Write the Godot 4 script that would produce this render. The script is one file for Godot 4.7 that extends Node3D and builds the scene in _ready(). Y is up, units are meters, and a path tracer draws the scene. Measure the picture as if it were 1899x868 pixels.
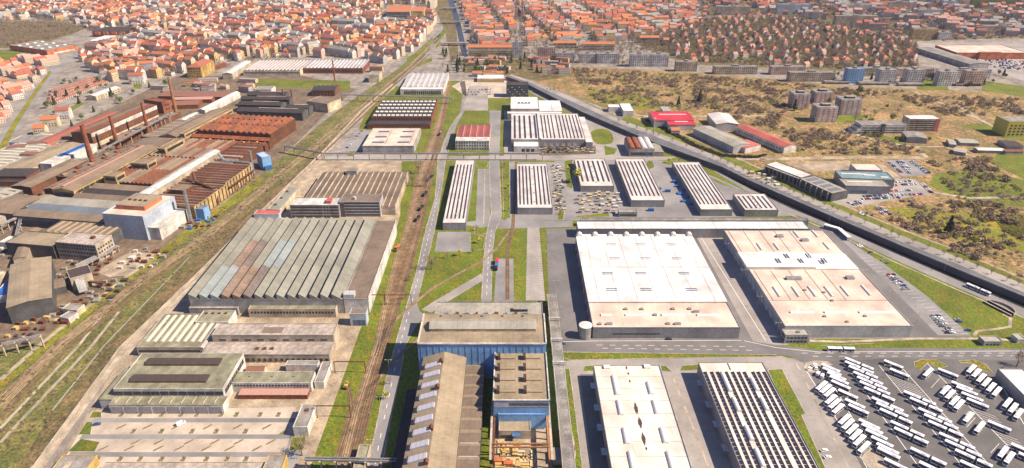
extends Node3D
# An industrial district seen from the air: halls, rail corridors, a bus depot and the town beyond. Metres, y up.
var M := {}
var TX := {}
var used := {}
var cache := {}
var R := RandomNumberGenerator.new()
var T: Node3D
var W := 1.0
var D := 1.0
var HH := 1.0
var yard: Node
var recs: Array
var vil: Array

# ---------- naming ----------
func numbered(n: String) -> String:
	if not used.has(n):
		used[n] = 0
		return n
	used[n] += 1
	return "%s_%03d" % [n, used[n]]
func thing(n: String, label: String, cat: String, x: float, z: float, rot := 0.0, group := "", y := 0.0) -> Node3D:
	var o := Node3D.new()
	o.name = numbered(n)
	add_child(o)
	o.position = Vector3(x, y, z)
	o.rotation_degrees.y = rot
	tag(o, label, cat, group)
	return o
func tag(o: Node, label: String, cat: String, group := "") -> void:
	o.set_meta("label", label)
	o.set_meta("category", cat)
	if group != "": o.set_meta("group", group)
func copy(o: Node3D, x: float, z: float, rot: float, label: String, y := 0.0, s := 1.0) -> Node3D:
	var c := o.duplicate()
	c.name = numbered(String(o.name).split("_0")[0])
	add_child(c)
	c.position = Vector3(x, y, z)
	c.rotation_degrees.y = rot
	c.scale = Vector3.ONE * s
	c.set_meta("label", label)
	return c

# ---------- mesh helpers ----------
func sf() -> SurfaceTool:
	var s := SurfaceTool.new()
	s.begin(Mesh.PRIMITIVE_TRIANGLES)
	return s
func tri(s: SurfaceTool, a: Vector3, b: Vector3, c: Vector3) -> void:
	s.set_normal((b - a).cross(c - a).normalized())
	s.add_vertex(a); s.add_vertex(c); s.add_vertex(b)
func q(s: SurfaceTool, a: Vector3, b: Vector3, c: Vector3, d: Vector3) -> void:
	tri(s, a, b, c)
	tri(s, a, c, d)
func bx(s: SurfaceTool, x0: float, y0: float, z0: float, x1: float, y1: float, z1: float, top := true) -> void:
	var a := Vector3(x0, y0, z1); var b := Vector3(x1, y0, z1); var c := Vector3(x1, y0, z0); var d := Vector3(x0, y0, z0)
	var e := Vector3(x0, y1, z1); var f := Vector3(x1, y1, z1); var g := Vector3(x1, y1, z0); var h := Vector3(x0, y1, z0)
	q(s, a, b, f, e); q(s, b, c, g, f); q(s, c, d, h, g); q(s, d, a, e, h)
	if top: q(s, e, f, g, h)
func put(n: String, mesh: Mesh, m, parent: Node, pos := Vector3.ZERO, rot := 0.0) -> MeshInstance3D:
	var o := MeshInstance3D.new()
	o.name = n
	o.mesh = mesh
	o.material_override = M[m] if m is String else m
	parent.add_child(o, true)
	o.position = pos
	o.rotation_degrees.y = rot
	return o
func part(n: String, s: SurfaceTool, m, parent: Node) -> MeshInstance3D:
	return put(n, s.commit(), m, parent)
func stuffpart(o: Node) -> void:
	o.set_meta("kind", "stuff")
# a box standing at pos (centre of its base), mesh shared by size
func boxp(n: String, sx: float, sy: float, sz: float, m, parent: Node, pos: Vector3, rot := 0.0) -> MeshInstance3D:
	var k := "b%.2f_%.2f_%.2f" % [sx, sy, sz]
	if not cache.has(k):
		var s := sf()
		bx(s, -sx / 2, 0, -sz / 2, sx / 2, sy, sz / 2)
		cache[k] = s.commit()
	return put(n, cache[k], m, parent, pos, rot)
# gabled prism along local x or z, from height y0
func prism(s: SurfaceTool, x0: float, x1: float, z0: float, z1: float, y0: float, rise: float, along_x: bool, ends := false) -> void:
	if along_x:
		var zm := (z0 + z1) / 2
		var a := Vector3(x0, y0 + rise, zm); var b := Vector3(x1, y0 + rise, zm)
		q(s, Vector3(x0, y0, z1), Vector3(x1, y0, z1), b, a)
		q(s, Vector3(x1, y0, z0), Vector3(x0, y0, z0), a, b)
		if ends:
			tri(s, Vector3(x1, y0, z1), Vector3(x1, y0, z0), b)
			tri(s, Vector3(x0, y0, z0), Vector3(x0, y0, z1), a)
	else:
		var xm := (x0 + x1) / 2
		var a := Vector3(xm, y0 + rise, z1); var b := Vector3(xm, y0 + rise, z0)
		q(s, Vector3(x1, y0, z1), Vector3(x1, y0, z0), b, a)
		q(s, Vector3(x0, y0, z0), Vector3(x0, y0, z1), a, b)
		if ends:
			tri(s, Vector3(x0, y0, z1), Vector3(x1, y0, z1), a)
			tri(s, Vector3(x1, y0, z0), Vector3(x0, y0, z0), b)
func gends(s: SurfaceTool, x0: float, x1: float, z0: float, z1: float, y0: float, rise: float, along_x: bool) -> void:
	if along_x:
		var zm := (z0 + z1) / 2
		tri(s, Vector3(x1, y0, z1), Vector3(x1, y0, z0), Vector3(x1, y0 + rise, zm))
		tri(s, Vector3(x0, y0, z0), Vector3(x0, y0, z1), Vector3(x0, y0 + rise, zm))
	else:
		var xm := (x0 + x1) / 2
		tri(s, Vector3(x0, y0, z1), Vector3(x1, y0, z1), Vector3(xm, y0 + rise, z1))
		tri(s, Vector3(x1, y0, z0), Vector3(x0, y0, z0), Vector3(xm, y0 + rise, z0))
func hip(s: SurfaceTool, x0: float, x1: float, z0: float, z1: float, y0: float, rise: float) -> void:
	var d := minf(x1 - x0, z1 - z0) / 2
	var a: Vector3; var b: Vector3
	if x1 - x0 >= z1 - z0:
		a = Vector3(x0 + d, y0 + rise, (z0 + z1) / 2); b = Vector3(x1 - d, y0 + rise, (z0 + z1) / 2)
		q(s, Vector3(x0, y0, z1), Vector3(x1, y0, z1), b, a)
		q(s, Vector3(x1, y0, z0), Vector3(x0, y0, z0), a, b)
		tri(s, Vector3(x1, y0, z1), Vector3(x1, y0, z0), b)
		tri(s, Vector3(x0, y0, z0), Vector3(x0, y0, z1), a)
	else:
		a = Vector3((x0 + x1) / 2, y0 + rise, z1 - d); b = Vector3((x0 + x1) / 2, y0 + rise, z0 + d)
		q(s, Vector3(x1, y0, z1), Vector3(x1, y0, z0), b, a)
		q(s, Vector3(x0, y0, z0), Vector3(x0, y0, z1), a, b)
		tri(s, Vector3(x0, y0, z1), Vector3(x1, y0, z1), a)
		tri(s, Vector3(x1, y0, z0), Vector3(x0, y0, z0), b)
func cyl(s: SurfaceTool, c: Vector3, r0: float, r1: float, h: float, n := 14, cap := true) -> void:
	for i in n:
		var a := TAU * i / n; var b := TAU * (i + 1) / n
		var p := c + Vector3(cos(a) * r0, 0, -sin(a) * r0); var p2 := c + Vector3(cos(b) * r0, 0, -sin(b) * r0)
		var t := c + Vector3(cos(a) * r1, h, -sin(a) * r1); var t2 := c + Vector3(cos(b) * r1, h, -sin(b) * r1)
		q(s, p, p2, t2, t)
		if cap: tri(s, c + Vector3(0, h, 0), t, t2)
# a square bar between two points
func bar(s: SurfaceTool, a: Vector3, b: Vector3, r: float) -> void:
	var d := (b - a).normalized()
	var u := d.cross(Vector3.UP if absf(d.y) < 0.9 else Vector3.RIGHT).normalized() * r
	var v := d.cross(u).normalized() * r
	var k := [u + v, v - u, -u - v, u - v]
	for i in 4:
		q(s, a + k[i], a + k[(i + 1) % 4], b + k[(i + 1) % 4], b + k[i])
	q(s, b + k[0], b + k[1], b + k[2], b + k[3])
func pipe(s: SurfaceTool, a: Vector3, b: Vector3, r: float, n := 8) -> void:
	var d := (b - a).normalized()
	var u := d.cross(Vector3.UP if absf(d.y) < 0.9 else Vector3.RIGHT).normalized()
	var v := d.cross(u).normalized()
	for i in n:
		var p := (u * cos(TAU * i / n) + v * sin(TAU * i / n)) * r
		var p2 := (u * cos(TAU * (i + 1) / n) + v * sin(TAU * (i + 1) / n)) * r
		q(s, a + p, a + p2, b + p2, b + p)

# ---------- materials ----------
func tex(n: String, size: int, f: Callable) -> void:
	var im := Image.create(size, size, true, Image.FORMAT_RGB8)
	for y in size:
		for x in size:
			im.set_pixel(x, y, f.call(x, y))
	im.generate_mipmaps()
	TX[n] = ImageTexture.create_from_image(im)
func noise(seed_: int, freq: float, oct: int, size: int) -> Image:
	var f := FastNoiseLite.new()
	f.seed = seed_
	f.noise_type = FastNoiseLite.TYPE_SIMPLEX_SMOOTH
	f.frequency = freq
	f.fractal_type = FastNoiseLite.FRACTAL_FBM
	f.fractal_octaves = oct
	return f.get_seamless_image(size, size)
# colour as a real-world linear base value
func mat(n: String, r: float, g: float, b: float, rough := 0.9, t := "mottle", tile := 40.0, metal := 0.0, coarse := 170.0, world := false) -> StandardMaterial3D:
	var m := StandardMaterial3D.new()
	m.albedo_color = Color(r, g, b).linear_to_srgb()
	m.roughness = rough
	m.metallic = metal
	if t != "":
		m.albedo_texture = TX[t]
		m.uv1_triplanar = true
		m.uv1_world_triplanar = world
		m.uv1_scale = Vector3.ONE / tile
		m.uv1_offset = Vector3(hash(n) % 97, 0, hash(n) % 31) / 100.0
		if coarse > 0.0:
			m.detail_enabled = true
			m.detail_albedo = TX["coarse"]
			m.detail_blend_mode = BaseMaterial3D.BLEND_MODE_MUL
			m.detail_uv_layer = BaseMaterial3D.DETAIL_UV_2
			m.uv2_triplanar = true
			m.uv2_world_triplanar = world
			m.uv2_scale = Vector3.ONE / coarse
	M[n] = m
	return m

func make_textures() -> void:
	var S := 256
	var a := noise(1, 0.012, 5, S); var b := noise(2, 0.09, 3, S); var c := noise(3, 0.02, 4, S); var d := noise(4, 0.3, 2, S)
	var e := noise(5, 0.045, 4, S)
	tex("mottle", S, func(x, y):
		var v: float = 0.84 + 0.26 * (a.get_pixel(x, y).r - 0.5) + 0.22 * (b.get_pixel(x, y).r - 0.5)
		return Color(v, v * 0.995, v * 0.985))
	tex("coarse", S, func(x, y):
		var v: float = 0.94 + 0.28 * (c.get_pixel(x, y).r - 0.5)
		return Color(v, v, v))
	tex("asphalt", S, func(x, y):
		var v: float = 0.89 + 0.07 * (a.get_pixel(x, y).r - 0.5) + 0.13 * (d.get_pixel(x, y).r - 0.5)
		var k: float = e.get_pixel(x, y).r
		if k > 0.70: v *= 0.95
		return Color(v, v * 0.99, v * 0.98))
	tex("grass", S, func(x, y):
		var k: float = clampf((a.get_pixel(x, y).r - 0.36) * 3.6, 0, 1)
		var k2: float = clampf((e.get_pixel(x, y).r - 0.45) * 4.0, 0, 1)
		var v: float = 0.8 + 0.4 * (b.get_pixel(x, y).r - 0.5) + 0.3 * (d.get_pixel(x, y).r - 0.5)
		var col := Color(0.78, 0.86, 0.30).lerp(Color(0.98, 0.88, 0.42), k * 0.75)
		col = col.lerp(Color(0.62, 0.74, 0.22), k2 * 0.5)
		return Color(col.r * v, col.g * v, col.b * v))
	tex("scrub", S, func(x, y):
		var k: float = clampf((a.get_pixel(x, y).r - 0.38) * 4.2, 0, 1)
		var k2: float = clampf((e.get_pixel(x, y).r - 0.5) * 5.0, 0, 1)
		var v: float = 0.82 + 0.5 * (b.get_pixel(x, y).r - 0.5) + 0.25 * (d.get_pixel(x, y).r - 0.5)
		var col := Color(0.80, 0.81, 0.56).lerp(Color(1.0, 0.92, 0.76), k)
		col = col.lerp(Color(0.72, 0.63, 0.57), k2 * 0.7)
		return Color(clampf(col.r * v, 0, 1), clampf(col.g * v, 0, 1), col.b * v))
	tex("rust", S, func(x, y):
		var k: float = clampf((a.get_pixel(x, y).r - 0.4) * 4.0, 0, 1)
		var st: float = c.get_pixel(x, (y * 6) % S).r
		var v: float = 0.85 + 0.3 * (b.get_pixel(x, y).r - 0.5) + 0.35 * (st - 0.5)
		var col := Color(1.0, 0.78, 0.62).lerp(Color(0.80, 0.72, 0.68), k)
		return Color(clampf(col.r * v, 0, 1), col.g * v, col.b * v))
	# sheet metal: seams across x every eighth of a tile, rain stains
	tex("sheet", S, func(x, y):
		var v: float = 0.90 + 0.12 * (a.get_pixel(x, y).r - 0.5) + 0.16 * (c.get_pixel(x, (y * 5) % S).r - 0.5)
		if x % 32 < 2: v *= 0.86
		if y % 128 < 1: v *= 0.9
		return Color(v, v * 0.99, v * 0.975))
	tex("tiles", S, func(x, y):
		var v: float = minf(1.0, 0.95 + 0.2 * (e.get_pixel(x, y).r - 0.5) + 0.26 * (d.get_pixel(x, y).r - 0.5))
		return Color(v, v, v))
	tex("plaster", S, func(x, y):
		var v: float = minf(1.0, 0.97 + 0.14 * (a.get_pixel(x, y).r - 0.5) + 0.1 * (b.get_pixel(x, y).r - 0.5))
		return Color(v, v, v))
	tex("membrane", S, func(x, y):
		var v: float = 0.95 + 0.06 * (a.get_pixel(x, y).r - 0.5) + 0.05 * (b.get_pixel(x, y).r - 0.5)
		if x % 64 < 2: v *= 0.93
		if y % 128 < 1: v *= 0.94
		if e.get_pixel(x, y).r > 0.72: v *= 0.96
		return Color(v, v * 0.99, v * 0.975))
	tex("ballast", S, func(x, y):
		var v: float = 0.78 + 0.5 * (d.get_pixel(x, y).r - 0.5) + 0.3 * (a.get_pixel(x, y).r - 0.5)
		var k: float = clampf((e.get_pixel(x, y).r - 0.5) * 4, 0, 1)
		return Color(v, v * (0.9 + 0.1 * k), v * (0.8 + 0.08 * k)))

# ---------- ground ----------
func poly(pts: Array) -> PackedVector2Array:
	var p := PackedVector2Array()
	for i in range(0, pts.size(), 2): p.append(Vector2(pts[i], pts[i + 1]))
	return p
func sheet(pts: Array, y: float, s: SurfaceTool) -> void:
	var p := poly(pts)
	var ix := Geometry2D.triangulate_polygon(p)
	for i in range(0, ix.size(), 3):
		var a := Vector3(p[ix[i]].x, y, p[ix[i]].y); var b := Vector3(p[ix[i + 1]].x, y, p[ix[i + 1]].y); var c := Vector3(p[ix[i + 2]].x, y, p[ix[i + 2]].y)
		if (b - a).cross(c - a).y < 0: tri(s, a, c, b)
		else: tri(s, a, b, c)
func patch(n: String, m: String, y: float, pts: Array) -> MeshInstance3D:
	var s := sf()
	sheet(pts, y, s)
	var o := part(numbered(n), s, m, self)
	o.set_meta("kind", "structure")
	if n == "lawn" or n == "traffic_island":
		var k := sf()
		ribbon(k, pts + pts.slice(0, 2), 0.4, 0.0, 0.0, y + 0.1)
		part("kerb", k, "kerb", o)
	return o
func ribbon(s: SurfaceTool, pts: Array, w: float, y: float, off := 0.0, h := 0.0) -> void:
	var p := poly(pts)
	var lft: Array[Vector3] = []; var rgt: Array[Vector3] = []
	for i in p.size():
		var d := (p[mini(i + 1, p.size() - 1)] - p[maxi(i - 1, 0)]).normalized()
		var nrm := Vector2(-d.y, d.x)
		var l := p[i] + nrm * (off - w / 2); var r := p[i] + nrm * (off + w / 2)
		lft.append(Vector3(l.x, y, l.y)); rgt.append(Vector3(r.x, y, r.y))
	for i in p.size() - 1:
		var u := Vector3(0, h, 0)
		var up := (lft[i + 1] - lft[i]).cross(rgt[i] - lft[i]).y > 0
		if up: q(s, lft[i] + u, lft[i + 1] + u, rgt[i + 1] + u, rgt[i] + u)
		else: q(s, lft[i] + u, rgt[i] + u, rgt[i + 1] + u, lft[i + 1] + u)
		if h > 0.0:
			q(s, lft[i], lft[i + 1], lft[i + 1] + u, lft[i] + u)
			q(s, rgt[i + 1], rgt[i], rgt[i] + u, rgt[i + 1] + u)
			if i == 0: q(s, rgt[i], lft[i], lft[i] + u, rgt[i] + u)
			if i == p.size() - 2: q(s, lft[i + 1], rgt[i + 1], rgt[i + 1] + u, lft[i + 1] + u)
func way(n: String, m: String, y: float, w: float, pts: Array, kerb := false) -> MeshInstance3D:
	var s := sf()
	ribbon(s, pts, w, y)
	var o := part(numbered(n), s, m, self)
	o.set_meta("kind", "structure")
	if kerb:
		for k in [-1, 1]:
			var t := sf()
			ribbon(t, pts, 0.5, 0.0, k * (w / 2 + 0.25), 0.13)
			part("kerb", t, "kerb", o)
	return o
func dashes(o: Node, pts: Array, y: float, w: float, dash: float, gap: float, off := 0.0) -> void:
	var p := poly(pts)
	for i in p.size() - 1:
		var l := p[i].distance_to(p[i + 1])
		var d := (p[i + 1] - p[i]) / l
		var t := gap / 2
		while t + dash < l:
			var a := p[i] + d * t + Vector2(-d.y, d.x) * off; var b := a + d * dash
			var s := sf()
			ribbon(s, [a.x, a.y, b.x, b.y], w, y)
			part("marking", s, "paint", o)
			t += dash + gap
func track(pts: Array, y := 0.05, bed := "ballast", w := 3.2) -> void:
	var root := Node3D.new()
	root.name = numbered("railway_track")
	add_child(root)
	root.set_meta("kind", "structure")
	var s := sf()
	ribbon(s, pts, w, y, 0.0, 0.12)
	part("ballast", s, bed, root)
	for k in [-1, 1]:
		var t := sf()
		ribbon(t, pts, 0.26, y + 0.12, k * 0.75, 0.16)
		part("rail", t, "rail", root)
func strip_wall(n: String, label: String, cat: String, m: String, pts: Array, w: float, h: float, group := "") -> Node3D:
	var t := thing(n, label, cat, pts[0], pts[1], 0, group)
	var pp: Array = []
	for i in pts.size(): pp.append(pts[i] - pts[i % 2])
	var s := sf()
	ribbon(s, pp, w, 0.0, 0.0, h)
	part("wall", s, m, t)
	var c := sf()
	ribbon(c, pp, w + 0.16, h, 0.0, 0.12)
	part("coping", c, "kerb", t)
	return t

# ---------- buildings: T is the current one, W x D its plan, HH its eaves ----------
func lx(u: float) -> float: return (u - 0.5) * W
func lz(v: float) -> float: return (0.5 - v) * D
func walls(h: float, m: String, n := "wall") -> void:
	var s := sf()
	bx(s, -W / 2, 0, -D / 2, W / 2, h, D / 2, false)
	part(n, s, m, T)
func b(n: String, label: String, cat: String, x: float, z: float, rot: float, w: float, d: float, h: float, wm: String, rm: String, rt := "flat", rise := 0.0, group := "") -> Node3D:
	T = thing(n, label, cat, x, z, rot, group)
	W = w; D = d; HH = h
	walls(h, wm)
	if rt == "flat": flat(rm, wm if rise == 0.0 else "kerb", 0.5 if rise == 0.0 else rise)
	elif rt == "gx" or rt == "gz":
		var s := sf()
		var o := 0.4
		prism(s, -W / 2 - o, W / 2 + o, -D / 2 - o, D / 2 + o, h, rise, rt == "gx")
		part("roof", s, rm, T)
		var e := sf()
		gends(e, -W / 2, W / 2, -D / 2, D / 2, h, rise * 0.98, rt == "gx")
		part("gable", e, wm, T)
	elif rt == "hip":
		var s := sf()
		hip(s, -W / 2 - 0.4, W / 2 + 0.4, -D / 2 - 0.4, D / 2 + 0.4, h, rise)
		part("roof", s, rm, T)
	elif rt == "shed":   # falls towards local -x
		var s := sf()
		q(s, Vector3(-W / 2, h, D / 2), Vector3(W / 2, h + rise, D / 2), Vector3(W / 2, h + rise, -D / 2), Vector3(-W / 2, h, -D / 2))
		tri(s, Vector3(-W / 2, h, D / 2), Vector3(W / 2, h, D / 2), Vector3(W / 2, h + rise, D / 2))
		q(s, Vector3(W / 2, h, D / 2), Vector3(W / 2, h, -D / 2), Vector3(W / 2, h + rise, -D / 2), Vector3(W / 2, h + rise, D / 2))
		part("roof", s, rm, T)
	return T
func flat(rm: String, pm: String, ph := 0.5, x0 := -1e9, x1 := 0.0, z0 := 0.0, z1 := 0.0, y := -1.0) -> void:
	if x0 < -1e8:
		x0 = -W / 2; x1 = W / 2; z0 = -D / 2; z1 = D / 2
	if y < 0: y = HH
	var s := sf()
	bx(s, x0 + 0.3, y - 0.4, z0 + 0.3, x1 - 0.3, y, z1 - 0.3)
	part("roof", s, rm, T)
	var t := sf()
	bx(t, x0 - 0.06, y - 0.3, z1 - 0.3, x1 + 0.06, y + ph, z1 + 0.06)
	bx(t, x0 - 0.06, y - 0.3, z0 - 0.06, x1 + 0.06, y + ph, z0 + 0.3)
	bx(t, x0 - 0.06, y - 0.3, z0 + 0.3, x0 + 0.3, y + ph, z1 - 0.3)
	bx(t, x1 - 0.3, y - 0.3, z0 + 0.3, x1 + 0.06, y + ph, z1 - 0.3)
	part("parapet", t, pm, T)
# sawtooth roof: teeth side by side along local x (or z), steep face on the low-coordinate side (hi < 0) or the other
func saw(n: int, rise: float, hi: int, rms: Array, gm: String, axis := "x", segs := 1, u0 := 0.0, u1 := 1.0, v0 := 0.0, v1 := 1.0, y := -1.0, gt := 0.0) -> void:
	if y < 0: y = HH
	var bs := sf()
	bx(bs, lx(u0) + 0.1, y - 0.3, lz(v1) + 0.1, lx(u1) - 0.1, y, lz(v0) - 0.1)
	part("roof_deck", bs, rms[0], T)
	var a0 := lx(u0) if axis == "x" else -lz(v0)
	var a1 := lx(u1) if axis == "x" else -lz(v1)
	var c0 := lz(v0) if axis == "x" else lx(u0)
	var c1 := lz(v1) if axis == "x" else lx(u1)
	for i in n:
		var p := a0 + (a1 - a0) * i / n; var r := a0 + (a1 - a0) * (i + 1) / n
		var top := (p if hi < 0 else r); var low := (r if hi < 0 else p)
		var lean := (r - p) * gt * (1.0 if hi < 0 else -1.0)
		var P := func(al: float, yy: float, c: float) -> Vector3:
			return Vector3(al, yy, c) if axis == "x" else Vector3(c, yy, -al)
		for k in segs:
			var e0: float = c0 + (c1 - c0) * k / segs; var e1: float = c0 + (c1 - c0) * (k + 1) / segs
			var s := sf()
			var A: Vector3 = P.call(top + lean, y + rise, e0); var B: Vector3 = P.call(low, y + 0.02, e0)
			var C: Vector3 = P.call(low, y + 0.02, e1); var E: Vector3 = P.call(top + lean, y + rise, e1)
			var nn := (B - A).cross(C - A)
			if nn.y > 0: q(s, A, B, C, E)
			else: q(s, A, E, C, B)
			var F: Vector3 = P.call(top, y + 0.02, e0); var G: Vector3 = P.call(top, y + 0.02, e1)
			if k == 0: tri(s, A, F, B)
			if k == segs - 1: tri(s, E, C, G)
			part("roof_panel", s, rms[k * n + i] if rms.size() == n * segs else rms[R.randi() % rms.size()], T)
			var g := sf()
			q(g, A, E, G, F)
			part("glazing", g, gm, T)
# a box, gabled or vaulted piece standing on the roof; u, v its centre, sizes in metres
func sky(u: float, v: float, sx: float, sz: float, h: float, m: String, n := "skylight", shape := "box", y := -1.0, parent: Node = null) -> MeshInstance3D:
	if y < 0: y = HH
	var k := "s%s%.1f_%.1f_%.1f" % [shape, sx, sz, h]
	if not cache.has(k):
		var s := sf()
		if shape == "box": bx(s, -sx / 2, -0.05, -sz / 2, sx / 2, h, sz / 2)
		elif shape == "gable":
			bx(s, -sx / 2, -0.05, -sz / 2, sx / 2, h * 0.5, sz / 2, false)
			prism(s, -sx / 2, sx / 2, -sz / 2, sz / 2, h * 0.5, h * 0.5, sx > sz, true)
		elif shape == "vault":
			var al := sx > sz
			var hw := (sz if al else sx) / 2; var hl := (sx if al else sz) / 2
			var nseg := 8
			for i in nseg:
				var t0 := PI * i / nseg; var t1 := PI * (i + 1) / nseg
				var p0 := Vector2(cos(t0) * hw, sin(t0) * h); var p1 := Vector2(cos(t1) * hw, sin(t1) * h)
				if al:
					q(s, Vector3(-hl, p0.y, p0.x), Vector3(hl, p0.y, p0.x), Vector3(hl, p1.y, p1.x), Vector3(-hl, p1.y, p1.x))
					tri(s, Vector3(hl, 0, 0), Vector3(hl, p1.y, p1.x), Vector3(hl, p0.y, p0.x)); tri(s, Vector3(-hl, 0, 0), Vector3(-hl, p0.y, p0.x), Vector3(-hl, p1.y, p1.x))
				else:
					q(s, Vector3(p0.x, p0.y, hl), Vector3(p0.x, p0.y, -hl), Vector3(p1.x, p1.y, -hl), Vector3(p1.x, p1.y, hl))
					tri(s, Vector3(0, 0, hl), Vector3(p0.x, p0.y, hl), Vector3(p1.x, p1.y, hl)); tri(s, Vector3(0, 0, -hl), Vector3(p1.x, p1.y, -hl), Vector3(p0.x, p0.y, -hl))
		elif shape == "cyl": cyl(s, Vector3(0, -0.05, 0), sx / 2, sx / 2, h, 10)
		elif shape == "tilt":
			q(s, Vector3(-sx / 2, 0.1, sz / 2), Vector3(sx / 2, h, sz / 2), Vector3(sx / 2, h, -sz / 2), Vector3(-sx / 2, 0.1, -sz / 2))
			q(s, Vector3(sx / 2, 0, sz / 2), Vector3(sx / 2, 0, -sz / 2), Vector3(sx / 2, h, -sz / 2), Vector3(sx / 2, h, sz / 2))
		cache[k] = s.commit()
	return put(n, cache[k], m, parent if parent else T, Vector3(lx(u), y, lz(v)))
# windows on a facade ("f" towards +z, "b" -z, "l" -x, "r" +x)
func side_pos(sd: String, t: float, y: float, out: float) -> Array:
	if sd == "f": return [Vector3((t - 0.5) * W, y, D / 2 + out), 0.0]
	if sd == "b": return [Vector3((0.5 - t) * W, y, -D / 2 - out), 180.0]
	if sd == "r": return [Vector3(W / 2 + out, y, (0.5 - t) * D), 90.0]
	return [Vector3(-W / 2 - out, y, (t - 0.5) * D), -90.0]
func wins(sd: String, t0: float, t1: float, n: int, ys: Array, ww: float, wh: float, m := "glass", nm := "window") -> void:
	for y in ys:
		for i in n:
			var p := side_pos(sd, t0 + (t1 - t0) * (i + 0.5) / n, y, 0.0)
			var o := boxp(nm, ww, wh, 0.16, m, T, p[0], p[1])
			if ww * wh > 5.0:
				boxp("sill", ww + 0.3, 0.12, 0.4, "kerb", o, Vector3(0, -0.14, 0))
func bands(sd: String, t0: float, t1: float, ys: Array, wh: float, m := "glass", nm := "window_band") -> void:
	var l := (W if sd == "f" or sd == "b" else D) * (t1 - t0)
	for y in ys:
		var p := side_pos(sd, (t0 + t1) / 2, y, 0.0)
		boxp(nm, l, wh, 0.16, m, T, p[0], p[1])
# an extra volume of the same building
func sub(n: String, u0: float, u1: float, v0: float, v1: float, y0: float, h: float, wm: String, rm: String, rt := "flat", rise := 0.0) -> void:
	var s := sf()
	bx(s, lx(u0), y0, lz(v1), lx(u1), h, lz(v0), false)
	var o := part(n, s, wm, T)
	var t := sf()
	if rt == "flat": bx(t, lx(u0) - 0.15, h, lz(v1) - 0.15, lx(u1) + 0.15, h + 0.35, lz(v0) + 0.15)
	else:
		prism(t, lx(u0) - 0.3, lx(u1) + 0.3, lz(v1) - 0.3, lz(v0) + 0.3, h, rise, rt == "gx")
		gends(t, lx(u0), lx(u1), lz(v1), lz(v0), h, rise * 0.98, rt == "gx")
	part("roof", t, rm, o)
# rows of solar panels running along local z
func solar(us: Array, v0: float, v1: float, sx: float, plen: float, gap: float, single := false) -> void:
	for u in us:
		var z0 := lz(v0); var z1 := lz(v1)
		var n := int(absf(z1 - z0) / (plen + gap))
		if single:
			for i in n:
				sky(u, 0.5, sx, plen, 0.55, "solar", "solar_panel", "tilt").position.z = z0 - (i + 0.5) * (plen + gap)
		else:
			var s := sf()
			for i in n:
				var zz := z0 - i * (plen + gap)
				bx(s, lx(u) - sx / 2, HH - 0.02, zz - plen, lx(u) + sx / 2, HH + 0.35, zz)
			stuffpart(part("solar_panel_row", s, "solar", T))
func chimney(x: float, z: float, h: float, r0: float, r1: float, m: String, label: String, base := "") -> void:
	var t := thing("chimney", label, "chimney", x, z, 0)
	var s := sf()
	cyl(s, Vector3.ZERO, r0, r1, h, 16, false)
	cyl(s, Vector3(0, h - 0.1, 0), r1 * 0.75, r1 * 0.75, 0.1, 16)
	part("shaft", s, m, t)
	var c := sf()
	cyl(c, Vector3(0, h - 1.2, 0), r1 * 1.12, r1 * 1.15, 1.2, 16, false)
	part("rim", c, m, t)
	if base != "":
		var p := sf()
		cyl(p, Vector3.ZERO, r0 * 1.35, r0 * 1.25, 5.0, 16)
		part("base", p, base, t)

# ---------- vehicles ----------
var protos := {}
func wheel_mesh(r: float, w: float) -> Mesh:
	var k := "wheel%.2f" % r
	if not cache.has(k):
		var s := sf()
		for i in 10:
			var a := TAU * i / 10; var b2 := TAU * (i + 1) / 10
			var p := Vector3(cos(a) * r, r + sin(a) * r, w / 2); var p2 := Vector3(cos(b2) * r, r + sin(b2) * r, w / 2)
			var o := Vector3(0, 0, -w)
			q(s, p2, p, p + o, p2 + o)
			tri(s, Vector3(0, r, w / 2), p, p2); tri(s, Vector3(0, r, -w / 2), p2 + o, p + o)
		cache[k] = s.commit()
	return cache[k]
# bus along local x, front at +x; sides chamfered at the roof
func shell(s: SurfaceTool, x0: float, x1: float, y0: float, y1: float, hw: float, ch: float) -> void:
	var pr := [Vector2(hw, y0), Vector2(hw, y1 - ch), Vector2(hw - ch * 0.4, y1 - ch * 0.3), Vector2(hw - ch, y1), Vector2(-hw + ch, y1), Vector2(-hw + ch * 0.4, y1 - ch * 0.3), Vector2(-hw, y1 - ch), Vector2(-hw, y0)]
	for i in pr.size() - 1:
		var a: Vector2 = pr[i]; var c: Vector2 = pr[i + 1]
		q(s, Vector3(x0, a.y, a.x), Vector3(x1, a.y, a.x), Vector3(x1, c.y, c.x), Vector3(x0, c.y, c.x))
	for i in range(1, pr.size() - 1):
		tri(s, Vector3(x1, pr[0].y, pr[0].x), Vector3(x1, pr[i + 1].y, pr[i + 1].x), Vector3(x1, pr[i].y, pr[i].x))
		tri(s, Vector3(x0, pr[0].y, pr[0].x), Vector3(x0, pr[i].y, pr[i].x), Vector3(x0, pr[i + 1].y, pr[i + 1].x))
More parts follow.
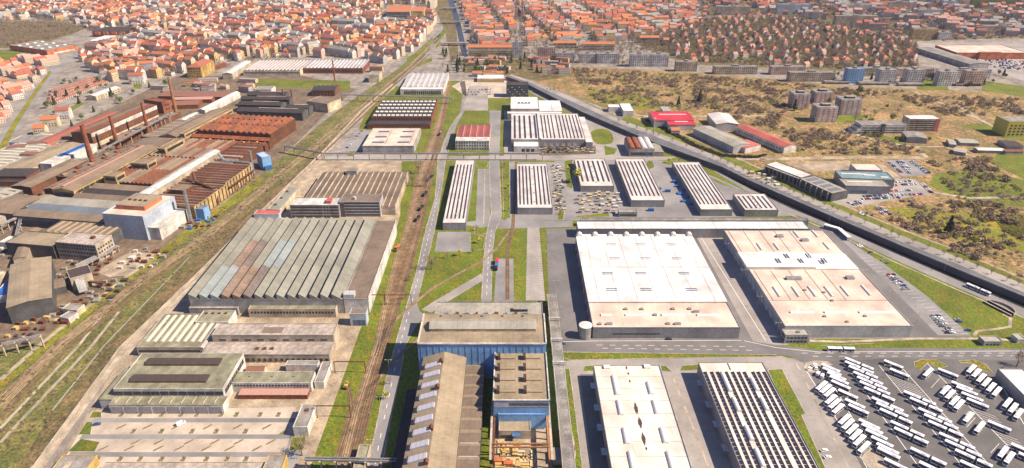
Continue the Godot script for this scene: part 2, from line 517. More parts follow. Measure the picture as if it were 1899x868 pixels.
func make_bus(n: String, artic: bool) -> Node3D:
	var t := thing(n, "", "bus", 0, 0)
	var segs := [[-9.0, 0.6], [1.8, 9.0]] if artic else [[-5.85, 5.85]]
	for sg in segs:
		var s := sf()
		shell(s, sg[0], sg[1], 0.32, 3.05, 1.27, 0.28)
		var bd := part("body", s, "bus_white", t)
		for k in [-1, 1]:
			boxp("window_band", sg[1] - sg[0] - 0.5, 1.6, 0.06, "glass", bd, Vector3((sg[0] + sg[1]) / 2, 1.0, k * 1.27))
		boxp("roof_unit", 2.2, 0.3, 1.5, "bus_grey", bd, Vector3(sg[1] - 2.6, 3.03, 0))
		boxp("roof_hatch", 0.8, 0.14, 0.8, "bus_grey", bd, Vector3((sg[0] + sg[1]) / 2 - 1.2, 3.03, 0))
		boxp("chassis", sg[1] - sg[0] - 0.4, 0.3, 2.2, "rubber", bd, Vector3((sg[0] + sg[1]) / 2, 0.06, 0))
	var f: float = segs[-1][1]
	boxp("windscreen", 0.08, 1.5, 2.2, "glass", t, Vector3(f, 1.2, 0))
	boxp("rear_window", 0.08, 0.9, 2.0, "glass", t, Vector3(segs[0][0], 1.7, 0))
	if artic:
		var s := sf()
		shell(s, 0.55, 1.85, 0.45, 2.9, 1.18, 0.3)
		part("bellows", s, "rubber", t)
	for x in ([-6.6, -1.0, 6.2] if artic else [-3.1, 3.3]):
		for k in [-1, 1]: put("wheel", wheel_mesh(0.48, 0.3), "rubber", t, Vector3(x, 0, k * 1.15))
	return t
func bus(x: float, z: float, rot: float, kind: int, label: String, group: String) -> void:
	var nm := "articulated_bus" if kind == 1 else ("parked_bus" if kind == 0 else "short_bus")
	var o: Node3D
	if not protos.has(nm):
		o = make_bus(nm, kind == 1)
		protos[nm] = o
		o.position = Vector3(x, 0.03, z); o.rotation_degrees.y = rot
	else: o = copy(protos[nm], x, z, rot, label, 0.03)
	o.set_meta("label", label); o.set_meta("group", group)
func make_car(m: String, van := false) -> Node3D:
	var t := thing("van" if van else "parked_car", "", "van" if van else "car", 0, 0)
	var s := sf()
	var L := 2.15; var hw := 0.88
	var pr := [Vector2(-L, 0.3), Vector2(L, 0.3), Vector2(L, 0.72), Vector2(1.0, 0.92), Vector2(-1.9, 0.95), Vector2(-L, 0.85)]
	if van: pr = [Vector2(-2.6, 0.3), Vector2(2.5, 0.3), Vector2(2.5, 1.0), Vector2(1.7, 1.25), Vector2(0.9, 2.3), Vector2(-2.6, 2.35)]
	for i in pr.size():
		var a: Vector2 = pr[i]; var c: Vector2 = pr[(i + 1) % pr.size()]
		q(s, Vector3(a.x, a.y, hw), Vector3(a.x, a.y, -hw), Vector3(c.x, c.y, -hw), Vector3(c.x, c.y, hw))
	for k in [-1, 1]:
		for i in range(1, pr.size() - 1):
			var A := Vector3(pr[0].x, pr[0].y, hw * k); var B := Vector3(pr[i].x, pr[i].y, hw * k); var C := Vector3(pr[i + 1].x, pr[i + 1].y, hw * k)
			if k > 0: tri(s, A, B, C)
			else: tri(s, A, C, B)
	part("body", s, m, t)
	if van:
		boxp("window", 1.0, 0.55, 1.8, "glass", t, Vector3(1.0, 1.4, 0))
	else:
		var g := sf()
		var c2 := [Vector2(-1.75, 0.93), Vector2(0.95, 0.9), Vector2(0.25, 1.38), Vector2(-1.2, 1.4)]
		var h2 := 0.78
		q(g, Vector3(c2[1].x, c2[1].y, h2), Vector3(c2[1].x, c2[1].y, -h2), Vector3(c2[2].x, c2[2].y, -h2 * 0.86), Vector3(c2[2].x, c2[2].y, h2 * 0.86))
		q(g, Vector3(c2[0].x, c2[0].y, -h2), Vector3(c2[0].x, c2[0].y, h2), Vector3(c2[3].x, c2[3].y, h2 * 0.86), Vector3(c2[3].x, c2[3].y, -h2 * 0.86))
		for k in [-1, 1]:
			q(g, Vector3(c2[0].x, c2[0].y, h2 * k), Vector3(c2[1].x, c2[1].y, h2 * k), Vector3(c2[2].x, c2[2].y, h2 * 0.86 * k), Vector3(c2[3].x, c2[3].y, h2 * 0.86 * k))
		part("window", g, "glass", t)
		boxp("roof", 1.46, 0.05, 1.36, m, t, Vector3(-0.475, 1.37, 0))
	boxp("chassis", 3.9, 0.26, 1.6, "rubber", t, Vector3(0, 0.05, 0))
	return t
const CARS := [["car_white", "white"], ["car_silver", "silver"], ["car_black", "black"], ["car_blue", "dark blue"], ["car_red", "red"], ["car_grey", "grey"]]
func car(x: float, z: float, rot: float, ci: int, where: String, group: String) -> void:
	var k := "car%d" % ci
	var label: String = CARS[ci][1] + " car " + where
	var o: Node3D
	if not protos.has(k):
		o = make_car(CARS[ci][0])
		protos[k] = o
		o.position = Vector3(x, 0.06, z); o.rotation_degrees.y = rot
	else: o = copy(protos[k], x, z, rot, label, 0.06)
	o.set_meta("label", label); o.set_meta("group", group)
# rows of cars inside a quad given by three corners; fill = share of taken bays
func lot(ax: float, az: float, bx_: float, bz: float, cx: float, cz: float, rows: int, fill: float, where: String, group: String, turn := 90.0) -> void:
	var A := Vector2(ax, az); var U := Vector2(bx_, bz) - A; var V := Vector2(cx, cz) - A
	var n := int(U.length() / (2.7 if turn != 0.0 else 5.4))
	var ang := rad_to_deg(atan2(-U.y, U.x))
	for j in rows:
		for i in n:
			if R.randf() > fill: continue
			var p := A + U * (i + 0.5) / n + V * (j + 0.5) / rows
			var w: float = R.randf()
			var ci := 0 if w < 0.34 else (1 if w < 0.58 else (2 if w < 0.7 else (3 if w < 0.82 else (4 if w < 0.91 else 5))))
			car(p.x, p.y, ang + turn + (180.0 if R.randf() < 0.4 else 0.0) + R.randf_range(-2, 2), ci, where, group)

# ---------- plants ----------
func crown_mesh(kind: String, v: int) -> Mesh:
	var k := "crown" + kind + str(v)
	if cache.has(k): return cache[k]
	var r := RandomNumberGenerator.new()
	r.seed = 77 + v * 13 + kind.length() * 101
	var s := sf()
	var n := 170
	var clumps: Array[Vector3] = []
	for i in 9: clumps.append(Vector3(r.randf_range(-0.75, 0.75), r.randf_range(-0.6, 0.8), r.randf_range(-0.75, 0.75)))
	for i in n:
		var p: Vector3
		var sz: float
		if kind == "conifer":
			var y := pow(r.randf(), 1.4)
			var rad := (1.0 - y) * 0.42 * sqrt(r.randf())
			var a := r.randf() * TAU
			p = Vector3(cos(a) * rad * 2.2, 1.2 + y * 7.5, sin(a) * rad * 2.2) * Vector3(2.0, 1, 2.0)
			sz = 0.75
		else:
			var c := clumps[r.randi() % 9]
			var o := Vector3(r.randfn(), r.randfn(), r.randfn()) * 0.28
			p = (c + o) * Vector3(2.3, 2.2, 2.3) + Vector3(0, 4.6, 0)
			sz = 0.34 if kind == "bare" else 0.5
		var d := Vector3(r.randfn(), r.randfn(), r.randfn()).normalized()
		var e := d.cross(Vector3(r.randfn(), r.randfn(), r.randfn())).normalized()
		if kind == "bare":
			var l := r.randf_range(0.7, 1.5)
			tri(s, p - e * 0.1, p + e * 0.1, p + (d + Vector3.UP * 0.5) * l)
			tri(s, p + e * 0.1, p - e * 0.1, p + (e + Vector3.UP * 0.3) * l * 0.6)
		else:
			q(s, p - d * sz - e * sz * 0.6, p + d * sz * 0.2 - e * sz, p + d * sz + e * sz * 0.5, p - d * sz * 0.2 + e * sz)
	cache[k] = s.commit()
	return cache[k]
func trunk_mesh(v: int) -> Mesh:
	var k := "trunk%d" % v
	if cache.has(k): return cache[k]
	var s := sf()
	cyl(s, Vector3(0, -0.1, 0), 0.26, 0.14, 3.6, 6, false)
	for i in 5:
		var a := TAU * i / 5.0 + v
		bar(s, Vector3(0, 2.0 + i * 0.3, 0), Vector3(cos(a) * 1.5, 4.2 + i * 0.5, sin(a) * 1.5), 0.07)
	cache[k] = s.commit()
	return cache[k]
# kind: bare / bud / green / conifer
func tree(x: float, z: float, size: float, kind: String, label: String, group: String) -> void:
	var v := R.randi() % 3
	var t := thing({"bare": "bare_tree", "bud": "budding_tree", "green": "leafy_tree", "conifer": "conifer_tree"}[kind], label, "tree", x, z, R.randf() * 360, group)
	t.scale = Vector3.ONE * size
	put("trunk", trunk_mesh(v), "bark", t)
	put("crown", crown_mesh(kind, v), "leaf_" + kind, t)
func bush_mesh(v: int) -> Mesh:
	var r := RandomNumberGenerator.new()
	r.seed = 500 + v
	var s := sf()
	for i in 70:
		var th := r.randf() * TAU
		var rr := sqrt(r.randf())
		var p := Vector3(cos(th) * rr, 0.2 + r.randf() * (1.35 - rr * 0.9), sin(th) * rr)
		var d := Vector3(r.randfn(), r.randfn(), r.randfn()).normalized() * 0.3
		var e := d.cross(Vector3(r.randfn(), r.randfn(), r.randfn())).normalized() * 0.22
		tri(s, p - d, p + e, p + d)
		tri(s, p - e, p + d * 0.7, p + e + d * 0.3)
	return s.commit()
func wood_mesh(v: int) -> Mesh:
	var s := SurfaceTool.new()
	s.append_from(trunk_mesh(v), 0, Transform3D.IDENTITY)
	s.append_from(crown_mesh("bare", v), 0, Transform3D.IDENTITY)
	return s.commit()
# bushes strewn over polygons (nobody could count them)
func scatter(n: String, label: String, cat: String, m: String, areas: Array, dens: float, s0: float, s1: float, clump: float, sd: int) -> void:
	var f := FastNoiseLite.new()
	f.seed = sd
	f.frequency = 0.016
	var r := RandomNumberGenerator.new()
	r.seed = sd
	var tf: Array[Transform3D] = []
	for a in areas:
		var p := poly(a)
		var mn := p[0]; var mx := p[0]
		for c in p:
			mn = mn.min(c); mx = mx.max(c)
		var cnt := int((mx.x - mn.x) * (mx.y - mn.y) * dens)
		for i in cnt:
			var c := Vector2(r.randf_range(mn.x, mx.x), r.randf_range(mn.y, mx.y))
			if f.get_noise_2d(c.x, c.y) < clump or not Geometry2D.is_point_in_polygon(c, p): continue
			var k := r.randf_range(s0, s1)
			tf.append(Transform3D(Basis(Vector3.UP, r.randf() * TAU).scaled(Vector3(k, k * r.randf_range(0.7, 1.2), k)), Vector3(c.x, 0.0, c.y)))
	var mm := MultiMesh.new()
	mm.transform_format = MultiMesh.TRANSFORM_3D
	mm.mesh = bush_mesh(sd % 3) if not n.contains("tree") else wood_mesh(sd % 3)
	mm.instance_count = tf.size()
	for i in tf.size(): mm.set_instance_transform(i, tf[i])
	var o := MultiMeshInstance3D.new()
	o.name = numbered(n)
	o.multimesh = mm
	o.material_override = M[m]
	add_child(o)
	tag(o, label, cat)
	o.set_meta("kind", "stuff")

# ---------- houses ----------
const WALLC := [["plaster_cream", "cream"], ["plaster_white", "white"], ["plaster_ochre", "ochre"], ["plaster_pink", "pink"], ["plaster_beige", "beige"], ["plaster_grey", "grey"]]
const ROOFC := [["tile_orange", "orange tiled"], ["tile_red", "red tiled"], ["tile_brown", "brown tiled"], ["tile_pale", "pale pink tiled"], ["plaster_roof", "grey"]]
func house_meshes(w: float, d: float, h: float, rise: float, rt: String) -> Array:
	var k := "h%.0f_%.0f_%.0f_%.0f%s" % [w, d, h, rise, rt]
	if cache.has(k): return cache[k]
	var s := sf()
	bx(s, -w / 2, -0.5, -d / 2, w / 2, h, d / 2, false)
	if rt == "gx": gends(s, -w / 2, w / 2, -d / 2, d / 2, h, rise * 0.97, true)
	var r := sf()
	if rt == "gx": prism(r, -w / 2 - 0.25, w / 2 + 0.25, -d / 2 - 0.4, d / 2 + 0.4, h - 0.1, rise, true)
	elif rt == "hip": hip(r, -w / 2 - 0.4, w / 2 + 0.4, -d / 2 - 0.4, d / 2 + 0.4, h - 0.1, rise)
	else:
		bx(r, -w / 2 - 0.1, h, -d / 2 - 0.1, w / 2 + 0.1, h + 0.5, d / 2 + 0.1)
	var g := sf()
	var fl := int(h / 3.1)
	var nw := maxi(2, int(w / 2.6)); var nd := maxi(1, int(d / 3.4))
	for f in fl:
		var y := 1.1 + f * 3.0
		for i in nw:
			var x := -w / 2 + w * (i + 0.5) / nw
			for z in [-d / 2, d / 2]: bx(g, x - 0.55, y, z - 0.05, x + 0.55, y + 1.5, z + 0.05)
		for i in nd:
			var z := -d / 2 + d * (i + 0.5) / nd
			for x in [-w / 2, w / 2]: bx(g, x - 0.05, y, z - 0.5, x + 0.05, y + 1.5, z + 0.5)
	var c := sf()
	bx(c, w * 0.2, h + rise * 0.3, -0.5, w * 0.2 + 0.9, h + rise + 1.0, 0.4)
	cache[k] = [s.commit(), r.commit(), g.commit(), c.commit()]
	return cache[k]
func house(x: float, z: float, rot: float, w: float, d: float, h: float, rise: float, rt: String, wi: int, ri: int, n: String, label: String, cat: String, group: String) -> void:
	var t := thing(n, label, cat, x, z, rot, group)
	var ms := house_meshes(w, d, h, rise, rt)
	put("wall", ms[0], WALLC[wi][0], t)
	put("roof", ms[1], ROOFC[ri][0], t)
	stuffpart(put("window_row", ms[2], "glass", t))
	if rt != "flat": put("chimney_stack", ms[3], "wall_beige", t)
var FAR: SurfaceTool
func far_house(x: float, z: float, rot: float, w: float, d: float, h: float, rise: float, rt: String, wi: int, ri: int) -> void:
	var ms := house_meshes(w, d, h, rise, rt)
	var tr := Transform3D(Basis(Vector3.UP, deg_to_rad(rot)), Vector3(x, 0, z))
	var cs := [M[WALLC[wi][0]].albedo_color.srgb_to_linear(), M[ROOFC[ri][0]].albedo_color.srgb_to_linear(), M["glass"].albedo_color.srgb_to_linear()]
	for i in 3:
		var arr: Array = ms[i].surface_get_arrays(0)
		var vs: PackedVector3Array = arr[Mesh.ARRAY_VERTEX]; var ns: PackedVector3Array = arr[Mesh.ARRAY_NORMAL]
		FAR.set_color(cs[i])
		for j in vs.size():
			FAR.set_normal(tr.basis * ns[j])
			FAR.add_vertex(tr * vs[j])
# perimeter blocks on a turned street grid inside a polygon; returns house records
func blocks(area: Array, holes: Array, ang: float, bw: float, bd: float, street: float, hmin: float, hmax: float, wr: Array, rr: Array, sd: int, courts := 0.35, drop := 0.06) -> Array:
	var r := RandomNumberGenerator.new()
	r.seed = sd
	var p := poly(area)
	var hp: Array = []
	for h in holes: hp.append(poly(h))
	var c := Vector2.ZERO
	for v in p: c += v
	c /= p.size()
	var rad := 0.0
	for v in p: rad = maxf(rad, c.distance_to(v))
	var ux := Vector2(cos(deg_to_rad(ang)), -sin(deg_to_rad(ang))); var uz := Vector2(-ux.y, ux.x)
	var gx := ux; var gz := uz
	var out: Array = []
	var nx := int(rad / (bw + street)) + 1; var nz := int(rad / (bd + street)) + 1
	for i in range(-nx, nx + 1):
		for j in range(-nz, nz + 1):
			var o := c + gx * (i * (bw + street) + r.randf_range(-4, 4)) + gz * (j * (bd + street) + (i % 2) * 14.0 + r.randf_range(-4, 4))
			var lw := bw * r.randf_range(0.82, 1.0); var ld := bd * r.randf_range(0.82, 1.0)
			var base_h := r.randf_range(hmin, hmax)
			var main_roof: int = rr[r.randi() % rr.size()]
			var bang := ang + r.randf_range(-9, 9)
			ux = Vector2(cos(deg_to_rad(bang)), -sin(deg_to_rad(bang))); uz = Vector2(-ux.y, ux.x)
			for sdn in 4:
				var along := lw if sdn % 2 == 0 else ld
				var t := 0.0
				while t < along - 8.0:
					var w: float = [10.0, 13.0, 16.0, 20.0][r.randi() % 4]
					if t + w > along: w = 10.0
					var d: float = [10.0, 12.0][r.randi() % 2]
					var f := t + w / 2 - along / 2
					t += w
					if r.randf() < drop: continue
					var q2: Vector2
					var ro := bang
					if sdn == 0: q2 = o + ux * f + uz * (ld / 2 - d / 2)
					elif sdn == 2: q2 = o + ux * f - uz * (ld / 2 - d / 2)
					else:
						if absf(f) > ld / 2 - 12.0: continue
						ro = bang + 90
						q2 = o + uz * f + ux * ((lw / 2 - d / 2) * (1.0 if sdn == 1 else -1.0))
					var h: float = [6.0, 9.0, 12.0, 15.0, 18.0][clampi(int(round((base_h + r.randf_range(-3, 3)) / 3.0)) - 2, 0, 4)]
					out.append([q2.x, q2.y, ro, w, d, h, [4.0, 5.0][r.randi() % 2], "gx" if r.randf() < 0.93 else "flat", wr[r.randi() % wr.size()], main_roof if r.randf() < 0.65 else rr[r.randi() % rr.size()]])
			for k in 3:   # buildings in the court
				if r.randf() < courts:
					var q3 := o + ux * r.randf_range(-0.25, 0.25) * lw + uz * r.randf_range(-0.2, 0.2) * ld
					out.append([q3.x, q3.y, bang + 90 * (r.randi() % 2), [10.0, 16.0][r.randi() % 2], 8.0, 6.0, 3.0, "gx" if r.randf() < 0.5 else "flat", wr[r.randi() % wr.size()], rr[r.randi() % rr.size()]])
	return keep(out, p, hp)
func keep(out: Array, p: PackedVector2Array, hp: Array) -> Array:
	var res: Array = []
	for a in out:
		var v := Vector2(a[0], a[1])
		if not Geometry2D.is_point_in_polygon(v, p): continue
		var bad := false
		for h in hp:
			if Geometry2D.is_point_in_polygon(v, h): bad = true
		if not bad: res.append(a)
	return res
# detached houses along streets
func villas(area: Array, holes: Array, ang: float, step: float, row: float, wr: Array, rr: Array, sd: int, miss := 0.15) -> Array:
	var r := RandomNumberGenerator.new()
	r.seed = sd
	var p := poly(area)
	var hp: Array = []
	for h in holes: hp.append(poly(h))
	var c := Vector2.ZERO
	for v in p: c += v
	c /= p.size()
	var rad := 0.0
	for v in p: rad = maxf(rad, c.distance_to(v))
	var ux := Vector2(cos(deg_to_rad(ang)), -sin(deg_to_rad(ang))); var uz := Vector2(-ux.y, ux.x)
	var out: Array = []
	for i in range(-int(rad / step), int(rad / step)):
		for j in range(-int(rad / row), int(rad / row)):
			if r.randf() < miss: continue
			var o := c + ux * (i * step + (j % 3) * 7.0 + r.randf_range(-6, 6)) + uz * (j * row + 9.0 * sin(i * 0.23) + r.randf_range(-5, 5))
			out.append([o.x, o.y, ang + 90 * (r.randi() % 2) + r.randf_range(-14, 14), [9.0, 10.0, 13.0][r.randi() % 3], [8.0, 9.0, 10.0][r.randi() % 3], [6.0, 6.0, 9.0][r.randi() % 3], [4.0, 5.0][r.randi() % 2], "hip" if r.randf() < 0.45 else "gx", wr[r.randi() % wr.size()], rr[r.randi() % rr.size()]])
	return keep(out, p, hp)
func raise_houses(recs: Array, n: String, cat: String, most: int, where: String, group: String, far_name: String, far_label: String) -> void:
	recs.sort_custom(func(a, b2): return a[0] * a[0] + a[1] * a[1] < b2[0] * b2[0] + b2[1] * b2[1])
	FAR = sf()
	var cnt := 0
	for i in recs.size():
		var a: Array = recs[i]
		if i < most and absf(a[0]) < -a[1] * 0.9:
			house(a[0], a[1], a[2], a[3], a[4], a[5], a[6], a[7], a[8], a[9], n, "%s%s %s with %s roof %s" % [{6.0: "low ", 9.0: "three storey ", 12.0: "four storey ", 15.0: "tall five storey ", 18.0: "tall six storey "}[a[5]], WALLC[a[8]][1], cat, ROOFC[a[9]][1], where], cat, group)
		else:
			far_house(a[0], a[1], a[2], a[3], a[4], a[5], a[6], a[7], a[8], a[9])
			cnt += 1
	if cnt > 0:
		var o := part(numbered(far_name), FAR, "far_paint", self)
		tag(o, far_label, "houses")
		o.set_meta("kind", "stuff")
func block_flats(x: float, z: float, rot: float, w: float, d: float, h: float, wm: String, gm: String, n: String, label: String, group := "", cols := 0) -> void:
	b(n, label, "apartment block", x, z, rot, w, d, h, wm, "roof_grey", "flat", 0.0, group)
	var ys: Array = []
	var y := 1.4
	while y < h - 1.5:
		ys.append(y)
		y += 2.9
	for sd in ["f", "r", "l"]:
		var l := W if sd == "f" else D
		var k := maxi(2, int(l / 3.6))
		if cols > 0 and sd == "f": k = cols
		var s := sf()
		for yy in ys:
			for i in k:
				var p := side_pos(sd, (i + 0.5) / k, yy, 0.0)
				var hw := l / k * 0.22
				var pp: Vector3 = p[0]
				if sd == "f": bx(s, pp.x - hw, yy, pp.z - 0.08, pp.x + hw, yy + 1.35, pp.z + 0.08)
				else: bx(s, pp.x - 0.08, yy, pp.z - hw, pp.x + 0.08, yy + 1.5, pp.z + hw)
		stuffpart(part("window_row", s, gm, T))
	sub("lift_house", 0.42, 0.58, 0.3, 0.7, h - 0.2, h + 2.6, "wall_grey", "roof_grey")
func mark(o: Node, w: float, pts: Array) -> void:
	var s := sf()
	ribbon(s, pts, w, 0.085)
	part("marking", s, "paint", o)
func bridge(x0: float, z0: float, x1: float, z1: float) -> void:
	var t := thing("road_bridge", "concrete road bridge across the river in the town", "bridge", (x0 + x1) / 2, (z0 + z1) / 2, 0, "bridges over the river")
	var l := x1 - x0
	boxp("deck", l, 1.2, 12.0, "concrete", t, Vector3(0, 4.2, 0))
	for k in [-1, 1]:
		boxp("railing", l, 1.1, 0.3, "kerb", t, Vector3(0, 5.4, k * 5.8))
		boxp("pier", 3.0, 4.2, 10.0, "concrete", t, Vector3(l * 0.3 * k, 0, 0))
# ---------- single pieces ----------
func rag(u: float, v: float, sx: float, sz: float) -> void:   # torn dark felt along the ridge
	var s := sf()
	var n := 7
	for i in n:
		var a := float(i) / n; var c := float(i + 1) / n
		var w0 := sin(PI * a) * sx * R.randf_range(0.35, 0.55); var w1 := sin(PI * c) * sx * R.randf_range(0.35, 0.55)
		var z0 := (a - 0.5) * sz; var z1 := (c - 0.5) * sz
		q(s, Vector3(-w0, 0.12, z1), Vector3(w1, 0.12, z1), Vector3(w0, 0.12, z0), Vector3(-w0 * 0.9, 0.12, z0))
	put("felt_patch", s.commit(), "monitor_dark", T, Vector3(lx(u), HH, lz(v)))
func slope_light(u: float, v: float, sx: float, sz: float, rise: float, h: float) -> void:
	var y := h + rise * u * 2.0
	var o := boxp("skylight", sx, 0.9, sz, "sky_glass", T, Vector3(lx(u), y + 0.1, lz(v)))
	o.rotation.z = atan2(rise, W / 2)
	for i in 4: boxp("glazing_bar", 0.2, 0.15, sz, "kerb", o, Vector3(sx * (i - 1.5) / 4.0, 0.85, 0))
	boxp("frame", 0.6, 1.3, sz + 0.4, "monitor_dark", o, Vector3(-sx / 2, 0, 0))
func roof_step(u: float, v: float) -> void:
	boxp("roof_light", 1.8, 3.0, 4.4, "monitor_dark", T, Vector3(lx(u), HH, lz(v) - 0.6))
	boxp("roof_ledge", W * 0.3, 1.0, 1.1, "tan_roof", T, Vector3(lx(u) + W * 0.165, HH, lz(v)))
func canopy_walk(p: Array) -> void:
	var t := thing("covered_walk", "white roofed covered walkway bending to the car park", "walkway", p[0], p[1])
	for i in 2:
		var a := Vector3(p[i * 2] - p[0], 3.4, p[i * 2 + 1] - p[1]); var c := Vector3(p[i * 2 + 2] - p[0], 3.4, p[i * 2 + 3] - p[1])
		var s := sf()
		ribbon(s, [a.x, a.z, c.x, c.z], 4.0, 3.4, 0.0, 0.4)
		part("roof", s, "white_roof", t)
		for k in 5:
			var m := a.lerp(c, k / 4.0)
			boxp("post", 0.3, 3.4, 0.3, "wall_dark", t, Vector3(m.x, 0, m.z))
		var s2 := sf()
		ribbon(s2, [a.x, a.z, c.x, c.z], 0.2, 0.0, 1.6, 3.0)
		part("glass_side", s2, "glass_blue", t)
func tank(x: float, z: float, r: float, h: float, label: String, m: String) -> void:
	var t := thing("water_tank", label, "tank", x, z)
	var s := sf()
	cyl(s, Vector3.ZERO, r, r, h, 32, false)
	part("shell", s, m, t)
	var c := sf()
	cyl(c, Vector3(0, h, 0), r * 1.04, r * 0.2, 0.9, 32)
	part("roof", c, "white_sheet", t)
	for i in 3:
		var e := sf()
		cyl(e, Vector3(0, 2.2 + i * 2.6, 0), r + 0.06, r + 0.06, 0.2, 32, false)
		part("hoop", e, "kerb", t)
	boxp("ladder", 0.5, h, 0.3, "kerb", t, Vector3(0, 0, r + 0.15))
func crane_runway(x0: float, x1: float, z0: float, z1: float) -> void:
	var t := thing("crane_runway", "rusty crane runway columns and beams round the timber yard", "crane", (x0 + x1) / 2, (z0 + z1) / 2)
	var w := (x1 - x0) / 2; var d := absf(z1 - z0) / 2
	for k in [-1, 1]:
		boxp("runway_beam", 1.0, 1.2, d * 2, "rusty_steel" if k < 0 else "chimney_tan", t, Vector3(k * w, 8, 0))
		boxp("walkway", 1.4, 0.15, d * 2, "wall_beige", t, Vector3(k * (w + 1.5), 8.6, 0))
		for i in 9: boxp("column", 0.7, 8, 0.9, "rusty_steel", t, Vector3(k * w, 0, -d + (i + 0.5) * d / 4.5))
	for i in 2: boxp("crane_girder", w * 2, 0.9, 0.7, "chimney_tan", t, Vector3(0, 9.2, d * 0.55 + i * 2.5))
func stack(x: float, z: float, w: float, d: float, h: float, k: int) -> void:
	var t := thing("timber_stack", ["pile of pale sawn boards lying in the timber yard", "pile of golden sawn beams lying in the timber yard", "mixed bundle of planks lying in the timber yard"][k], "timber", x, z, 0, "timber stacks in the yard", 0.1)
	var m: String = ["timber_pale", "timber", "timber"][k]
	var along := d > w
	var n := maxi(2, int((w if along else d) / 0.9))
	var rows := maxi(1, int(h / 0.8))
	for j in rows:
		for i in n:
			if j == rows - 1 and R.randf() < 0.25: continue
			var o := ((i + 0.5) / n - 0.5) * (w if along else d)
			var l := (d if along else w) * R.randf_range(0.88, 1.0)
			if along: boxp("plank", w / n * 0.92, 0.7, snappedf(l, 0.5), m if (i + j) % 4 else "timber_pale", t, Vector3(o, j * 0.78, 0))
			else: boxp("plank", snappedf(l, 0.5), 0.7, d / n * 0.92, m if (i + j) % 4 else "timber_pale", t, Vector3(0, j * 0.78, o))
func crate(x: float, z: float, w: float, d: float, h: float, m: String, label: String, cat: String, group: String, y: float, rot := 0.0) -> void:
	var t := thing("storage_crate" if cat == "crate" else cat.replace(" ", "_"), label, cat, x, z, rot, group, y)
	boxp("body", w, h, d, m, t, Vector3.ZERO)
	boxp("lid", w + 0.12, 0.14, d + 0.12, m, t, Vector3(0, h, 0))
	for k in [-1, 1]: boxp("rib", 0.16, h, d + 0.14, m, t, Vector3(k * w * 0.3, 0, 0))
# goods spread over a yard: each one its own thing
func goods(ax: float, az: float, bx_: float, bz: float, n: int, mats: Array, label: String, cat: String, group: String, s0: float, s1: float) -> void:
	var put_at: Array = []
	var tries := 0
	while put_at.size() < n and tries < n * 12:
		tries += 1
		var p := Vector3(R.randf_range(ax, bx_), R.randf_range(s0, s1), R.randf_range(az, bz))
		var ok := true
		for o in put_at:
			if Vector2(o.x - p.x, o.z - p.z).length() < (o.y + p.y) * 0.85: ok = false
		if not ok: continue
		put_at.append(p)
		var m: String = mats[R.randi() % mats.size()]
		crate(snappedf(p.x, 0.1), snappedf(p.z, 0.1), snappedf(p.y, 0.5), snappedf(p.y * R.randf_range(0.5, 1.0), 0.5), snappedf(R.randf_range(1.0, 2.4), 0.4), m, label % {"timber": "tan", "timber_pale": "cream", "crate_grey": "grey", "tarp_blue": "blue", "monitor_dark": "dark", "car_red": "red", "wall_white": "white", "rusty_steel": "rusty"}[m], cat, group, 0.06, R.randi_range(-8, 8))
func pipe_rack(x: float, z0: float, z1: float) -> void:
	var t := thing("pipe_rack", "long grey pipe rack walkway beside the blue factory", "pipe rack", x, z0)
	var l := z1 - z0
	boxp("deck", 6.4, 0.5, l, "roof_grey", t, Vector3(0, 6.5, l / 2))
	for k in [-1, 1]:
		boxp("edge_beam", 0.35, 0.8, l, "kerb", t, Vector3(k * 3.4, 6.4, l / 2))
		var n := int(l / 12)
		for i in n: boxp("column", 0.6, 6.5, 0.6, "kerb", t, Vector3(k * 3.3, 0, (i + 0.5) * l / n))
	for i in int(l / 9): boxp("deck_joint", 6.4, 0.12, 0.35, "crate_grey", t, Vector3(0, 7.0, (i + 0.5) * 9))
	for i in 3: boxp("portal", 8.6, 0.7, 0.7, "wall_white", t, Vector3(0, 9.5, l * (0.2 + i * 0.14)))
	for i in 3:
		for k in [-1, 1]: boxp("portal_leg", 0.5, 3.2, 0.5, "wall_white", t, Vector3(k * 4.0, 6.4, l * (0.2 + i * 0.14)))
func pipeline(x0: float, z0: float, x1: float, z1: float, h: float, n: int, label: String) -> void:
	var t := thing("pipe_bridge", label, "pipe bridge", x0, z0)
	var e := Vector3(x1 - x0, 0, z1 - z0)
	for k in [-1, 1]:
		var s := sf()
		var o: Vector3 = Vector3(-e.z, 0, e.x).normalized() * 0.9 * k
		pipe(s, o + Vector3(0, h, 0), o + e + Vector3(0, h, 0), 0.42, 8)
		part("pipe", s, "steel", t)
	var d := sf()
	ribbon(d, [0, 0, e.x, e.z], 2.6, h - 1.0, 0.0, 0.35)
	part("deck", d, "crate_grey", t)
	for i in n + 1:
		var p := e * (float(i) / n)
		boxp("trestle", 0.8, h - 1.0, 0.8, "wall_beige", t, Vector3(p.x, 0, p.z))
		boxp("crosshead", 1.0, 0.6, 4.0, "wall_beige", t, Vector3(p.x, h - 1.2, p.z), rad_to_deg(atan2(-e.z, e.x)))
func duct(pts: Array, label: String) -> void:
	var t := thing("duct", label, "duct", pts[0].x, pts[0].z)
	var o := Vector3(pts[0].x, 0, pts[0].z)
	for i in pts.size() - 1:
		var s := sf()
		pipe(s, pts[i] - o, pts[i + 1] - o, 1.5, 10)
		part("pipe", s, "rusty_steel" if label.contains("rusty") else "steel", t)
		boxp("flange", 3.4, 0.8, 3.4, "crate_grey", t, pts[i + 1] - o - Vector3(0, 0.4, 0))
